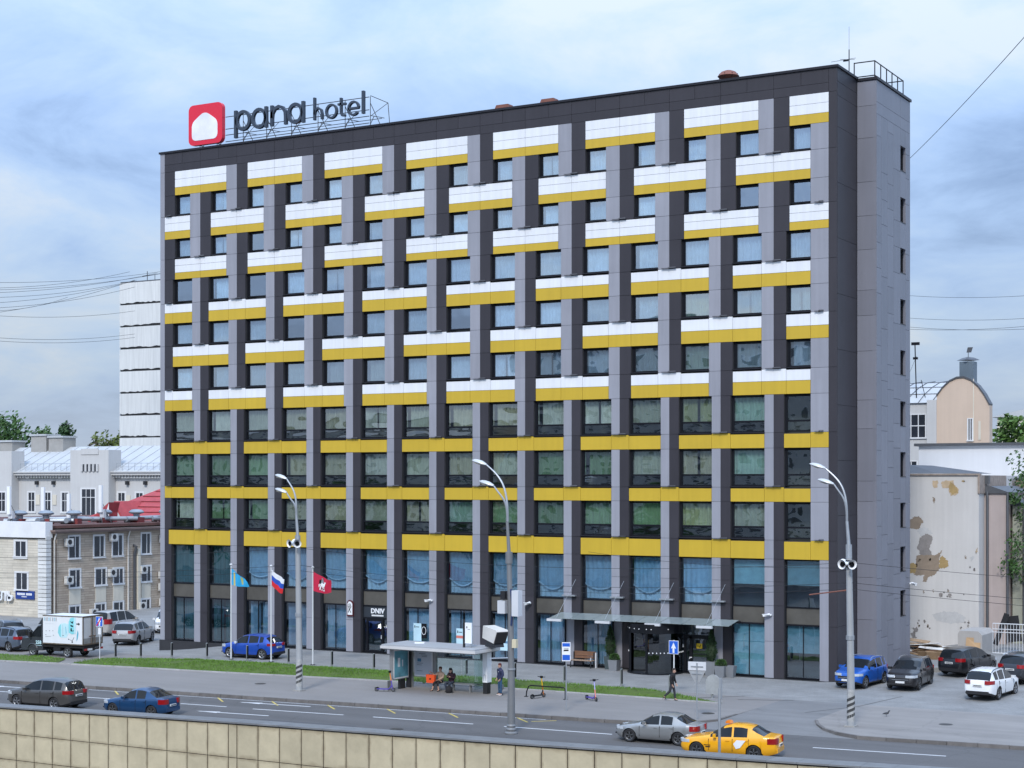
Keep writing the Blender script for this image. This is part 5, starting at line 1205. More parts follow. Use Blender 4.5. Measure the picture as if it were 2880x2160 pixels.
STY = {
 'suv': dict(top=[(0,.50),(.03,.72),(.12,.86),(.35,.97),(1.0,1.07),(1.12,1.10),(1.90,1.53),(2.3,1.63),(2.9,1.65),(3.6,1.62),(4.05,1.55),(4.14,1.50),(4.38,1.06),(4.44,.98),(4.48,.70),(4.5,.50)],
   belt=[(0,.50),(.12,.80),(.5,.90),(1.12,.98),(2.5,1.03),(4.1,1.10),(4.40,1.0),(4.5,.5)], cowl=1.12, rf=1.95, rr=4.06, rg=4.36, tb=2.55, tc=3.45, te=3.95, r=.345, clad=True, rails=True, tail=(.88,1.08), head=(.72,.86), L=4.5, H=1.65, wb=2.66, fo=.87),
 'sedan': dict(top=[(0,.45),(.03,.60),(.12,.70),(.4,.80),(1.15,.92),(1.28,.95),(2.02,1.36),(2.4,1.44),(2.9,1.445),(3.25,1.39),(3.40,1.34),(3.92,1.04),(4.0,1.02),(4.38,1.0),(4.45,.90),(4.48,.65),(4.5,.45)],
   belt=[(0,.45),(.12,.64),(.5,.76),(1.28,.87),(2.5,.92),(3.9,.97),(4.4,.93),(4.5,.45)], cowl=1.28, rf=2.06, rr=3.36, rg=3.92, tb=2.50, tc=3.22, te=3.45, r=.31, clad=False, rails=False, tail=(.70,.95), head=(.60,.73), L=4.5, H=1.445, wb=2.6, fo=.84),
 'hatch': dict(top=[(0,.48),(.03,.66),(.12,.80),(.35,.92),(.95,1.03),(1.08,1.06),(1.86,1.50),(2.25,1.585),(2.8,1.60),(3.5,1.56),(3.85,1.49),(4.05,1.36),(4.33,1.06),(4.40,1.0),(4.47,.68),(4.5,.48)],
   belt=[(0,.48),(.12,.74),(.5,.86),(1.08,.96),(2.5,1.02),(3.9,1.11),(4.38,1.0),(4.5,.48)], cowl=1.08, rf=1.90, rr=3.90, rg=4.30, tb=2.48, tc=3.36, te=3.72, r=.34, clad=True, rails=False, tail=(.90,1.06), head=(.72,.88), L=4.5, H=1.60, wb=2.67, fo=.86),
 'van': dict(top=[(0,.55),(.03,.78),(.12,.95),(.3,1.05),(.62,1.16),(.70,1.20),(1.75,1.80),(2.1,1.90),(3.0,1.95),(4.0,1.93),(4.30,1.88),(4.36,1.80),(4.46,1.15),(4.48,.8),(4.5,.5)],
   belt=[(0,.55),(.12,.85),(.7,1.08),(2.0,1.12),(4.3,1.14),(4.45,1.05),(4.5,.5)], cowl=.70, rf=1.80, rr=4.31, rg=4.44, tb=2.3, tc=3.3, te=4.1, r=.34, clad=False, rails=True, tail=(.95,1.35), head=(.80,.98), L=4.5, H=1.95, wb=2.9, fo=.80)}
def car(name, label, cat, loc, head, sty, m, L=4.5, W=1.82, H=None, wb=None, scale=1.0, rim=None, group=None, rails=None, clad=None, railm=None, plates=True, pitch=0, mirror=None, spoiler=False, handle=None):
    S = STY[sty]; kx = L/S['L']; H = H or S['H']; kz = H/S['H']; wb = wb or S['wb']*kx
    t_ = thing(name, label, cat, loc, head, group, scale)
    if pitch: t_.rotation_euler = (0, pitch, head)
    top = [(a*kx, z*kz) for a, z in S['top']]; belt = [(a*kx, z*kz) for a, z in S['belt']]
    hw_ = [(0,.60),(.05,.72),(.14,.83),(.35,.93),(.8,.985),(1.3,1.0),(3.3,1.0),(3.9,.975),(4.25,.92),(4.40,.85),(4.47,.76),(4.5,.66)]
    hw = [(a*kx, v*W/2) for a, v in hw_]
    cowl, rf, rr, rg, tb, tc, te = (S[k]*kx for k in ('cowl','rf','rr','rg','tb','tc','te'))
    r_ = S['r']*(kz if kz > .97 else 1); ra = r_+.055; fo = S['fo']*kx; fw, rw = fo, fo+wb
    roof = [(0,.80),(cowl-.02,.84),(cowl+.1,.83),(rf,.74),(rr,.72),(rg,.80),(L,.82)]
    ts = sorted(set([round(L*k/52, 3) for k in range(53)]+[round(v, 3) for v in (cowl, rf, rr, rg, tb-.045*kx, tb+.045*kx, tc-.05, tc+.05, te, fw-ra, fw+ra, rw-ra, rw+ra, .03, .12, L-.03, L-.10, cowl+.22)]))
    ring = []
    for t in ts:
        zt = interp(top, t); zb_ = min(interp(belt, t), zt-.015); w_ = interp(hw, t); wr = w_*interp(roof, t); low = .20*kz if sty != 'sedan' else .17
        low += .12*max(0, 1-t/.35)+.14*max(0, 1-(L-t)/.5)
        arch = 0
        for tw in (fw, rw):
            d = abs(t-tw)
            if d < ra: arch = max(arch, r_+math.sqrt(max(0, ra*ra-d*d)))
        mid = low+.42*(zb_-low)
        pts = [(0, low), (w_*.86, low), (w_*.965, low+.10), (w_*1.0, mid), (w_*.985, zb_-.10*(zb_-mid)/.4-.02), (w_*.945, zb_), (w_*.935, zb_+.012), None, None, (0, zt)]
        crown = max(.004, min(.085, (zt-zb_)*.28))
        pts[7] = (min(w_*.93, wr+.035), max(zb_+.014, zt-crown)); pts[8] = (wr*.80, zt-crown*.22)
        pts = [(y, max(z, arch) if i_ <= 4 else z) for i_, (y, z) in enumerate(pts)]
        if arch: pts[5] = (pts[5][0], max(pts[5][1], arch+.01))
        ring.append(pts)
    n = 10
    V = []; idx = {}
    for i_, t in enumerate(ts):
        for s_ in (1, -1):
            for k, (y, z) in enumerate(ring[i_]):
                if s_ == -1 and k in (0, 9): idx[(i_, s_, k)] = idx[(i_, 1, k)]; continue
                idx[(i_, s_, k)] = len(V); V.append((L/2-t, s_*y, z))
    groups = {}
    for i_ in range(len(ts)-1):
        tm = (ts[i_]+ts[i_+1])/2
        hgt = min(ring[i_][7][1]-ring[i_][6][1], ring[i_+1][7][1]-ring[i_+1][6][1])
        for s_ in (1, -1):
            for k in range(n-1):
                f = (idx[(i_,s_,k)], idx[(i_+1,s_,k)], idx[(i_+1,s_,k+1)], idx[(i_,s_,k+1)])
                if s_ == 1: f = f[::-1]
                if len(set(f)) < 3: continue
                key = 'body'
                if k == 6 and cowl+.20 < tm < te and hgt > .10:
                    if tm < tb-.045*kx: key = ('side_window', s_, 0)
                    elif tb+.045*kx < tm < tc-.05: key = ('side_window', s_, 1)
                    elif tm > tc+.05 and sty != 'sedan': key = ('side_window', s_, 2)
                elif k in (7, 8) and cowl+.03 < tm < rf: key = 'windscreen' if k == 8 or tm > cowl+.25 else 'body'
                elif k in (7, 8) and rr < tm < rg: key = 'rear_window' if k == 8 or True else 'body'
                elif k <= 1 and (S['clad'] if clad is None else clad): key = 'cladding'
                elif k == 0: key = 'cladding'
                groups.setdefault(key, []).append(f)
    for i_, fl in ((0, False), (len(ts)-1, True)):
        for k in range(n-1):
            a = [idx[(i_,1,k)], idx[(i_,1,k+1)], idx[(i_,-1,k+1)], idx[(i_,-1,k)]]; a2 = []
            for v in a:
                if v not in a2: a2.append(v)
            if len(a2) > 2: groups['body'].append(tuple(a2[::-1] if fl else a2))
    def sub(key, nm, m_):
        if key not in groups: return
        used = {}; q = MB()
        for f in groups[key]:
            g_ = []
            for v in f:
                if v not in used: used[v] = len(q.V); q.V.append(V[v])
                if used[v] not in g_: g_.append(used[v])
            if len(g_) > 2: q.F.append(tuple(g_))
        o = q.build(nm, m_, t_, True, angle=42); fix(o); return o
    sub('body', 'body', m); sub('cladding', 'cladding', M_blackp); sub('windscreen', 'windscreen', M_cglass); sub('rear_window', 'rear_window', M_cglass)
    for s_ in (1, -1):
        for k in range(3): sub(('side_window', s_, k), 'side_window', M_cglass)
    X = lambda t: L/2-t
    q = MB(); q.box(X(.25), -W*.36, .22, X(L-.3), W*.36, .5)
    for tw in (fw, rw): q.box(X(tw-ra+.02), -W/2+.13, .2, X(tw+ra-.02), W/2-.13, r_+ra-.02)
    q.build('underbody', M_under, t_)
    for tw in (fw, rw):
        for s_ in (1, -1): wheel(t_, X(tw), s_*(W/2-.125), r_, .215, rim or M_rim)
    def lamp(nm, t0, t1, z0, z1, m_, s_, inner, slope=0.):
        tt = frange(t0, t1, .05); q_ = MB(); o_ = [(X(t), interp(hw, t)*.985+.012) for t in tt]; i2 = [(x, max(.05, y-.14)) for x, y in o_]
        if inner > 0:      # rear lamp wraps round the corner to the tail panel
            o_.append((X(L)-.005, interp(hw, L)*.95)); o_.append((X(L)-.012, interp(hw, L)*(1-inner))); i2 += [(X(L-.1), interp(hw, L)*.8), (X(L-.1), interp(hw, L)*(1-inner))]
        if inner < 0:
            o_.insert(0, (X(0)+.005, interp(hw, 0)*.98)); o_.insert(0, (X(0)+.012, interp(hw, 0)*(1+inner))); i2.insert(0, (X(.1), interp(hw, 0)*.8)); i2.insert(0, (X(.1), interp(hw, 0)*(1+inner)))
        P_ = [(x, s_*y) for x, y in o_+i2[::-1]]
        q_.prism([(x, y, z0) for x, y in P_], (0, 0, z1-z0)); return fix(q_.build(nm, m_, t_))
    z0, z1 = (v*kz for v in S['tail'])
    h0, h1 = (v*kz for v in S['head'])
    for s_ in (1, -1):
        lamp('tail_light', L-.42*kx, L-.03, z0, z1, M_lamp, s_, .30); lamp('headlight', .03, .50*kx, h0, h1, M_head, s_, -.45)
        q = MB(); q.obox((X(cowl+.42*kx), s_*(interp(hw, cowl+.4)*.97+.10), interp(belt, cowl+.4)+.09), (.13,.22,.15), Matrix.Rotation(s_*.15, 3, 'Z')); q.build('mirror', mirror or m, t_)
        for tt in (tb-.22*kx, tc-.10*kx): q = MB(); q.box(X(tt)-.09, s_*W*.489, interp(belt, tt)-.16*kz, X(tt)+.09, s_*W*.507, interp(belt, tt)-.125*kz); q.build('door_handle', handle or m, t_)
        for tt in (cowl+.12, tb, tc+.02):     # shut lines
            q = MB(); q.box(X(tt)-.008, s_*W*.48, .32*kz, X(tt)+.008, s_*W*.5012, interp(belt, tt)-.06); q.build('door_seam', M_under, t_)
        if (S['rails'] if rails is None else rails):
            q = MB(); P_ = [(X(rf+.1+(rr-rf-.15)*k/8), s_*interp(hw, 2.5)*.70, interp(top, rf+.1+(rr-rf-.15)*k/8)-.045+(.06 if 0 < k < 8 else 0)) for k in range(9)]; q.tube(P_, .022, 6); q.build('roof_rail', railm or M_chrome, t_)
    zp = .62 if sty == 'sedan' else .80
    if plates:
        q = MB(); q.box(X(L)-.03, -.26, zp*kz-.055, X(L)+.02, .26, zp*kz+.055); pl_ = q.build('number_plate', M_plate, t_)
        q = MB()
        for k in range(8): q.box(X(L)-.036, -.22+k*.055, zp*kz-.03, X(L)-.028, -.22+k*.055+.035, zp*kz+.03)
        q.build('plate_text', M_black, pl_)
        q = MB(); q.box(X(0)-.02, -.26, .42*kz, X(0)+.03, .26, .53*kz); q.build('number_plate', M_plate, t_)
    q = MB(); q.box(X(.06), -.50, .55*kz, X(0)+.012, .50, .70*kz); gr = q.build('grille', M_blackp, t_)
    q = MB(); q.box(X(0)+.012,-.48,.60*kz,X(0)+.022,.48,.625*kz); q.build('grille_bar', M_chrome, gr)
    q = MB(); q.box(X(.08), -W*.36, .24*kz+.1, X(0)+.008, W*.36, .36*kz+.05); q.build('lower_intake', M_blackp, t_)
    q = MB(); q.box(X(L)-.012, -W*.36, .33, X(L)+.2, W*.36, .50*kz); q.build('rear_bumper', M_blackp if (S['clad'] if clad is None else clad) else m, t_)
    return t_
def on(xf, yf, xr, yr, W, scale, side, rear_over, wbL):
    """ground point under the middle of a car whose near wheels touch at front and rear"""
    return None
def place(front, rear, near, W, fo_over, L, wb, scale):
    """centre and heading from the near side wheel contacts; near = -1 when the near side is the car's right"""
    v = Vector((front[0]-rear[0], front[1]-rear[1])); h = math.atan2(v.y, v.x); v.normalize(); left = Vector((-v.y, v.x))
    mid = Vector(((front[0]+rear[0])/2, (front[1]+rear[1])/2)); mid += left*(-near)*(W/2-.02)*scale
    off = (L/2-(fo_over+wb/2))*scale            # wheels' middle lies this far ahead of the body's middle
    c = mid-v*off; return (c.x, c.y), h
P_grey = paint('grey brown car paint', (.085,.08,.075)); P_navy = paint('navy car paint', (.012,.058,.15)); P_silver = paint('silver car paint', (.36,.365,.36), .6); P_taxi = paint('taxi yellow paint', (.80,.37,.008), .0, .25)
P_blue = paint('blue car paint', (.010,.062,.36), .15); P_bright = paint('bright blue car paint', (.012,.10,.42), .15); P_black = paint('black car paint', (.012,.012,.014)); P_blk2 = paint('dark brown black car paint', (.02,.018,.019)); P_white = paint('white car paint', (.74,.75,.76), 0, .25)
P_sil2 = paint('light silver car paint', (.30,.30,.305), .2); P_graph = paint('graphite car paint', (.035,.037,.045)); P_steel = paint('blue grey car paint', (.10,.125,.17)); P_cab = paint('dark grey cab paint', (.035,.04,.046), .1); P_ivory = paint('pale beige van paint', (.42,.40,.37), .2)
def zroad(c): return road_z(c[0], c[1])
c, h = place((-34.96,-29.1), (-32.45,-28.95), 1, 1.84, .87, 4.57, 2.66, .95)
car('parked_suv', 'grey brown SUV driving on the road at the far left', 'car', (*c, zroad(c)), h, 'suv', P_grey, 4.57, 1.84, 1.66, 2.66, .95, M_rim, rails=False)['label'] = 'grey brown SUV driving left of the blue sedan on the road'
c, h = place((-28.58,-28.67), (-26.19,-28.46), 1, 1.74, .80, 4.29, 2.63, .92)
cr_ = car('sedan_car', 'dark blue sedan driving behind the grey brown SUV', 'car', (*c, zroad(c)), h, 'sedan', P_navy, 4.29, 1.74, 1.53, 2.63, .92, M_rimd)
c, h = place((-1.67,-23.72), (.65,-23.62), 1, 1.68, .82, 4.24, 2.52, .925)
cr_ = car('sedan_car', 'silver sedan driving just ahead of the yellow taxi', 'car', (*c, zroad(c)), h, 'sedan', P_silver, 4.30, 1.68, 1.43, 2.52, .94, M_rimd)
c, h = place((2.45,-25.56), (4.92,-25.25), 1, 1.74, .86, 4.42, 2.60, .96)
tx = car('taxi_car', 'yellow taxi sedan with an orange roof light near the tiled wall', 'taxi', (*c, zroad(c)), h, 'sedan', P_taxi, 4.45, 1.74, 1.47, 2.6, .97, M_rimd)
q = MB(); q.prism([(-.02,-.22,1.465),(.24,-.22,1.465),(.20,-.2,1.57),(.04,-.2,1.57)], (0,.44,0)); q.build('roof_light', M_amber, tx)
q = MB(); q.prism([(-.42,.885,.45),(-.60,.885,.50),(-.86,.885,.84),(-.45,.885,.84),(-.30,.885,.66)], (0,.008,0)); fix(q.build('door_decal', M_plainw, tx))
q = MB(); q.box(.75,.882,.46,.98,.888,.50); q.box(.75,.882,.54,1.05,.888,.57); q.build('door_lettering', M_black, tx)
c, h = place((-39.02,-6.82), (-36.38,-6.75), 1, 1.78, .86, 4.3, 2.67, .985)
car('parked_hatchback', 'bright blue compact crossover parked beside the flagpoles', 'car', (*c, 0), h, 'hatch', P_blue, 4.30, 1.77, 1.62, 2.67, .985, M_rim, mirror=M_plainw)
c, h = place((-55.92,4.82), (-55.65,1.77), -1, 1.84, .87, 4.49, 2.68, 1.05)
zt = gz(-56, 3)
car('parked_suv', 'light silver SUV parked near the hotel corner behind the delivery truck', 'car', (c[0]-.1, c[1]+.2, zt), math.radians(112), 'suv', P_sil2, 4.6, 1.88, 1.66, 2.75, 1.05, M_rim)
car('parked_van', 'pale beige van parked between the truck and the stone house', 'van', (-63.2, 8.3, gz(-63,8)), math.radians(100), 'van', P_ivory, 5.0, 1.95, 2.0, 3.1, 1, M_rimd, rails=False)
car('parked_minivan', 'white minivan with roof rails behind the light silver SUV', 'van', (-61.2, 12.2, gz(-61,12)), math.radians(-55), 'van', P_white, 4.8, 1.88, 1.85, 2.9, 1, M_rimd)
car('parked_suv', 'dark SUV parked tight against the hotel corner behind the minivan', 'car', (-58.8, 14.5, gz(-58,14)), math.radians(100), 'suv', P_black, 4.7, 1.9, 1.75, 2.8, 1, M_rimd)
car('parked_suv', 'dark graphite SUV at the left edge against the stone house', 'car', (-61.5,-4.9, gz(-61,-5)), math.radians(150), 'suv', P_graph, 4.6, 1.88, 1.72, 2.7, 1, M_rim)
car('parked_suv', 'blue grey SUV at the left edge in front of the graphite one', 'car', (-55.65,-10.3, gz(-56,-10)), math.radians(172), 'suv', P_steel, 4.4, 1.82, 1.62, 2.6, 1, M_rim, railm=M_black)
# right hand car park
def zr(x, y): return gz(x, y)
PIT = math.radians(-1.5)
car('parked_suv', 'bright blue SUV parked nose out beside the hotel tower', 'car', (1.72,-.85, zr(1.7,-.8)), math.radians(-96), 'suv', P_bright, 4.3, 1.80, 1.66, 2.6, .97, M_rim)
car('parked_suv', 'black SUV parked nose out next to the blue one', 'car', (4.35,-.25, zr(4.3,-.2)), math.radians(-88), 'suv', P_blk2, 4.75, 1.90, 1.70, 2.74, .95, M_rimd)
car('parked_suv', 'glossy black SUV seen from behind near the gate', 'car', (5.95,5.95, zr(6,6)), math.radians(76), 'suv', P_black, 4.8, 1.92, 1.76, 2.79, .93, M_rimd, rails=False)
car('parked_suv', 'white SUV seen from behind in the right car park', 'car', (9.25,-1.85, zr(9.2,-1.8)), math.radians(84), 'suv', P_white, 4.65, 1.80, 1.68, 2.67, .95, M_rim, railm=M_black)
car('parked_suv', 'dark graphite SUV with bright roof rails cut by the right edge', 'car', (9.75,4.6, zr(9.7,4.6)), math.radians(76), 'suv', P_graph, 4.7, 1.9, 1.72, 2.8, .97, M_rimd)
# ------------------------------------------------------------------ delivery truck
c, h = place((-51.58,-12.46), (-48.76,-12.22), 1, 2.06, 1.0, 5.9, 3.1, .95)
tk = thing('delivery_truck', 'small box truck with grey cab and white box printed with cyan shapes', 'truck', (c[0]+.1, c[1], 0), h, None, .93)
# x forward; front axle at +1.55, rear axle at -1.55
q = MB()
prof = [(2.62,.42),(2.66,.75),(2.60,1.05),(2.40,1.22),(1.95,1.36),(1.15,2.18),(.72,2.30),(.62,2.30),(.62,.42)]
for sgn in (1,):
    n_ = len(prof)
    ys_ = [-1.0,-.93,.93,1.0]; sc_ = [.0,1,1,.0]
    rows = []
    for y, ins in ((-1.0,.05),(-.90,0),(.90,0),(1.0,.05)):
        rows.append([(x-ins*(1 if x > 1.2 else 0), y*(1-.10*max(0, (z-1.3))), z-ins*(1 if z > 1.3 else 0)) for x, z in prof])
    for a, b_ in zip(rows, rows[1:]):
        for k in range(n_): q.quad(a[k], a[(k+1) % n_], b_[(k+1) % n_], b_[k])
    q.poly(rows[0]); q.poly(rows[-1][::-1])
cabo = fix(q.build('cab', P_cab, tk, True, angle=40))
q = MB(); q.quad((1.89,-.80,1.44),(1.89,.80,1.44),(1.22,.76,2.13),(1.22,-.76,2.13)); fix(q.build('windscreen', M_cglass, tk))
for s_ in (1, -1):
    q = MB(); q.prism([(1.72,s_*.985,1.45),(1.70,s_*.985,1.52),(1.16,s_*.935,2.06),(.84,s_*.92,2.12),(.84,s_*.99,1.40)], (0, s_*.012, 0)); fix(q.build('side_window', M_cglass, tk))
    q = MB(); q.box(1.62, s_*1.0, 1.35, 1.78, s_*1.22, 1.75); q.build('mirror', M_blackp, tk)
    q = MB(); q.box(2.40, s_*.62, .82, 2.64, s_*.98, 1.05); q.build('headlight', M_head, tk)
    q = MB(); q.tube([(1.55+.46*math.cos(t*PI/8), s_*1.0, .42+.46*math.sin(t*PI/8)) for t in range(9)], .05, 6); q.build('wheel_arch', P_cab, tk)
q = MB(); q.box(.55,-1.02,2.28,1.0,1.02,2.34); q.prism([(.60,-.95,2.3),(1.05,-.95,2.3),(.60,-.95,2.85)], (0,1.9,0)); q.build('roof_spoiler', P_cab, tk)
M_box = mat('truck box white', (.72,.735,.75), .4, var=.05, scale=.8, streak=.5)
q = MB(); q.box(-3.0,-1.06,.95,.55,1.06,2.95); bx_ = q.build('cargo_box', M_box, tk)
q = MB()
for y in (-1.07, 1.07): q.box(-3.02, y-.01, .92, .57, y+.01, 1.0); q.box(-3.02, y-.01, 2.90, .57, y+.01, 2.97)
q.box(-3.03,-1.07,.92,-2.98,1.07,1.02); q.box(-3.03,-1.07,2.86,-2.98,1.07,2.97); q.box(-3.03,-1.08,1.02,-2.98,-1.0,2.86); q.box(-3.03,1.0,1.02,-2.98,1.08,2.86); q.box(-3.03,-.05,1.02,-2.98,.05,2.86)
q.build('box_frame', mat('brown stained frame', (.16,.125,.09), .6, .3, var=.35, scale=4), tk)
for y0 in (-.99, .06): q = MB(); q.box(-3.015, y0, 1.40, -2.995, y0+.93, 2.85); q.build('rear_door', mat('rear door sheet', (.60,.60,.60), .5, var=.10, streak=.5), tk); q = MB(); q.box(-3.017, y0, 1.03, -2.994, y0+.93, 1.39); q.build('kick_plate', mat('aluminium plate', (.36,.36,.35), .45, .5, var=.2, scale=3), tk)
q = MB()
for y in (-.2,.2): q.tube([(-3.05,y,1.0),(-3.05,y,2.88)], .025, 6); q.box(-3.08,y-.05,1.5,-3.02,y+.22,1.56)
q.build('lock_bar', mat('rusty lock bar', (.20,.13,.08), .7, .3, var=.3, scale=6), tk)
q = MB(); q.box(-3.0,-.95,.70,.6,.95,.94); q.box(-2.8,-.5,.45,.5,.5,.7); q.box(-.9,.55,.42,-.3,.95,.75); q.build('chassis', M_under, tk)
q = MB(); q.box(-3.1,-1.0,.55,-2.95,1.0,.68); q.build('rear_beam', M_blackp, tk)
for y in (-.98, .72): q = MB(); q.box(-3.13,y,.55,-3.08,y+.28,.69); q.build('tail_light', M_lamp, tk)
q = MB(); q.box(-3.13,.18,.54,-3.10,.66,.68); q.build('number_plate', M_plate, tk)
for x in (1.55, -1.55):
    for s_ in (1, -1): wheel(tk, x, s_*.88, .36, .24 if x > 0 else .36, M_steel)
# print on the near (left) flank of the box, all flat vinyl
M_cy1 = mat('cyan vinyl', (.23,.62,.66), .4); M_cy2 = mat('pale cyan vinyl', (.52,.74,.78), .4); M_cy3 = mat('deep cyan vinyl', (.10,.42,.55), .4)
YB = 1.066
def vinyl(pts, m_, k=0, nm='vinyl_print'):
    q_ = MB(); q_.prism([(.55-x, YB+.002*k, z) for x, z in pts], (0,.004,0)); return fix(q_.build(nm, m_, bx_))
vinyl([(1.35,1.75),(1.40,2.15),(1.55,2.35),(1.62,2.35),(1.62,1.42),(1.5,1.5)], M_cy1); vinyl([(1.62,1.42),(1.62,2.40),(1.95,2.45),(2.3,2.38),(2.3,1.7),(2.1,1.42)], M_cy2)
vinyl([(2.3,2.55),(2.45,2.80),(2.65,2.86),(2.85,2.86),(2.85,1.72),(2.6,1.68),(2.32,1.78)], M_cy1, 1); vinyl([(2.78,2.86),(2.95,2.86),(2.95,1.72),(2.78,1.72)], M_cy2, 2); vinyl([(3.0,1.20),(3.10,1.35),(3.18,1.75),(3.10,2.0),(3.03,1.6)], M_cy3, 1)
vinyl([(2.42,2.62),(2.60,2.55),(2.72,2.62),(2.68,2.42),(2.55,2.48)], M_black, 3); vinyl([(2.45,2.34),(2.72,2.30),(2.72,2.20),(2.5,2.22)], M_black, 3); vinyl([(2.48,2.10),(2.58,2.12),(2.6,1.92),(2.76,1.98),(2.76,1.90),(2.48,1.88)], M_black, 3)
vinyl([(2.02,2.2),(2.06,2.2),(2.12,1.8),(2.06,1.6),(2.05,1.9)], M_cy3, 1); vinyl([(1.78,2.35),(1.80,2.35),(1.80,1.45),(1.78,1.45)], M_steel, 2); vinyl([(1.75,1.58),(1.88,1.58),(1.88,1.55),(1.75,1.55)], M_black, 2)
for x, z, s_ in ((3.05,2.42,.07),(3.2,2.42,.10),(2.62,1.14,.07),(2.3,1.32,.05)): vinyl([(x,z-s_),(x+s_,z),(x,z+s_),(x-s_,z)], M_black, 1)
vinyl([(2.3,1.33),(2.62,1.24),(2.62,1.22),(2.3,1.31)], M_black, 1); vinyl([(2.62,1.24),(2.78,1.48),(2.80,1.47),(2.64,1.22)], M_black, 1)
for k, x in enumerate((.1,.25,.38,.52,.68,.86,1.02,1.15)): vinyl([(x,2.55),(x+(.06 if k % 2 else .04),2.55),(x+(.06 if k % 2 else .04),2.80),(x,2.80)], M_steel if k % 3 else M_cy3, 1)
for x, z in ((.25,1.83),(.55,1.84),(.85,1.85),(.22,1.55),(.9,1.54)): vinyl([(x,z),(x+.09,z),(x+.09,z+.03),(x,z+.03)], M_dpipe, 1)
vinyl([(.22,1.44),(.75,1.48),(.75,1.465),(.22,1.425)], M_dpipe, 1); vinyl([(.2,2.38),(.95,2.38),(.95,2.365),(.2,2.365)], M_pale, 1)
me = text_mesh('258', .34, .004, .012); me.materials.append(M_cy2); put('door_number', me, tk, (1.0, 1.012, .98), None, (PI/2, 0, PI))
q = MB(); q.box(.72,1.003,.76,1.3,1.01,.79); q.build('door_stripe', M_cy2, tk)
# ================================================================== street furniture
# bollards along the forecourt edge
bo = thing('bollard', 'steel bollard with a dark rear face at the forecourt edge', 'bollard', (0,0,0), 0, 'bollards along the forecourt')
q = MB(); q.tube([(0,0,0),(0,0,.99)], .075, 14); q.lathe([(.075,.99),(.05,1.01)], n=14); q.build('post', mat('brushed bollard steel', (.40,.41,.40), .35, .7, var=.10, scale=4, streak=.4), bo, True)
q = MB()
for a in range(-1, 6):
    t = math.radians(-50+a*22); u = math.radians(-50+(a+1)*22); q.quad((.079*math.cos(t), .079*math.sin(t), .17), (.079*math.cos(u), .079*math.sin(u), .17), (.079*math.cos(u), .079*math.sin(u), .985), (.079*math.cos(t), .079*math.sin(t), .985))
q.build('dark_face', M_black, bo); q = MB(); q.cyl((0,0,-.02), .12, .03, 14); q.build('base_plate', M_steel, bo)
BL = [(-45.01,-11.08,'leftmost bollard, next to the crossed arrow sign'),(-43.84,-9.98,'second bollard from the crossed arrow sign'),(-42.22,-8.8,'third bollard from the crossed arrow sign'),(-40.08,-7.82,'bollard just left of the blue crossover'),(-36.7,-7.85,'bollard in front of the blue crossover door'),(-33.35,-7.9,'bollard right of the blue crossover'),(-29.95,-7.9,'bollard between the red flag and the lamp post'),(-26.8,-7.87,'bollard left of the bus shelter'),(-23.45,-7.88,'bollard seen through the left end of the shelter'),(-20.14,-7.87,'bollard behind the shelter glass'),(-16.78,-7.92,'bollard behind the man in the navy jacket'),(-13.52,-7.9,'bollard behind the bus stop sign'),(-10.0,-7.67,'bollard left of the revolving door'),(-6.4,-9.0,'bollard behind the walking man'),(-3.61,-9.73,'last bollard at the drive')]
for k, (x, y, lab) in enumerate(BL):
    if k == 0: bo.location = (x, y, gz(x, y)); bo['label'] = lab
    else: dup(bo, (x, y, gz(x, y)), 0, lab)
# flagpoles and flags
M_pole = mat('white flagpole', (.66,.67,.68), .35, .1, var=.05)
fp = thing('flagpole', 'white flagpole', 'flagpole', (-38.34,-7.48,0), 0, 'flagpoles in front of the hotel')
q = MB(); q.tube([(0,0,0),(0,0,6.12)], [.05,.035], 10); q.build('pole', M_pole, fp, True); q = MB(); q.lathe([(.02,6.1),(.10,6.14),(.10,6.18),(.02,6.24)], n=12); q.build('finial', M_pole, fp); q = MB(); q.cyl((0,0,-.01), .16, .05, 14); q.build('base_plate', M_blackp, fp)
fp['label'] = 'white flagpole carrying the light blue flag'
dup(fp, (-35.05,-7.49,0), 0, 'white flagpole carrying the white blue and red flag'); dup(fp, (-31.73,-7.5,0), 0, 'white flagpole carrying the red flag')
def flag_mesh(TL, BL_, TR, BR, u0, u1, v0, v1, n=18, mm=8, amp=.07, off=0., seed=0, droop=.10):
    q_ = MB()
    for i in range(n+1):
        u = u0+(u1-u0)*i/n
        for k in range(mm+1):
            v = v0+(v1-v0)*k/mm
            T = Vector(TL).lerp(Vector(TR), u); Bm = Vector(BL_).lerp(Vector(BR), u); p = T.lerp(Bm, v)
            wv = amp*u*(math.sin(u*9+v*2.5+seed)+.4*math.sin(u*17+v*5+seed))
            q_.V.append((p.x, p.y+wv+off, p.z-droop*math.sin(PI*u)*(.4+v*.4)+.03*math.sin(u*11+seed)*u))
    m_ = mm+1
    for i in range(n):
        for k in range(mm): a = i*m_+k; q_.F.append((a, a+1, a+m_+1, a+m_))
    return q_
def flagcloth(n_, c): return mat(n_, c, .75, var=.08, scale=3)
def flag(lab, x, y, TL, BL_, TR, BR, parts, seed):
    t = thing('flag', lab, 'flag', (x, y, 0), 0, 'flags in front of the hotel')
    for nm, m_, u0, u1, v0, v1, off in parts: flag_mesh(TL, BL_, TR, BR, u0, u1, v0, v1, seed=seed, off=off).build(nm, m_, t, True)
    return t
F1 = ((.05,0,5.92),(.05,0,4.86),(1.50,-.15,5.12),(1.62,-.1,4.80))
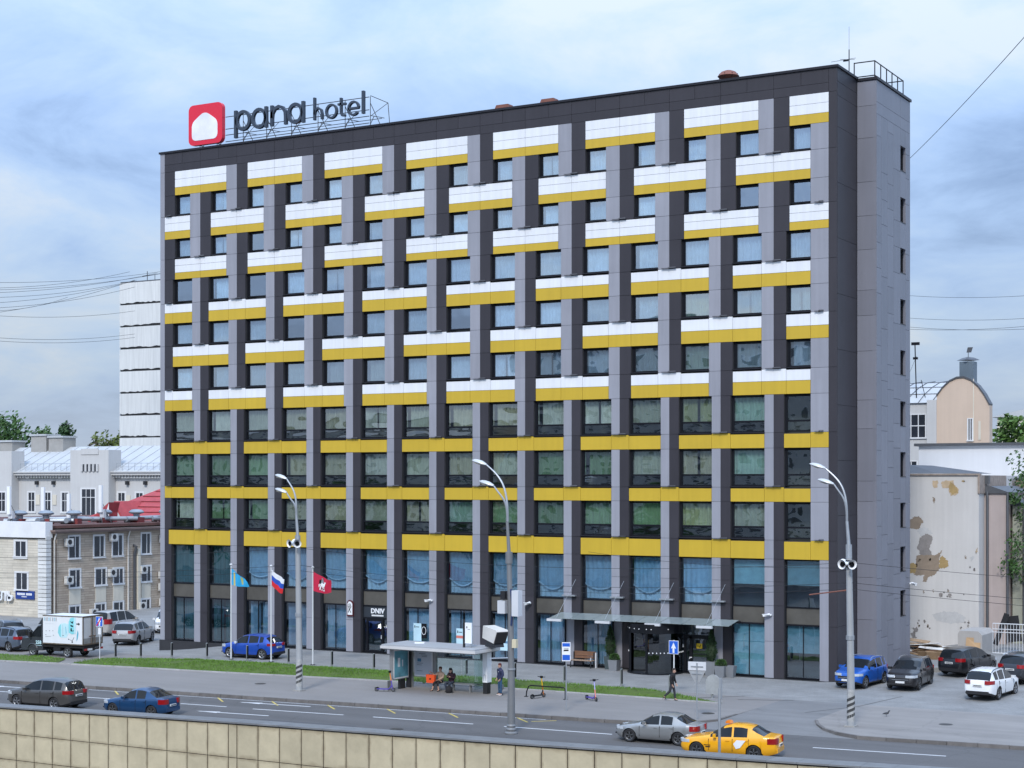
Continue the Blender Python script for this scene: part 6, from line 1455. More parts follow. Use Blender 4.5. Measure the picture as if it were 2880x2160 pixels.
flag('light blue flag with a yellow band drooping from its pole', -38.34, -7.48, *F1, [('cloth', flagcloth('light blue flag cloth', (.02,.33,.62)), 0, 1, 0, 1, 0), ('yellow_band', flagcloth('yellow flag cloth', (.55,.45,.12)), .12, .22, .1, 1, -.006), ('emblem', flagcloth('yellow flag emblem', (.40,.42,.12)), .55, .66, .1, .8, -.006)], 1)
F2 = ((.05,0,5.92),(.05,0,4.93),(1.20,-.12,5.34),(.98,-.1,4.42))
flag('white blue and red striped flag drooping from its pole', -35.05, -7.49, *F2, [('white_stripe', flagcloth('white flag cloth', (.72,.73,.76)), 0, 1, 0, .333, 0), ('blue_stripe', flagcloth('blue flag cloth', (.015,.075,.42)), 0, 1, .333, .667, 0), ('red_stripe', flagcloth('red flag cloth', (.62,.015,.02)), 0, 1, .667, 1, 0)], 2)
F3 = ((.05,0,5.90),(.05,0,4.68),(1.55,-.15,5.36),(1.47,-.1,4.60))
f3 = flag('red flag with a white horse rider emblem', -31.73, -7.5, *F3, [('cloth', flagcloth('crimson flag cloth', (.50,.012,.05)), 0, 1, 0, 1, 0)], 3)
def emblem(polys, m_, nm, off):
    q_ = MB()
    for P_ in polys:
        pts = []
        for u, v in P_:
            T = Vector(F3[0]).lerp(Vector(F3[2]), u); Bm = Vector(F3[1]).lerp(Vector(F3[3]), u); p = T.lerp(Bm, v); wv = .07*u*(math.sin(u*9+v*2.5+3)+.4*math.sin(u*17+v*5+3))
            pts.append((p.x, p.y+wv-off, p.z-.10*math.sin(PI*u)*(.4+v*.4)+.03*math.sin(u*11+3)*u))
        q_.poly(pts); 
    return q_.build(nm, m_, f3)
emblem([[(.36,.48),(.45,.40),(.62,.42),(.68,.52),(.62,.62),(.42,.62)],[(.60,.45),(.64,.25),(.74,.28),(.70,.38),(.67,.5)],[(.38,.62),(.44,.62),(.40,.85),(.34,.84)],[(.50,.62),(.55,.62),(.54,.86),(.48,.86)],[(.60,.62),(.65,.60),(.68,.85),(.62,.86)],[(.30,.55),(.36,.5),(.36,.62),(.31,.72)]], M_plainw, 'horse', .02)
emblem([[(.44,.42),(.46,.22),(.56,.20),(.58,.42)],[(.47,.20),(.48,.10),(.54,.10),(.55,.20)],[(.40,.30),(.46,.24),(.46,.36)]], M_steel, 'rider', .026)
emblem([[(.36,.25),(.46,.22),(.42,.5),(.33,.46)],[(.42,.70),(.66,.72),(.66,.77),(.42,.75)]], M_black, 'cloak', .03)
# ------------------------------------------------------------------ lamp posts
def lamp_head(par, base, tip):
    b0, t0 = Vector(base), Vector(tip); d = (t0-b0); L_ = d.length; d.normalize(); q_ = MB(); up = Vector((0,0,1)); sd = d.cross(up).normalized(); up = sd.cross(d).normalized()
    prof = [(0,.05,.05),(.12,.11,.08),(.35,.17,.13),(.62,.18,.13),(.85,.13,.09),(1.0,.02,.02)]; n = 12
    for f_, a, b_ in prof:
        for k in range(n): t = 2*PI*k/n; q_.V.append(tuple(b0+d*L_*f_+sd*a*math.cos(t)+up*(b_*math.sin(t) if math.sin(t) > 0 else b_*.55*math.sin(t))))
    for r in range(len(prof)-1):
        for k in range(n): i0 = r*n+k; i1 = r*n+(k+1) % n; q_.F.append((i0, i1, i1+n, i0+n))
    hd = fix(q_.build('lamp_head', mat('lamp shell', (.55,.56,.56), .4, .2, var=.08), par, True)); q_ = MB(); n = 10
    pts = [b0+d*L_*(.62+.27*math.cos(2*PI*k/n))+sd*.15*math.sin(2*PI*k/n)-up*.085 for k in range(n)]; q_.poly([tuple(p) for p in pts]); fix(q_.build('lens', mat('lamp lens', (.42,.38,.28), .15, var=.1), hd)); return hd
def arm_pts(z0, z1, x1, n=9):
    return [(x1*(1-math.cos(PI/2*k/n)), 0, z0+(z1-z0)*math.sin(PI/2*k/n)) for k in range(n+1)]
M_post = mat('weathered grey post', (.21,.215,.22), .55, .3, var=.12, scale=1.5, streak=.5)
def lamp_post(lab, x, y, z, H_, split, style, hz):
    t = thing('street_lamp', lab, 'street lamp', (x, y, z), 0, 'double armed street lamps along the road')
    if style == 'steel':
        q_ = MB(); q_.lathe([(.31,0),(.31,.06),(.23,.12),(.26,.22),(.20,.30),(.23,.38),(.18,.46)], n=18); q_.build('cast_base', M_post, t, True)
        q_ = MB(); q_.tube([(0,0,.4),(0,0,3.05)], [.185,.165], 14); q_.tube([(0,0,3.05),(-.03,0,5.4),(-.12,0,8.1)], [.15,.135,.12], 14); q_.tube([(-.12,0,8.0),(-.12,0,8.55)], .17, 14); q_.tube([(-.12,0,8.5),(-.22,0,split)], [.085,.07], 12); q_.build('shaft', M_post, t, True)
        q_ = MB(); q_.lathe([(.20,3.0),(.20,3.08)], n=16); q_.build('collar', M_steel, t)
    else:
        q_ = MB(); q_.tube([(0,0,-.05),(0,0,1.7),(-.03,0,4.1),(-.10,0,8.0)], [.19,.18,.165,.14], 14); q_.build('shaft', mat('grey lamp post', (.36,.37,.375), .6, .2, var=.12, scale=1.5, streak=.6), t, True)
        q_ = MB(); q_.tube([(-.10,0,7.95),(-.11,0,8.6)], .15, 12); q_.tube([(-.11,0,8.6),(-.20,0,split)], [.09,.07], 12); q_.build('upper_shaft', M_steel, t, True)
        q_ = MB(); q_.box(-.25,-.25,-.05,.25,.25,.06); q_.build('footing', M_conc, t); q_ = MB(); q_.tube([(-.04,0,4.1),(-.04,0,4.3)], .20, 14); q_.build('clamp_band', M_steel, t)
        q_ = MB()
        for k in range(4):
            z0_ = .30+k*.27
            for s_ in range(7):
                a = PI+s_*PI/7; b_ = PI+(s_+1)*PI/7; r_ = .192
                q_.quad((r_*math.cos(a), r_*math.sin(a), z0_+.035*s_), (r_*math.cos(b_), r_*math.sin(b_), z0_+.035*(s_+1)), (r_*math.cos(b_), r_*math.sin(b_), z0_+.035*(s_+1)+.14), (r_*math.cos(a), r_*math.sin(a), z0_+.035*s_+.14))
        q_.build('black_stripe', mat('faded black paint', (.055,.055,.055), .8, var=.4, scale=9, fine=.5), t); q_ = MB(); q_.tube([(0,0,.25),(0,0,1.75)], [.1895,.183], 14, False); q_.build('white_band', mat('worn white band', (.40,.40,.39), .8, var=.3, scale=6, fine=.4), t)
    hx = -.2
    for dx, zt, dy in ((hz[0][0], hz[0][1], .0), (hz[1][0], hz[1][1], -.25)):
        z0_ = split-.02; ex = dx+.75
        c0, c1, c2, c3 = Vector((hx, 0, z0_)), Vector((hx+.03, dy*.3, z0_+(zt-z0_)*.62)), Vector((hx+(ex-hx)*.30, dy*.8, zt-.70)), Vector((ex, dy, zt-.10))
        pts = [tuple(c0*(1-u)**3+c1*3*u*(1-u)**2+c2*3*u*u*(1-u)+c3*u**3) for u in [k_/12 for k_ in range(13)]]; q_ = MB(); q_.tube(pts, [.06-.002*k_ for k_ in range(13)], 8); q_.build('arm', M_steel, t, True); lamp_head(t, (ex, dy, zt-.10), (dx-.05, dy, zt+.13))
    return t
l1 = lamp_post('striped street lamp with loudspeakers left of the bus shelter', -24.64, -18.22, 0, 12, 9.7, 'grey', ((-1.62,11.82),(-1.42,11.05)))
l2 = lamp_post('steel street lamp with boxes in front of the bus stop', -7.64, -24.23, -.28, 12.8, 10.0, 'steel', ((-2.1,12.75),(-1.55,11.75)))
l3 = lamp_post('striped street lamp with loudspeakers on the right corner', 6.09, -15.89, 0, 12.4, 9.7, 'grey', ((-2.0,12.3),(-1.5,11.55)))
def speakers(par, z, lab, x, y, zb):
    t = thing('loudspeaker', lab, 'loudspeaker', (x, y, zb+z), 0, 'pairs of horn loudspeakers on lamp posts')
    for a in (-38, 22, 205):
        a = math.radians(a-90+20); d = Vector((math.cos(a), math.sin(a), -.08)); q_ = MB()
        pr = [(.10,.05),(.22,.055),(.34,.10),(.46,.20),(.50,.23)]; q_.tube([tuple(d*r) for r, _ in pr], [w_ for _, w_ in pr], 14, False)
        q_.tube([tuple(d*.03), tuple(d*.2)], .09, 10); hn = q_.build('horn', M_plainw, t, True); q_ = MB(); q_.tube([tuple(d*.33), tuple(d*.47)], [.06,.12], 12, False); q_.tube([tuple(d*.30), tuple(d*.40)], .07, 10); q_.build('throat', M_black, hn)
    q_ = MB(); q_.cyl((0,0,-.2), .12, .35, 10); q_.build('bracket', M_blackp, t)
speakers(l1, 8.2, 'white horn loudspeakers on the lamp post left of the shelter', -24.73, -18.35, 0)
speakers(l3, 7.72, 'white horn loudspeakers on the lamp post at the right corner', 6.0, -16.05, 0)
# boxes on the steel lamp
t = thing('camera_boxes', 'pale equipment boxes strapped to the steel street lamp', 'equipment box', (-7.70,-24.23,-.28))
q = MB(); q.box(-.55,-.25,5.65,-.15,.15,6.25); q.build('white_box', M_pale, t); q = MB(); q.box(.25,-.3,5.55,.60,.1,6.75); q.build('tall_box', M_pale, t); q = MB(); q.box(-.42,-.2,6.30,-.18,.1,6.7); q.build('dark_box', M_blackp, t); q = MB(); q.box(.18,-.15,4.05,.40,.05,4.45); q.build('cream_box', mat('cream box', (.62,.55,.38), .5), t); q = MB(); q.tube([(.1,-.1,6.8),(.22,-.15,6.0),(.12,-.1,5.1)], .05, 6); q.build('cable', mat('blue cable', (.02,.04,.12), .6), t); q = MB(); q.tube([(-1.15,.2,3.45),(-.1,0,3.55)], .04, 6); q.build('bracket_arm', M_steel, t)
# rusty bracket on the right lamp
t = thing('lamp_bracket', 'rusty sloping bracket arm on the right street lamp', 'bracket', (6.0,-15.89,6.35)); q = MB(); q.tube([(0,0,.1),(-1.9,-.2,-.18)], .035, 6); q.build('arm', M_rust, t)
# ------------------------------------------------------------------ bus shelter
M_alu = mat('grey aluminium', (.30,.30,.295), .45, .5, var=.08); M_roof2 = mat('shelter roof sheet', (.36,.37,.385), .5, .1, var=.07, fine=.2)
shg = glass_mat('shelter glass', (.86,.93,.92), .06, .03, 1)
sh = thing('bus_shelter', 'glass bus shelter with a flat pale roof and lit poster panels', 'bus shelter', (-17.6,-14.6,0), math.radians(-1))
q = MB(); q.box(-3.05,-1.45,2.42,3.05,1.05,2.58); q.build('roof', M_roof2, sh); q = MB(); q.box(-3.10,-1.50,2.36,3.10,1.10,2.50); q.build('fascia', mat('shelter fascia', (.60,.585,.57), .45, .1, var=.06), sh); q = MB(); q.box(-3.0,-1.4,2.30,3.0,1.0,2.36); q.build('ceiling', M_alu, sh)
for x, y in ((-2.55,.78),(-.95,.80),(2.30,.80)): q = MB(); q.box(x-.09,y-.08,0,x+.09,y+.08,2.32); q.build('post', M_alu, sh)
for xa, xb in ((-.85,.75),(.78,2.2)): q = MB(); q.box(xa,.79,.45,xb,.80,2.3); q.build('rear_glass', shg, sh)
q = MB(); q.box(2.26,-.25,.25,2.27,.72,2.25); q.build('end_glass', shg, sh); q = MB(); q.box(-.85,.76,.40,2.2,.83,.46); q.box(-.85,.77,1.78,2.2,.82,1.82); q.build('glass_rail', M_alu, sh)
# left poster case, standing across the end
q = MB(); q.box(-2.85,-.95,.55,-2.62,.62,2.28); pc = q.build('poster_case', M_alu, sh); q = MB(); q.box(-2.62,-.90,.60,-2.605,.57,2.23); q.build('case_frame', M_plainw, pc); q = MB(); q.box(-2.604,-.82,.68,-2.598,.49,2.15); q.build('poster', mat('teal poster', (.13,.36,.44), .3, var=.35, scale=1.2), pc)
q = MB(); q.box(-2.597,-.50,1.25,-2.592,-.28,1.75); q.box(-2.597,-.10,1.25,-2.592,.0,1.62); q.build('poster_figure', M_plainw, pc); 
q = MB(); q.box(-2.80,-.2,0,-2.65,.3,.55); q.box(-2.8,.6,0,-2.5,.9,2.3); q.build('case_leg', M_blackp, sh)
# map case at the back
q = MB(); q.box(-2.35,.72,.62,-1.05,.86,2.28); mc = q.build('map_case', M_alu, sh); q = MB(); q.box(-2.31,.705,.66,-1.09,.72,2.24); q.build('case_frame', M_plainw, mc); q = MB(); q.box(-2.25,.698,.74,-1.15,.704,2.18); q.build('route_map', mat('pale route map', (.52,.56,.62), .3, var=.05), mc)
q = MB(); q.box(-2.1,.692,1.48,-1.85,.697,1.66); q.build('map_picture', mat('map picture blue', (.08,.22,.36), .4), mc); q = MB()
for k, (xa, xb) in enumerate(((-2.12,-1.75),(-2.0,-1.55),(-1.85,-1.45),(-1.8,-1.45),(-2.12,-1.72),(-2.12,-1.80),(-2.14,-1.75))): z = (2.04,1.92,1.84,1.76,1.38,1.28,.95)[k]; q.box(xa,.692,z,xb,.697,z+.035)
q.build('map_text', mat('map grey print', (.22,.24,.28), .5), mc)
# bench and the white end pylon
q = MB(); q.box(-1.0,.25,.42,2.0,.62,.47); q.build('seat', M_alu, sh)
for x in (-.6,.5,1.6): q = MB(); q.box(x-.04,.35,0,x+.04,.5,.42); q.build('leg', M_alu, sh)
q = MB(); q.box(2.42,.35,.62,2.72,.80,2.32); q.build('white_pylon', M_plainw, sh); q = MB(); q.box(2.44,.37,0,2.70,.78,.62); q.build('pylon_foot', M_blackp, sh); q = MB(); q.stroke([(2.50,.72),(2.50,1.0),(2.57,1.06),(2.64,1.0),(2.64,.72)], .02, (.335,.345)); q.build('hook_mark', M_steel, sh)
q = MB(); q.tube([(-2.75,-1.2,0),(-2.75,-1.2,.02)], .05, 6); q.box(-2.8,-1.25,0,-2.76,-.95,.55); q.build('end_rail', M_alu, sh)
bn = thing('litter_bin', 'grey slanted litter bin at the right end of the shelter', 'bin', (-14.35,-14.2,0)); q = MB(); q.prism([(-.25,-.2,0),(.1,-.2,0),(.35,-.2,.35),(.35,-.2,.55),(-.25,-.2,.55)], (0,.4,0)); q.build('body', M_alu, bn); q = MB(); q.tube([(.1,-.1,.02),(.4,0,.04)], .05, 6); q.build('foot', M_blackp, bn)
# things standing on the shelter roof
ts_ = thing('roof_display', 'upright white timetable plate on the shelter roof', 'display plate', (-15.55,-15.2,2.58)); q = MB(); q.box(-.17,-.03,.22,.25,.03,1.35); q.build('plate', M_plainw, ts_); q = MB(); q.box(-.30,-.04,0,-.19,.04,1.35); q.build('dark_edge', M_blackp, ts_); q = MB(); q.box(.12,-.02,0,.2,.02,.22); q.build('foot', M_steel, ts_); q = MB(); q.box(-.08,-.036,1.05,-.02,-.031,1.15); q.box(0,-.036,.98,.15,-.031,1.0); q.build('print', M_black, ts_)
pj = thing('projector_housing', 'pale weatherproof projector housing above the shelter end', 'housing', (-14.35,-14.4,2.62), math.radians(-25)); q = MB(); q.prism([(-.62,-.38,.45),(.45,-.38,.22),(.75,-.38,.86),(.70,-.38,.95),(-.55,-.38,1.12)], (0,.76,0)); q.build('hood', mat('cream housing', (.60,.575,.53), .5, var=.08), pj); q = MB(); q.prism([(.47,-.36,.24),(.76,-.36,.85),(.80,-.36,.82),(.52,-.36,.22)], (0,.72,0)); q.build('front', M_blackp, pj); q = MB(); q.prism([(-.5,-.3,0),(.5,-.3,0),(.4,-.3,.25),(-.2,-.3,.48)], (0,.6,0)); q.build('bracket', M_blackp, pj)
fl = thing('paper_scrap', 'white flat packet lying on the shelter roof', 'packet', (-19.1,-14.5,2.58), .5); q = MB(); q.box(-.3,-.12,0,.25,.12,.06); q.build('packet', M_plainw, fl)
# ------------------------------------------------------------------ signs
def sign_post(nm, lab, x, y, h, z=0, r_=.035, m_=None, cat='sign'):
    t_ = thing(nm, lab, cat, (x, y, z)); q_ = MB(); q_.tube([(0,0,-.1),(0,0,h)], r_, 8); q_.build('post', m_ or M_steel, t_, True); return t_
t = sign_post('bus_stop_sign', 'blue and white bus stop sign on a thin post by the kerb', -8.13, -17.81, 2.55)
t.rotation_euler = (0,0,math.radians(24))
q = MB(); q.box(-.22,-.05,2.50,.22,.0,3.45); pl_ = q.build('plate', M_plainw, t); q = MB(); q.box(-.19,-.056,3.24,.19,-.051,3.41); q.build('blue_field', M_blue, pl_); q = MB(); q.box(-.19,-.056,2.55,.19,-.051,2.82); q.build('blue_field', M_blue, pl_); q = MB(); q.prism([(-.13,-.052,3.0),(.13,-.052,3.02),(.11,-.052,3.09),(-.12,-.052,3.08)], (0,-.005,0)); q.box(-.12,-.057,3.13,.12,-.052,3.145); q.build('bus_mark', M_black, pl_); q = MB(); q.box(-.27,-.06,2.50,-.225,.03,3.45); q.build('dark_edge', M_blackp, t)
t = sign_post('one_way_sign', 'blue one way sign with a white up arrow behind the walking man', -6.01, -9.34, 2.95, 0, .03, M_plainw); q = MB(); q.box(-.28,-.05,2.2,.28,-.02,2.93); pl_ = q.build('plate', M_plainw, t); q = MB(); q.box(-.255,-.056,2.225,.255,-.051,2.905); q.build('blue_field', M_blue, pl_); q = MB(); q.prism([(-.055,-.058,2.26),(.055,-.058,2.26),(.055,-.058,2.52),(.15,-.058,2.50),(0,-.058,2.83),(-.15,-.058,2.50),(-.055,-.058,2.52)], (0,-.005,0)); fix(q.build('arrow', M_plainw, pl_))
t = sign_post('one_way_end_sign', 'blue sign with white arrow crossed by a red bar beside the truck', -45.9, -11.59, 2.7, 0, .03, M_pale); q = MB(); q.box(-.30,-.05,2.11,.30,-.02,2.76); pl_ = q.build('plate', M_plainw, t); q = MB(); q.box(-.275,-.056,2.135,.275,-.051,2.735); q.build('blue_field', M_blue, pl_); q = MB(); q.prism([(-.02,-.058,2.16),(.09,-.058,2.16),(.09,-.058,2.42),(.17,-.058,2.42),(.0,-.058,2.69),(-.14,-.058,2.42),(-.02,-.058,2.42)], (0,-.005,0)); fix(q.build('arrow', M_plainw, pl_)); q = MB(); q.prism([(-.26,-.064,2.15),(-.16,-.064,2.15),(.26,-.064,2.72),(.16,-.064,2.72)], (0,-.005,0)); fix(q.build('red_bar', M_red, pl_)); q = MB(); q.box(-.10,-.04,1.6,.12,-.02,2.02); q.build('lower_plate', M_plainw, t)
t = sign_post('yield_sign', 'grey back of a give way sign with a plate above at the drive', -1.16, -17.37, 2.75, 0, .035); t.rotation_euler = (0,0,math.radians(12)); q = MB(); q.box(-.44,.03,2.38,.44,.05,2.80); q.build('plate_back', M_pale, t); q = MB(); q.prism([(-.42,.03,2.36),(.42,.03,2.36),(.05,.03,1.70),(-.05,.03,1.70)], (0,.02,0)); q.build('triangle_back', mat('sign back zinc', (.40,.41,.42), .5, .4, var=.1, scale=3), t); q = MB(); q.box(-.3,-.01,2.55,.3,.03,2.6); q.box(-.25,-.01,2.2,.25,.03,2.25); q.build('clamp', M_steel, t)
t = sign_post('arrow_sign', 'grey rounded back of a road sign on a tall post by the tiled wall', 5.32, -30.0, 3.8, -.5, .06); q = MB()
q.prism([(x-.30, .06, 3.62+z) for x, z in [(.32*math.cos(a*PI/10)+.0, .35*math.sin(a*PI/10)+.35) for a in range(11)]]+[(-.62,.06,3.52),(.02,.06,3.52)], (0,.03,0)); fix(q.build('plate_back', mat('worn sign back', (.40,.41,.40), .5, .3, var=.15, scale=3), t)); q = MB(); q.box(-.02,-.02,3.35,.10,.06,4.2); q.build('clamp', M_steel, t)
# ------------------------------------------------------------------ bench, planters, bike rack, kiosk bits
bn = thing('wooden_bench', 'brown wooden bench with steel legs outside the hotel window', 'bench', (-16.32, -.42, 0)); M_wood = mat('oiled bench wood', (.20,.10,.055), .55, var=.22, scale=3, fine=.4)
for k in range(3): q = MB(); q.box(-.78,-.15+k*.17,.44,.78,-.0+k*.17,.48); q.build('seat_slat', mat('worn seat wood', (.36,.26,.19), .6, var=.15, scale=4), bn)
for k, z in enumerate((.56,.72,.86)): q = MB(); q.box(-.70,.36+.02*k,z,.78,.40+.02*k,z+.135); q.build('back_slat', M_wood, bn)
for x in (-.70,.70): q = MB(); q.box(x-.03,-.15,0,x+.03,-.10,.44); q.box(x-.03,.30,0,x+.03,.36,.95); q.box(x-.03,-.15,.40,x+.03,.36,.44); q.build('leg', M_blackp, bn); q = MB(); q.box(x-.025,-.12,.48,x+.025,-.07,.66); q.build('armrest', M_pale, bn)
q = MB(); q.box(.84,.2,0,.92,.35,.95); q.build('end_post', M_pale, bn)
M_pot = mat('grey planter', (.20,.21,.225), .5, var=.08); M_potd = mat('dark teal planter', (.055,.075,.08), .5, var=.08)
def planter(lab, x, y, w_, h_, m_, plant, ph):
    t_ = thing('planter', lab, 'planter', (x, y, 0)); q_ = MB(); a = w_*.40; b_ = w_*.5
    q_.V += [(-a,-a,0),(a,-a,0),(a,a,0),(-a,a,0),(-b_,-b_,h_),(b_,-b_,h_),(b_,b_,h_),(-b_,b_,h_)]; q_.F += [(3,2,1,0),(0,1,5,4),(1,2,6,5),(2,3,7,6),(3,0,4,7),(4,5,6,7)]; q_.build('pot', m_, t_)
    p_ = thing('conifer' if plant == 'cone' else 'round_shrub', lab.replace('planter', 'plant') if False else ('slim dark conifer growing in the ' if plant == 'cone' else 'low round bush growing in the ')+lab, 'plant', (x, y, h_)); r = random.Random(int(x*100)); f = MB()
    n_ = 900 if plant == 'cone' else 380
    for _ in range(n_):
        a_ = r.uniform(0, 2*PI)
        if plant == 'cone': v = r.random()**.85; rad_ = .30*(math.sin(PI*min(1, .14+v*.9)))**.75*(1.05-.25*v)*(1+.12*math.sin(v*23+a_*2)); zz = v*ph
        else: u_ = r.random(); zz = ph*(u_**.7); rad_ = w_*.50*math.sqrt(max(0, 1-(zz/ph)**2))
        rr_ = rad_*r.uniform(.8,1.05); c = Vector((rr_*math.cos(a_), rr_*math.sin(a_), zz)); d = Vector((math.cos(a_), math.sin(a_), r.uniform(.2,1.4))).normalized(); sd_2 = d.cross(Vector((r.gauss(0,1), r.gauss(0,1), r.gauss(0,1)))).normalized(); s_ = r.uniform(.05,.10)
        f.poly([c-sd_2*s_*.4, c+sd_2*s_*.4, c+d*s_*1.3])
    f.build('foliage', LEAF[1] if plant == 'cone' else LEAF[0], p_); q_ = MB(); q_.tube([(0,0,-.15),(0,0,ph*.8)], [.05,.02], 6)
    if plant == 'cone': q_.lathe([(.10,.0),(.24,ph*.2),(.26,ph*.4),(.18,ph*.7),(.03,ph*.98)], n=10)
    else: q_.lathe([(w_*.40,.0),(w_*.38,ph*.4),(w_*.2,ph*.8),(.02,ph*.9)], n=10)
    q_.build('stem', mat('dark conifer wood', (.02,.035,.015), .9, var=.3), p_)  # dark stem and filling core inside the foliage
planter('dark planter beside the bench', -14.45, -.15, .62, .78, M_potd, 'cone', 1.85); planter('pale planter left of the revolving door', -13.85, -.80, .62, .66, M_pot, 'bush', .34)
planter('grey planter right of the side door', -7.65, -.30, .70, .85, M_pot, 'cone', 1.85); planter('pale planter at the end of the canopy', -6.85, -.75, .62, .68, M_pot, 'bush', .36)
p_ = thing('spare_planter', 'empty pale tapered planter pressed behind the bush planter', 'planter', (-6.35,-.45,0)); q = MB(); q.V += [(-.2,-.2,0),(.2,-.2,0),(.2,.2,0),(-.2,.2,0),(-.28,-.28,.68),(.28,-.28,.68),(.28,.28,.68),(-.28,.28,.68)]; q.F += [(3,2,1,0),(0,1,5,4),(1,2,6,5),(2,3,7,6),(3,0,4,7),(4,5,6,7)]; q.build('pot', M_pot, p_)
rk = thing('bike_rack', 'low black tube bike rack beside the bus stop sign', 'bike rack', (-11.34,-14.12,0)); q = MB(); q.tube([(-1.2,0,0),(-1.16,0,.3),(-1.05,0,.55),(-.92,0,.62),(1.1,0,.62),(1.18,0,.55),(1.19,0,0)], .035, 8); q.build('tube', M_black, rk, True); q = MB(); q.cyl((-1.2,0,0), .12, .02, 10); q.cyl((1.19,0,0), .12, .02, 10); q.build('foot_plate', M_black, rk)
# ------------------------------------------------------------------ kick scooters
def scooter(lab, x, y, head, deck, stem_lo, stem_hi, lean=0):
    t_ = thing('kick_scooter', lab, 'scooter', (x, y, 0), head, 'kick scooters left on the footway'); t_.rotation_euler = (lean, 0, head)
    q_ = MB(); q_.box(-.42,-.08,.12,.26,.08,.17); q_.build('deck', deck, t_)
    q_ = MB(); q_.tube([(.26,0,.15),(.40,0,.32),(.42,0,.40)], .035, 8); q_.build('neck', deck, t_, True)
    q_ = MB(); q_.tube([(.47,0,.12),(.42,0,.40),(.38,0,.62)], .032, 8); q_.build('fork', stem_lo, t_, True); q_ = MB(); q_.tube([(.38,0,.62),(.30,0,1.08)], .03, 8); q_.build('stem', stem_hi, t_, True)
    q_ = MB(); q_.tube([(.30,-.26,1.12),(.30,0,1.10),(.30,.26,1.12)], .02, 6); q_.box(.25,-.06,1.05,.36,.06,1.16); q_.build('handlebar', M_black, t_)
    for x_ in (.50, -.46):
        q_ = MB(); n_ = 16
        for s_ in range(n_):
            t2 = 2*PI*s_/n_; u2 = 2*PI*(s_+1)/n_
            for ra, rb, ya, yb in ((.085,.115,.03,.03),(.115,.115,.03,-.03),(.115,.085,-.03,-.03)): q_.quad((x_+ra*math.cos(t2),ya,.115+ra*math.sin(t2)),(x_+ra*math.cos(u2),ya,.115+ra*math.sin(u2)),(x_+rb*math.cos(u2),yb,.115+rb*math.sin(u2)),(x_+rb*math.cos(t2),yb,.115+rb*math.sin(t2)))
        w_ = q_.build('wheel', M_rubber, t_); q_ = MB(); q_.tube([(x_,-.025,.115),(x_,.025,.115)], .085, 14); q_.build('rim', M_rimd, w_)
    q_ = MB(); q_.prism([(-.60,-.04,.2),(-.40,-.04,.25),(-.30,-.04,.17),(-.36,-.04,.17)], (0,.08,0)); q_.build('mudguard', M_black, t_)
    q_ = MB(); q_.tube([(-.05,.08,.13),(-.12,.2,.0)], .012, 5); q_.build('side_stand', M_black, t_)
S_vio = mat('violet scooter paint', (.10,.07,.36), .4); S_org = mat('orange scooter paint', (.72,.20,.015), .4); S_pink = mat('pink scooter paint', (.72,.26,.20), .4); S_lil = mat('lilac scooter paint', (.40,.40,.68), .4); S_yel = mat('yellow scooter paint', (.78,.45,.01), .4)
scooter('violet scooter with an orange stem beside the shelter poster', -20.35, -16.15, math.radians(15), S_vio, S_vio, S_org); scooter('black and yellow scooter leaning on the bike rack', -11.70, -14.35, math.radians(78), M_black, S_org, S_yel); scooter('violet scooter with a pink stem standing on the footway', -8.80, -13.75, math.radians(-32), S_vio, S_pink, S_lil)
# pigeon
pg = thing('pigeon', 'dark pigeon standing on the worn pavement', 'pigeon', (6.56,-11.85,0), math.radians(20)); bm_ = bpy.data.meshes.new('pigeon_body')
q = MB(); q.tube([(-.20,0,.13),(-.12,0,.15),(0,0,.165),(.07,0,.19),(.10,0,.24),(.12,0,.285),(.15,0,.29),(.185,0,.28)], [.012,.035,.062,.055,.032,.034,.025,.004], 10); q.tube([(-.02,.03,.12),(-.01,.03,0)], .008, 5); q.tube([(-.02,-.03,.12),(-.01,-.03,0)], .008, 5); q.build('body', mat('pigeon feathers', (.05,.052,.06), .7, var=.4, scale=20), pg, True)
# boulder at the right edge
bd = thing('boulder', 'round tan stone at the right edge near the white SUV', 'stone', (11.35,-1.25,gz(11.3,-1.2))); q = MB(); q.lathe([(.05,0),(.26,.03),(.30,.14),(.2,.26),(.04,.30)], n=10); q.build('stone', mat('tan stone', (.40,.32,.21), .9, var=.25, scale=5, bump=.4), bd, True)
# ------------------------------------------------------------------ overhead wires
M_wire = mat('black wire', (.016,.016,.018), .7)
def wire(lab, p, q_, sag=.5, r_=.010):
    P_ = [Vector(p).lerp(Vector(q_), k/16)+Vector((0,0,-sag*4*(k/16)*(1-k/16))) for k in range(17)]; b_ = MB(); b_.tube([tuple(v) for v in P_], r_, 4); return tag(b_.build('overhead_wire', M_wire), lab, 'wire', 'overhead wires')
# ================================================================== people
M_skin = mat('skin', (.50,.30,.22), .55, var=.06); M_hairb = mat('dark hair', (.035,.025,.02), .7); M_navyc = mat('navy jacket cloth', (.018,.024,.07), .75, var=.15, scale=6); M_jean = mat('blue jeans', (.025,.075,.15), .85, var=.2, scale=8, fine=.3); M_blkc = mat('black cloth', (.013,.012,.014), .85, var=.2, scale=6); M_wine = mat('dark wine cloth', (.035,.012,.022), .85, var=.2, scale=6); M_beige = mat('beige jacket cloth', (.42,.30,.22), .85, var=.12, scale=5); M_shoe = mat('pale sneakers', (.60,.60,.60), .6); M_bshoe = mat('black shoes', (.012,.011,.011), .5); M_cap = mat('maroon knit cap', (.09,.022,.018), .9); M_trk = mat('charcoal trousers', (.030,.032,.04), .85, var=.15, scale=6); M_dark2 = mat('dark denim', (.03,.04,.065), .85, var=.2, scale=6)
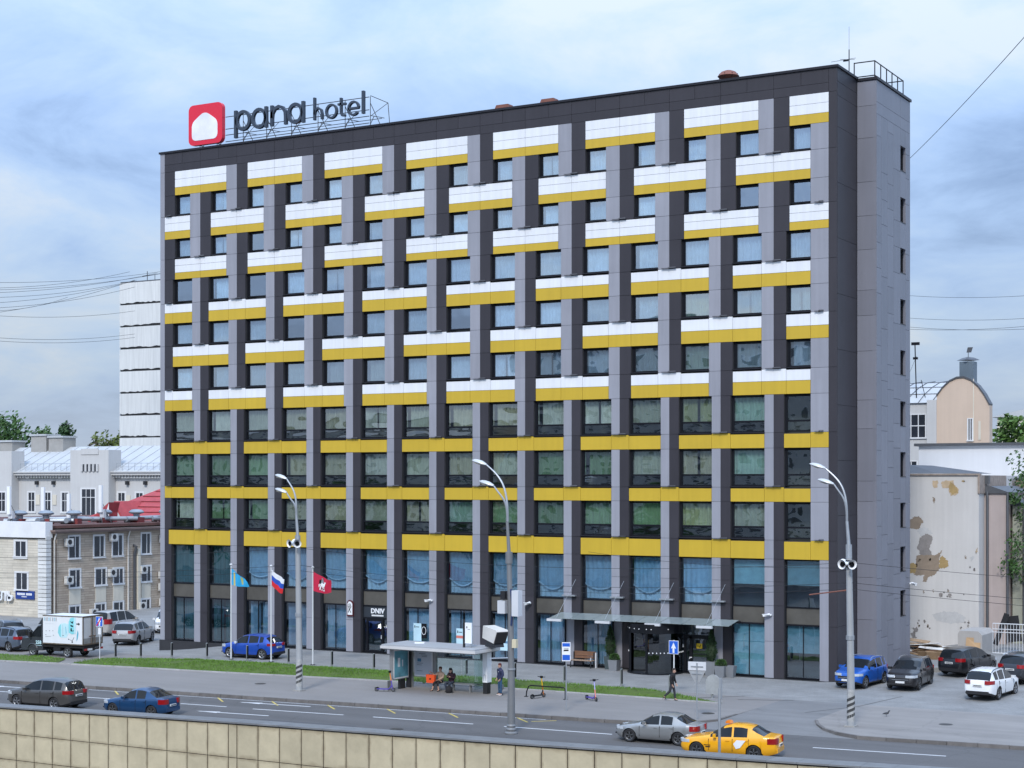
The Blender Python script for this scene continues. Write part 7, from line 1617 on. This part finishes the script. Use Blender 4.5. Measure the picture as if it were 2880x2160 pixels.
def skin_part(name, m_, parent, pts, edges, root, level=1):
    me = bpy.data.meshes.new(name); me.from_pydata([p[:3] for p in pts], edges, [])
    o = bpy.data.objects.new(name, me); COL.objects.link(o)
    md = o.modifiers.new('skin', 'SKIN'); md.use_smooth_shade = True; md.branch_smoothing = .6
    for i, p in enumerate(pts):
        sv = me.skin_vertices[0].data[i]; sv.radius = (p[3], p[4] if len(p) > 4 else p[3]); sv.use_root = (i == root)
    sb_ = o.modifiers.new('sub', 'SUBSURF'); sb_.levels = level; sb_.render_levels = level
    dg = bpy.context.evaluated_depsgraph_get(); nm = bpy.data.meshes.new_from_object(o.evaluated_get(dg)); nm.materials.clear(); nm.materials.append(m_)
    for p in nm.polygons: p.use_smooth = True
    COL.objects.unlink(o); bpy.data.objects.remove(o)
    return put(name, nm, parent)
def person(lab, loc, head, J, cl, group=None):
    """J: joints in metres (x forward, y left); cl: clothing materials"""
    t_ = thing('person', lab, 'person', loc, head, group); V = lambda k: Vector(J[k])
    nk, hd = V('neck'), V('head'); fw = Vector(J.get('face', (1,0,0))).normalized(); up = Vector((0,0,1))
    pts = []; ed = []; ix = {}
    def add(k, p, *r): ix[k] = len(pts); pts.append((*p, *r)); return ix[k]
    add('pelvis', V('pelvis'), .12, .09); add('chest', V('chest'), .10, .07); add('neck', nk+Vector((0,0,.01)), .054); add('jaw', hd+Vector((0,0,-.065))+fw*.022, .066, .070); add('skull', hd+Vector((0,0,.035)), .100, .104); add('crown', hd+Vector((0,0,.095)), .080)
    ed += [(0,1),(1,2),(2,3),(3,4),(4,5)]
    up = Vector((0,0,1)); sd = up.cross(fw).normalized()
    for s_, S in ((1, 'L'), (-1, 'R')):
        a = add('sh'+S, V('sh'+S), .058); b = add('el'+S, V('el'+S), .042); c = add('wr'+S, V('wr'+S), .028); ed += [(1,a),(a,b),(b,c)]
        d = (V('wr'+S)-V('el'+S)).normalized(); pl_ = add('palm'+S, V('wr'+S)+d*.07, .030, .018); ed.append((c, pl_))
        lat = d.cross(sd if abs(d.dot(sd)) < .8 else up).normalized()
        for f_, (o_, ln) in enumerate(((-.030,.070),(-.010,.085),(.010,.08),(.028,.062))):
            b1 = add('f%s%d' % (S, f_), V('wr'+S)+d*(.10+ln*.3)+lat*o_, .0095); b2 = add('g%s%d' % (S, f_), V('wr'+S)+d*(.09+ln)+lat*o_-sd*.012*s_, .008); ed += [(pl_, b1), (b1, b2)]
        th = add('th'+S, V('wr'+S)+d*.06-lat*.045, .0105); th2 = add('tg'+S, V('wr'+S)+d*.10-lat*.058, .009); ed += [(c, th), (th, th2)]
        a = add('hp'+S, V('hp'+S), .085); b = add('kn'+S, V('kn'+S), .056); c = add('an'+S, V('an'+S), .040); e_ = add('toe'+S, V('toe'+S), .035); ed += [(0,a),(a,b),(b,c),(c,e_)]
    body = skin_part('body', M_skin, t_, pts, ed, 0)
    q_ = MB(); c0 = hd+fw*.090; q_.prism([tuple(c0+sd*.016+up*-.02), tuple(c0-sd*.016+up*-.02), tuple(c0+up*.03)], tuple(fw*.022)); fix(q_.build('nose', M_skin, t_))
    q_ = MB()
    for s_ in (1, -1): q_.obox(tuple(hd+fw*.086+sd*.033*s_+up*.028), (.012,.020,.010), Matrix.Rotation(math.atan2(fw.y, fw.x), 3, 'Z'))
    q_.build('eyes', M_black, t_); q_ = MB(); q_.obox(tuple(hd+fw*.089-up*.055), (.012,.045,.010), Matrix.Rotation(math.atan2(fw.y, fw.x), 3, 'Z')); q_.build('mouth', mat('lips', (.34,.13,.11), .6), t_)
    q_ = MB()
    for s_ in (1, -1): q_.obox(tuple(hd+sd*.088*s_+up*.005), (.04,.02,.06), Matrix.Rotation(math.atan2(fw.y, fw.x), 3, 'Z'))
    q_.build('ears', M_skin, t_)
    # hair or cap
    q_ = MB(); n = 14; cc = hd+up*.045-fw*.012; hs = cl.get('hair_drop', .02)
    prof = [(.088,-hs-.02),(.098,.005),(.101,.035),(.092,.07),(.066,.098),(.02,.112)]; q_.lathe(prof, tuple(cc), n)
    for i_, v_ in enumerate(q_.V):
        vv = Vector(v_); d_ = (vv-cc).dot(fw)/.1; lo = max(0., min(1., (.06-(vv.z-cc.z))/.08)); vv.z += lo*(.045*d_ if d_ > 0 else .075*d_); q_.V[i_] = tuple(vv)
    q_.build(cl.get('hair_name', 'hair'), cl['hair'], t_, True)
    if cl.get('hood'): q_ = MB(); q_.tube([tuple(hd-fw*.09+up*.04), tuple(hd-fw*.07-up*.08), tuple(nk-fw*.03-up*.04)], [.07,.10,.09], 10); q_.build('hood', cl['hood'], t_, True)
    # jacket with sleeves
    k_ = cl.get('bulk', 1.0); kc_ = min(k_, 1.08); P_ = [(*(V('pelvis')+up*cl.get('lower_edge', -.05)), .165*k_, .13*k_), (*(V('pelvis').lerp(V('chest'), .5)), .165*k_, .13*k_), (*V('chest'), .165*kc_, .13*kc_), (*(nk-up*.035), .10, .09)]
    E_ = [(0,1),(1,2),(2,3)]
    for S in 'LR':
        i0 = len(P_); P_ += [(*(V('sh'+S)+up*.012), .090*kc_), (*V('el'+S), .066*k_), (*V('wr'+S), .048)]; E_ += [(2,i0),(i0,i0+1),(i0+1,i0+2)]
    skin_part('jacket', cl['top'], t_, P_, E_, 1)
    q_ = MB(); n_ = 18; ch = V('chest'); ax_ = nk-ch
    for c_, ra, rb in ((nk+up*.045, .066, .070), (nk+up*.0, .080, .082), (ch+ax_*.72, .155*kc_, .105*kc_), (ch+ax_*.42, .215*kc_, .130*kc_), (ch+ax_*.05, .200*kc_, .140*kc_), (ch-ax_*.35, .165*kc_, .125*kc_)):
        for k2 in range(n_): a2 = 2*PI*k2/n_; q_.V.append((c_.x+rb*math.cos(a2), c_.y+ra*math.sin(a2), c_.z))
    for r2_ in range(5):
        for k2 in range(n_): i0 = r2_*n_+k2; i1 = r2_*n_+(k2+1) % n_; q_.F.append((i0, i0+n_, i1+n_, i1))
    fix(q_.build('collar', cl['top'], t_, True, angle=80))
    P_ = [(*(V('pelvis')+up*.13), .12, .10), (*V('pelvis'), .125, .105)]; E_ = [(0,1)]
    for S in 'LR':
        i0 = len(P_); an = V('kn'+S).lerp(V('an'+S), cl.get('leg', .96)); P_ += [(*V('hp'+S), .098), (*V('kn'+S), .072), (*an, .056)]; E_ += [(1,i0),(i0,i0+1),(i0+1,i0+2)]
    skin_part('trousers', cl['legs'], t_, P_, E_, 0)
    for S in 'LR':
        a, b = V('an'+S), V('toe'+S); d = (b-a); d.z = 0; d = d.normalized() if d.length > .01 else fw; P_ = [(*(a-d*.05+up*-.02), .045,.045), (*(a+d*.08+up*-.045), .045,.032), (*(b+d*.02), .038,.026)]; skin_part('shoe', cl['shoes'], t_, P_, [(0,1),(1,2)], 0)
    return t_
stand = dict(pelvis=(0,0,.93), chest=(0,0,1.28), neck=(.01,0,1.47), head=(.03,0,1.60), shL=(0,.20,1.39), shR=(0,-.20,1.39), elL=(-.04,.27,1.12), elR=(-.04,-.27,1.12), wrL=(.10,.21,.92), wrR=(.10,-.21,.92), hpL=(0,.10,.88), hpR=(0,-.10,.88), knL=(.02,.11,.49), knR=(.02,-.11,.49), anL=(0,.12,.08), anR=(0,-.12,.08), toeL=(.15,.14,.03), toeR=(.15,-.14,.03))
m1 = person('standing man in navy jacket, maroon knit cap and jeans by the shelter', (-13.98,-14.42,0), math.radians(-125), stand, dict(top=M_navyc, legs=M_jean, shoes=M_shoe, hair=M_cap, hair_name='knit_cap', hair_drop=.02, bulk=1.25, lower_edge=-.10))
q = MB(); q.prism([(.135,.04,1.27),(.14,.12,1.29),(.135,.14,1.32),(.13,.06,1.31)], (.02,0,0)); fix(q.build('jacket_print', M_plainw, m1))
walk = dict(pelvis=(0,0,.92), chest=(.03,0,1.27), neck=(.06,0,1.45), head=(.10,0,1.57), face=(1,0,-.25), shL=(.02,.19,1.38), shR=(.02,-.19,1.38), elL=(.06,.24,1.11), elR=(-.02,-.24,1.11), wrL=(.16,.21,.90), wrR=(.08,-.22,.88), hpL=(0,.09,.88), hpR=(0,-.09,.88), knL=(.10,.09,.48), knR=(-.10,-.09,.49), anL=(.14,.09,.08), anR=(-.42,-.09,.20), toeL=(.28,.10,.03), toeR=(-.34,-.10,.08))
person('walking man in a black jacket and dark trousers on the footway', (-5.05,-11.7,0), math.radians(8), walk, dict(top=M_blkc, legs=M_trk, shoes=M_bshoe, hair=M_hairb, hair_drop=-.01, bulk=1.02, lower_edge=-.16))
sitA = dict(pelvis=(0,0,.53), chest=(.03,0,.88), neck=(.06,0,1.06), head=(.09,0,1.19), face=(.6,.35,0), shL=(.03,.19,.99), shR=(.03,-.19,.99), elL=(.12,.25,.76), elR=(.14,-.34,.82), wrL=(.30,.10,.66), wrR=(.30,-.48,.98), hpL=(.04,.10,.50), hpR=(.04,-.10,.50), knL=(.46,.13,.48), knR=(.44,-.16,.47), anL=(.40,.16,.08), anR=(.50,-.22,.08), toeL=(.54,.18,.03), toeR=(.64,-.26,.03))
pa = person('seated person in a beige jacket holding an orange bag in the shelter', (-17.85,-14.25,0), math.radians(-100), sitA, dict(top=M_beige, legs=M_blkc, shoes=M_bshoe, hair=mat('brown hair', (.10,.045,.025), .7), hair_drop=.03, leg=.55))
sitB = dict(sitA); sitB.update(head=(.16,0,1.15), neck=(.10,0,1.04), face=(1,0,-.6), elL=(.10,.25,.74), elR=(.12,-.25,.76), wrL=(.30,.08,.84), wrR=(.30,-.06,.86), chest=(.06,0,.86), anL=(.30,.12,.08), anR=(.36,-.10,.08), toeL=(.44,.13,.03), toeR=(.50,-.10,.03))
person('seated person in dark hooded coat looking down beside the beige jacket', (-17.15,-14.25,0), math.radians(-95), sitB, dict(top=M_wine, legs=M_dark2, shoes=M_bshoe, hair=M_blkc, hair_name='hood_cap', hair_drop=.05, hood=M_blkc, bulk=1.12, lower_edge=-.1))
# carried bags
cA = math.radians(-100); hx, hy = .30, -.48; wx = -17.85+hx*math.cos(cA)-hy*math.sin(cA); wy = -14.25+hx*math.sin(cA)+hy*math.cos(cA)
bg_ = thing('shopping_bag', 'bright orange shopping bag with a black mark held by the seated person', 'bag', (wx, wy-.04, .42), math.radians(-4)); q = MB(); q.V += [(-.27,-.06,0),(.27,-.06,0),(.27,.06,0),(-.27,.06,0),(-.29,-.09,.46),(.29,-.09,.46),(.29,.09,.46),(-.29,.09,.46)]; q.F += [(3,2,1,0),(0,1,5,4),(1,2,6,5),(2,3,7,6),(3,0,4,7),(4,5,6,7)]; q.build('bag', mat('orange bag', (.85,.10,.02), .5, var=.08), bg_); q = MB(); q.tube([(-.1,0,.46),(-.06,0,.56),(.06,0,.56),(.1,0,.46)], .010, 6); q.build('handle', M_black, bg_); q = MB(); q.prism([(-.06,-.088,.20),(.05,-.088,.20),(.07,-.088,.27),(-.03,-.088,.27)], (0,-.012,0)); q.build('logo', M_black, bg_)
bp_ = thing('backpack', 'small black rucksack on the ground beside the seated pair', 'bag', (-16.98,-14.85,0)); q = MB(); q.lathe([(.16,0),(.20,.08),(.19,.26),(.12,.36),(.02,.40)], n=12); q.build('sack', M_blkc, bp_, True); q = MB(); q.tube([(-.05,0,.38),(0,0,.46),(.05,0,.38)], .012, 6); q.build('loop', M_blkc, bp_)
ph = thing('phone', 'dark phone in the hands of the hooded person', 'phone', (-17.15+.36*math.cos(math.radians(-95)), -14.25+.40*math.sin(math.radians(-95)), .90)); q = MB(); q.box(-.04,-.01,-.07,.04,.01,.07); q.build('phone_body', M_black, ph)
# ------------------------------------------------------------------ cables
lefts = [
    ((-128.5,53.1,36.27), (-129.7,90.4,42.08)),
    ((-128.5,53.1,35.54), (-135.3,87.2,41.75)),
    ((-128.5,53.1,35.28), (-129.7,90.4,41.84)),
    ((-128.5,53.1,34.92), (-131.8,89.2,41.59)),
    ((-128.5,53.1,34.35), (-134.4,87.7,40.55)),
    ((-128.5,53.1,33.61), (-134.7,87.6,40.46)),
    ((-128.5,53.1,32.99), (-134.7,87.6,39.56)),
    ((-128.5,53.1,32.74), (-143.1,82.8,38.09)),
    ((-128.5,53.1,32.22), (-134.7,87.6,40.57)),
    ((-128.5,53.1,32.29), (-134.7,87.6,36.12)),
    ((-128.5,53.1,29.58), (-134.7,87.6,32.80)),
    ((-128.5,53.1,29.19), (-134.7,87.6,32.30)),
]
rights = [
    ((-1.7,18.7,33.06), (16.1,-19.5,31.77)),
    ((-18.8,75.9,30.74), (-1.1,62.9,28.61)),
    ((-18.8,75.9,28.43), (-1.1,62.9,26.55)),
    ((-18.8,75.9,27.26), (-1.1,62.9,25.90)),
    ((-18.8,75.9,27.52), (-1.1,62.9,25.55)),
]
ORD = ['topmost','second','third','fourth','fifth','sixth','seventh','eighth','ninth','tenth','eleventh','twelfth']
for k, (p, q_) in enumerate(lefts): wire(('topmost' if k == 0 else ORD[k]+' highest')+' thin black cable at the left picture edge beside the panel block', p, q_, .6, .022)
for k, (p, q_) in enumerate(rights):
    if k == 0: wire('single black cable slanting up from the stair tower to the upper right', p, q_, .2, .022)
    else: wire(('topmost' if k == 1 else ORD[k-1]+' highest')+' level thin cable crossing the sky right of the stair tower', p, q_, .3, .016)
for nm, dz in (('upper', 0), ('middle', -.95), ('lowest', -1.25)):
    wire(nm+' street cable running from the left edge to the first striped lamp post', (-70,-22.0,7.4+dz), (-24.7,-18.2,7.9+dz), .7)
    wire(nm+' street cable strung between the two striped lamp posts', (-24.7,-18.2,7.9+dz), (6.05,-15.9,7.75+dz), .65)
    wire(nm+' street cable running from the right striped lamp post past the tower', (6.05,-15.9,7.75+dz), (45,-12.5,7.0+dz), .6)
wire('short street cable slanting from the right striped lamp post to the hotel front', (6.05,-15.9,7.5), (-16,-.1,7.2), .3)
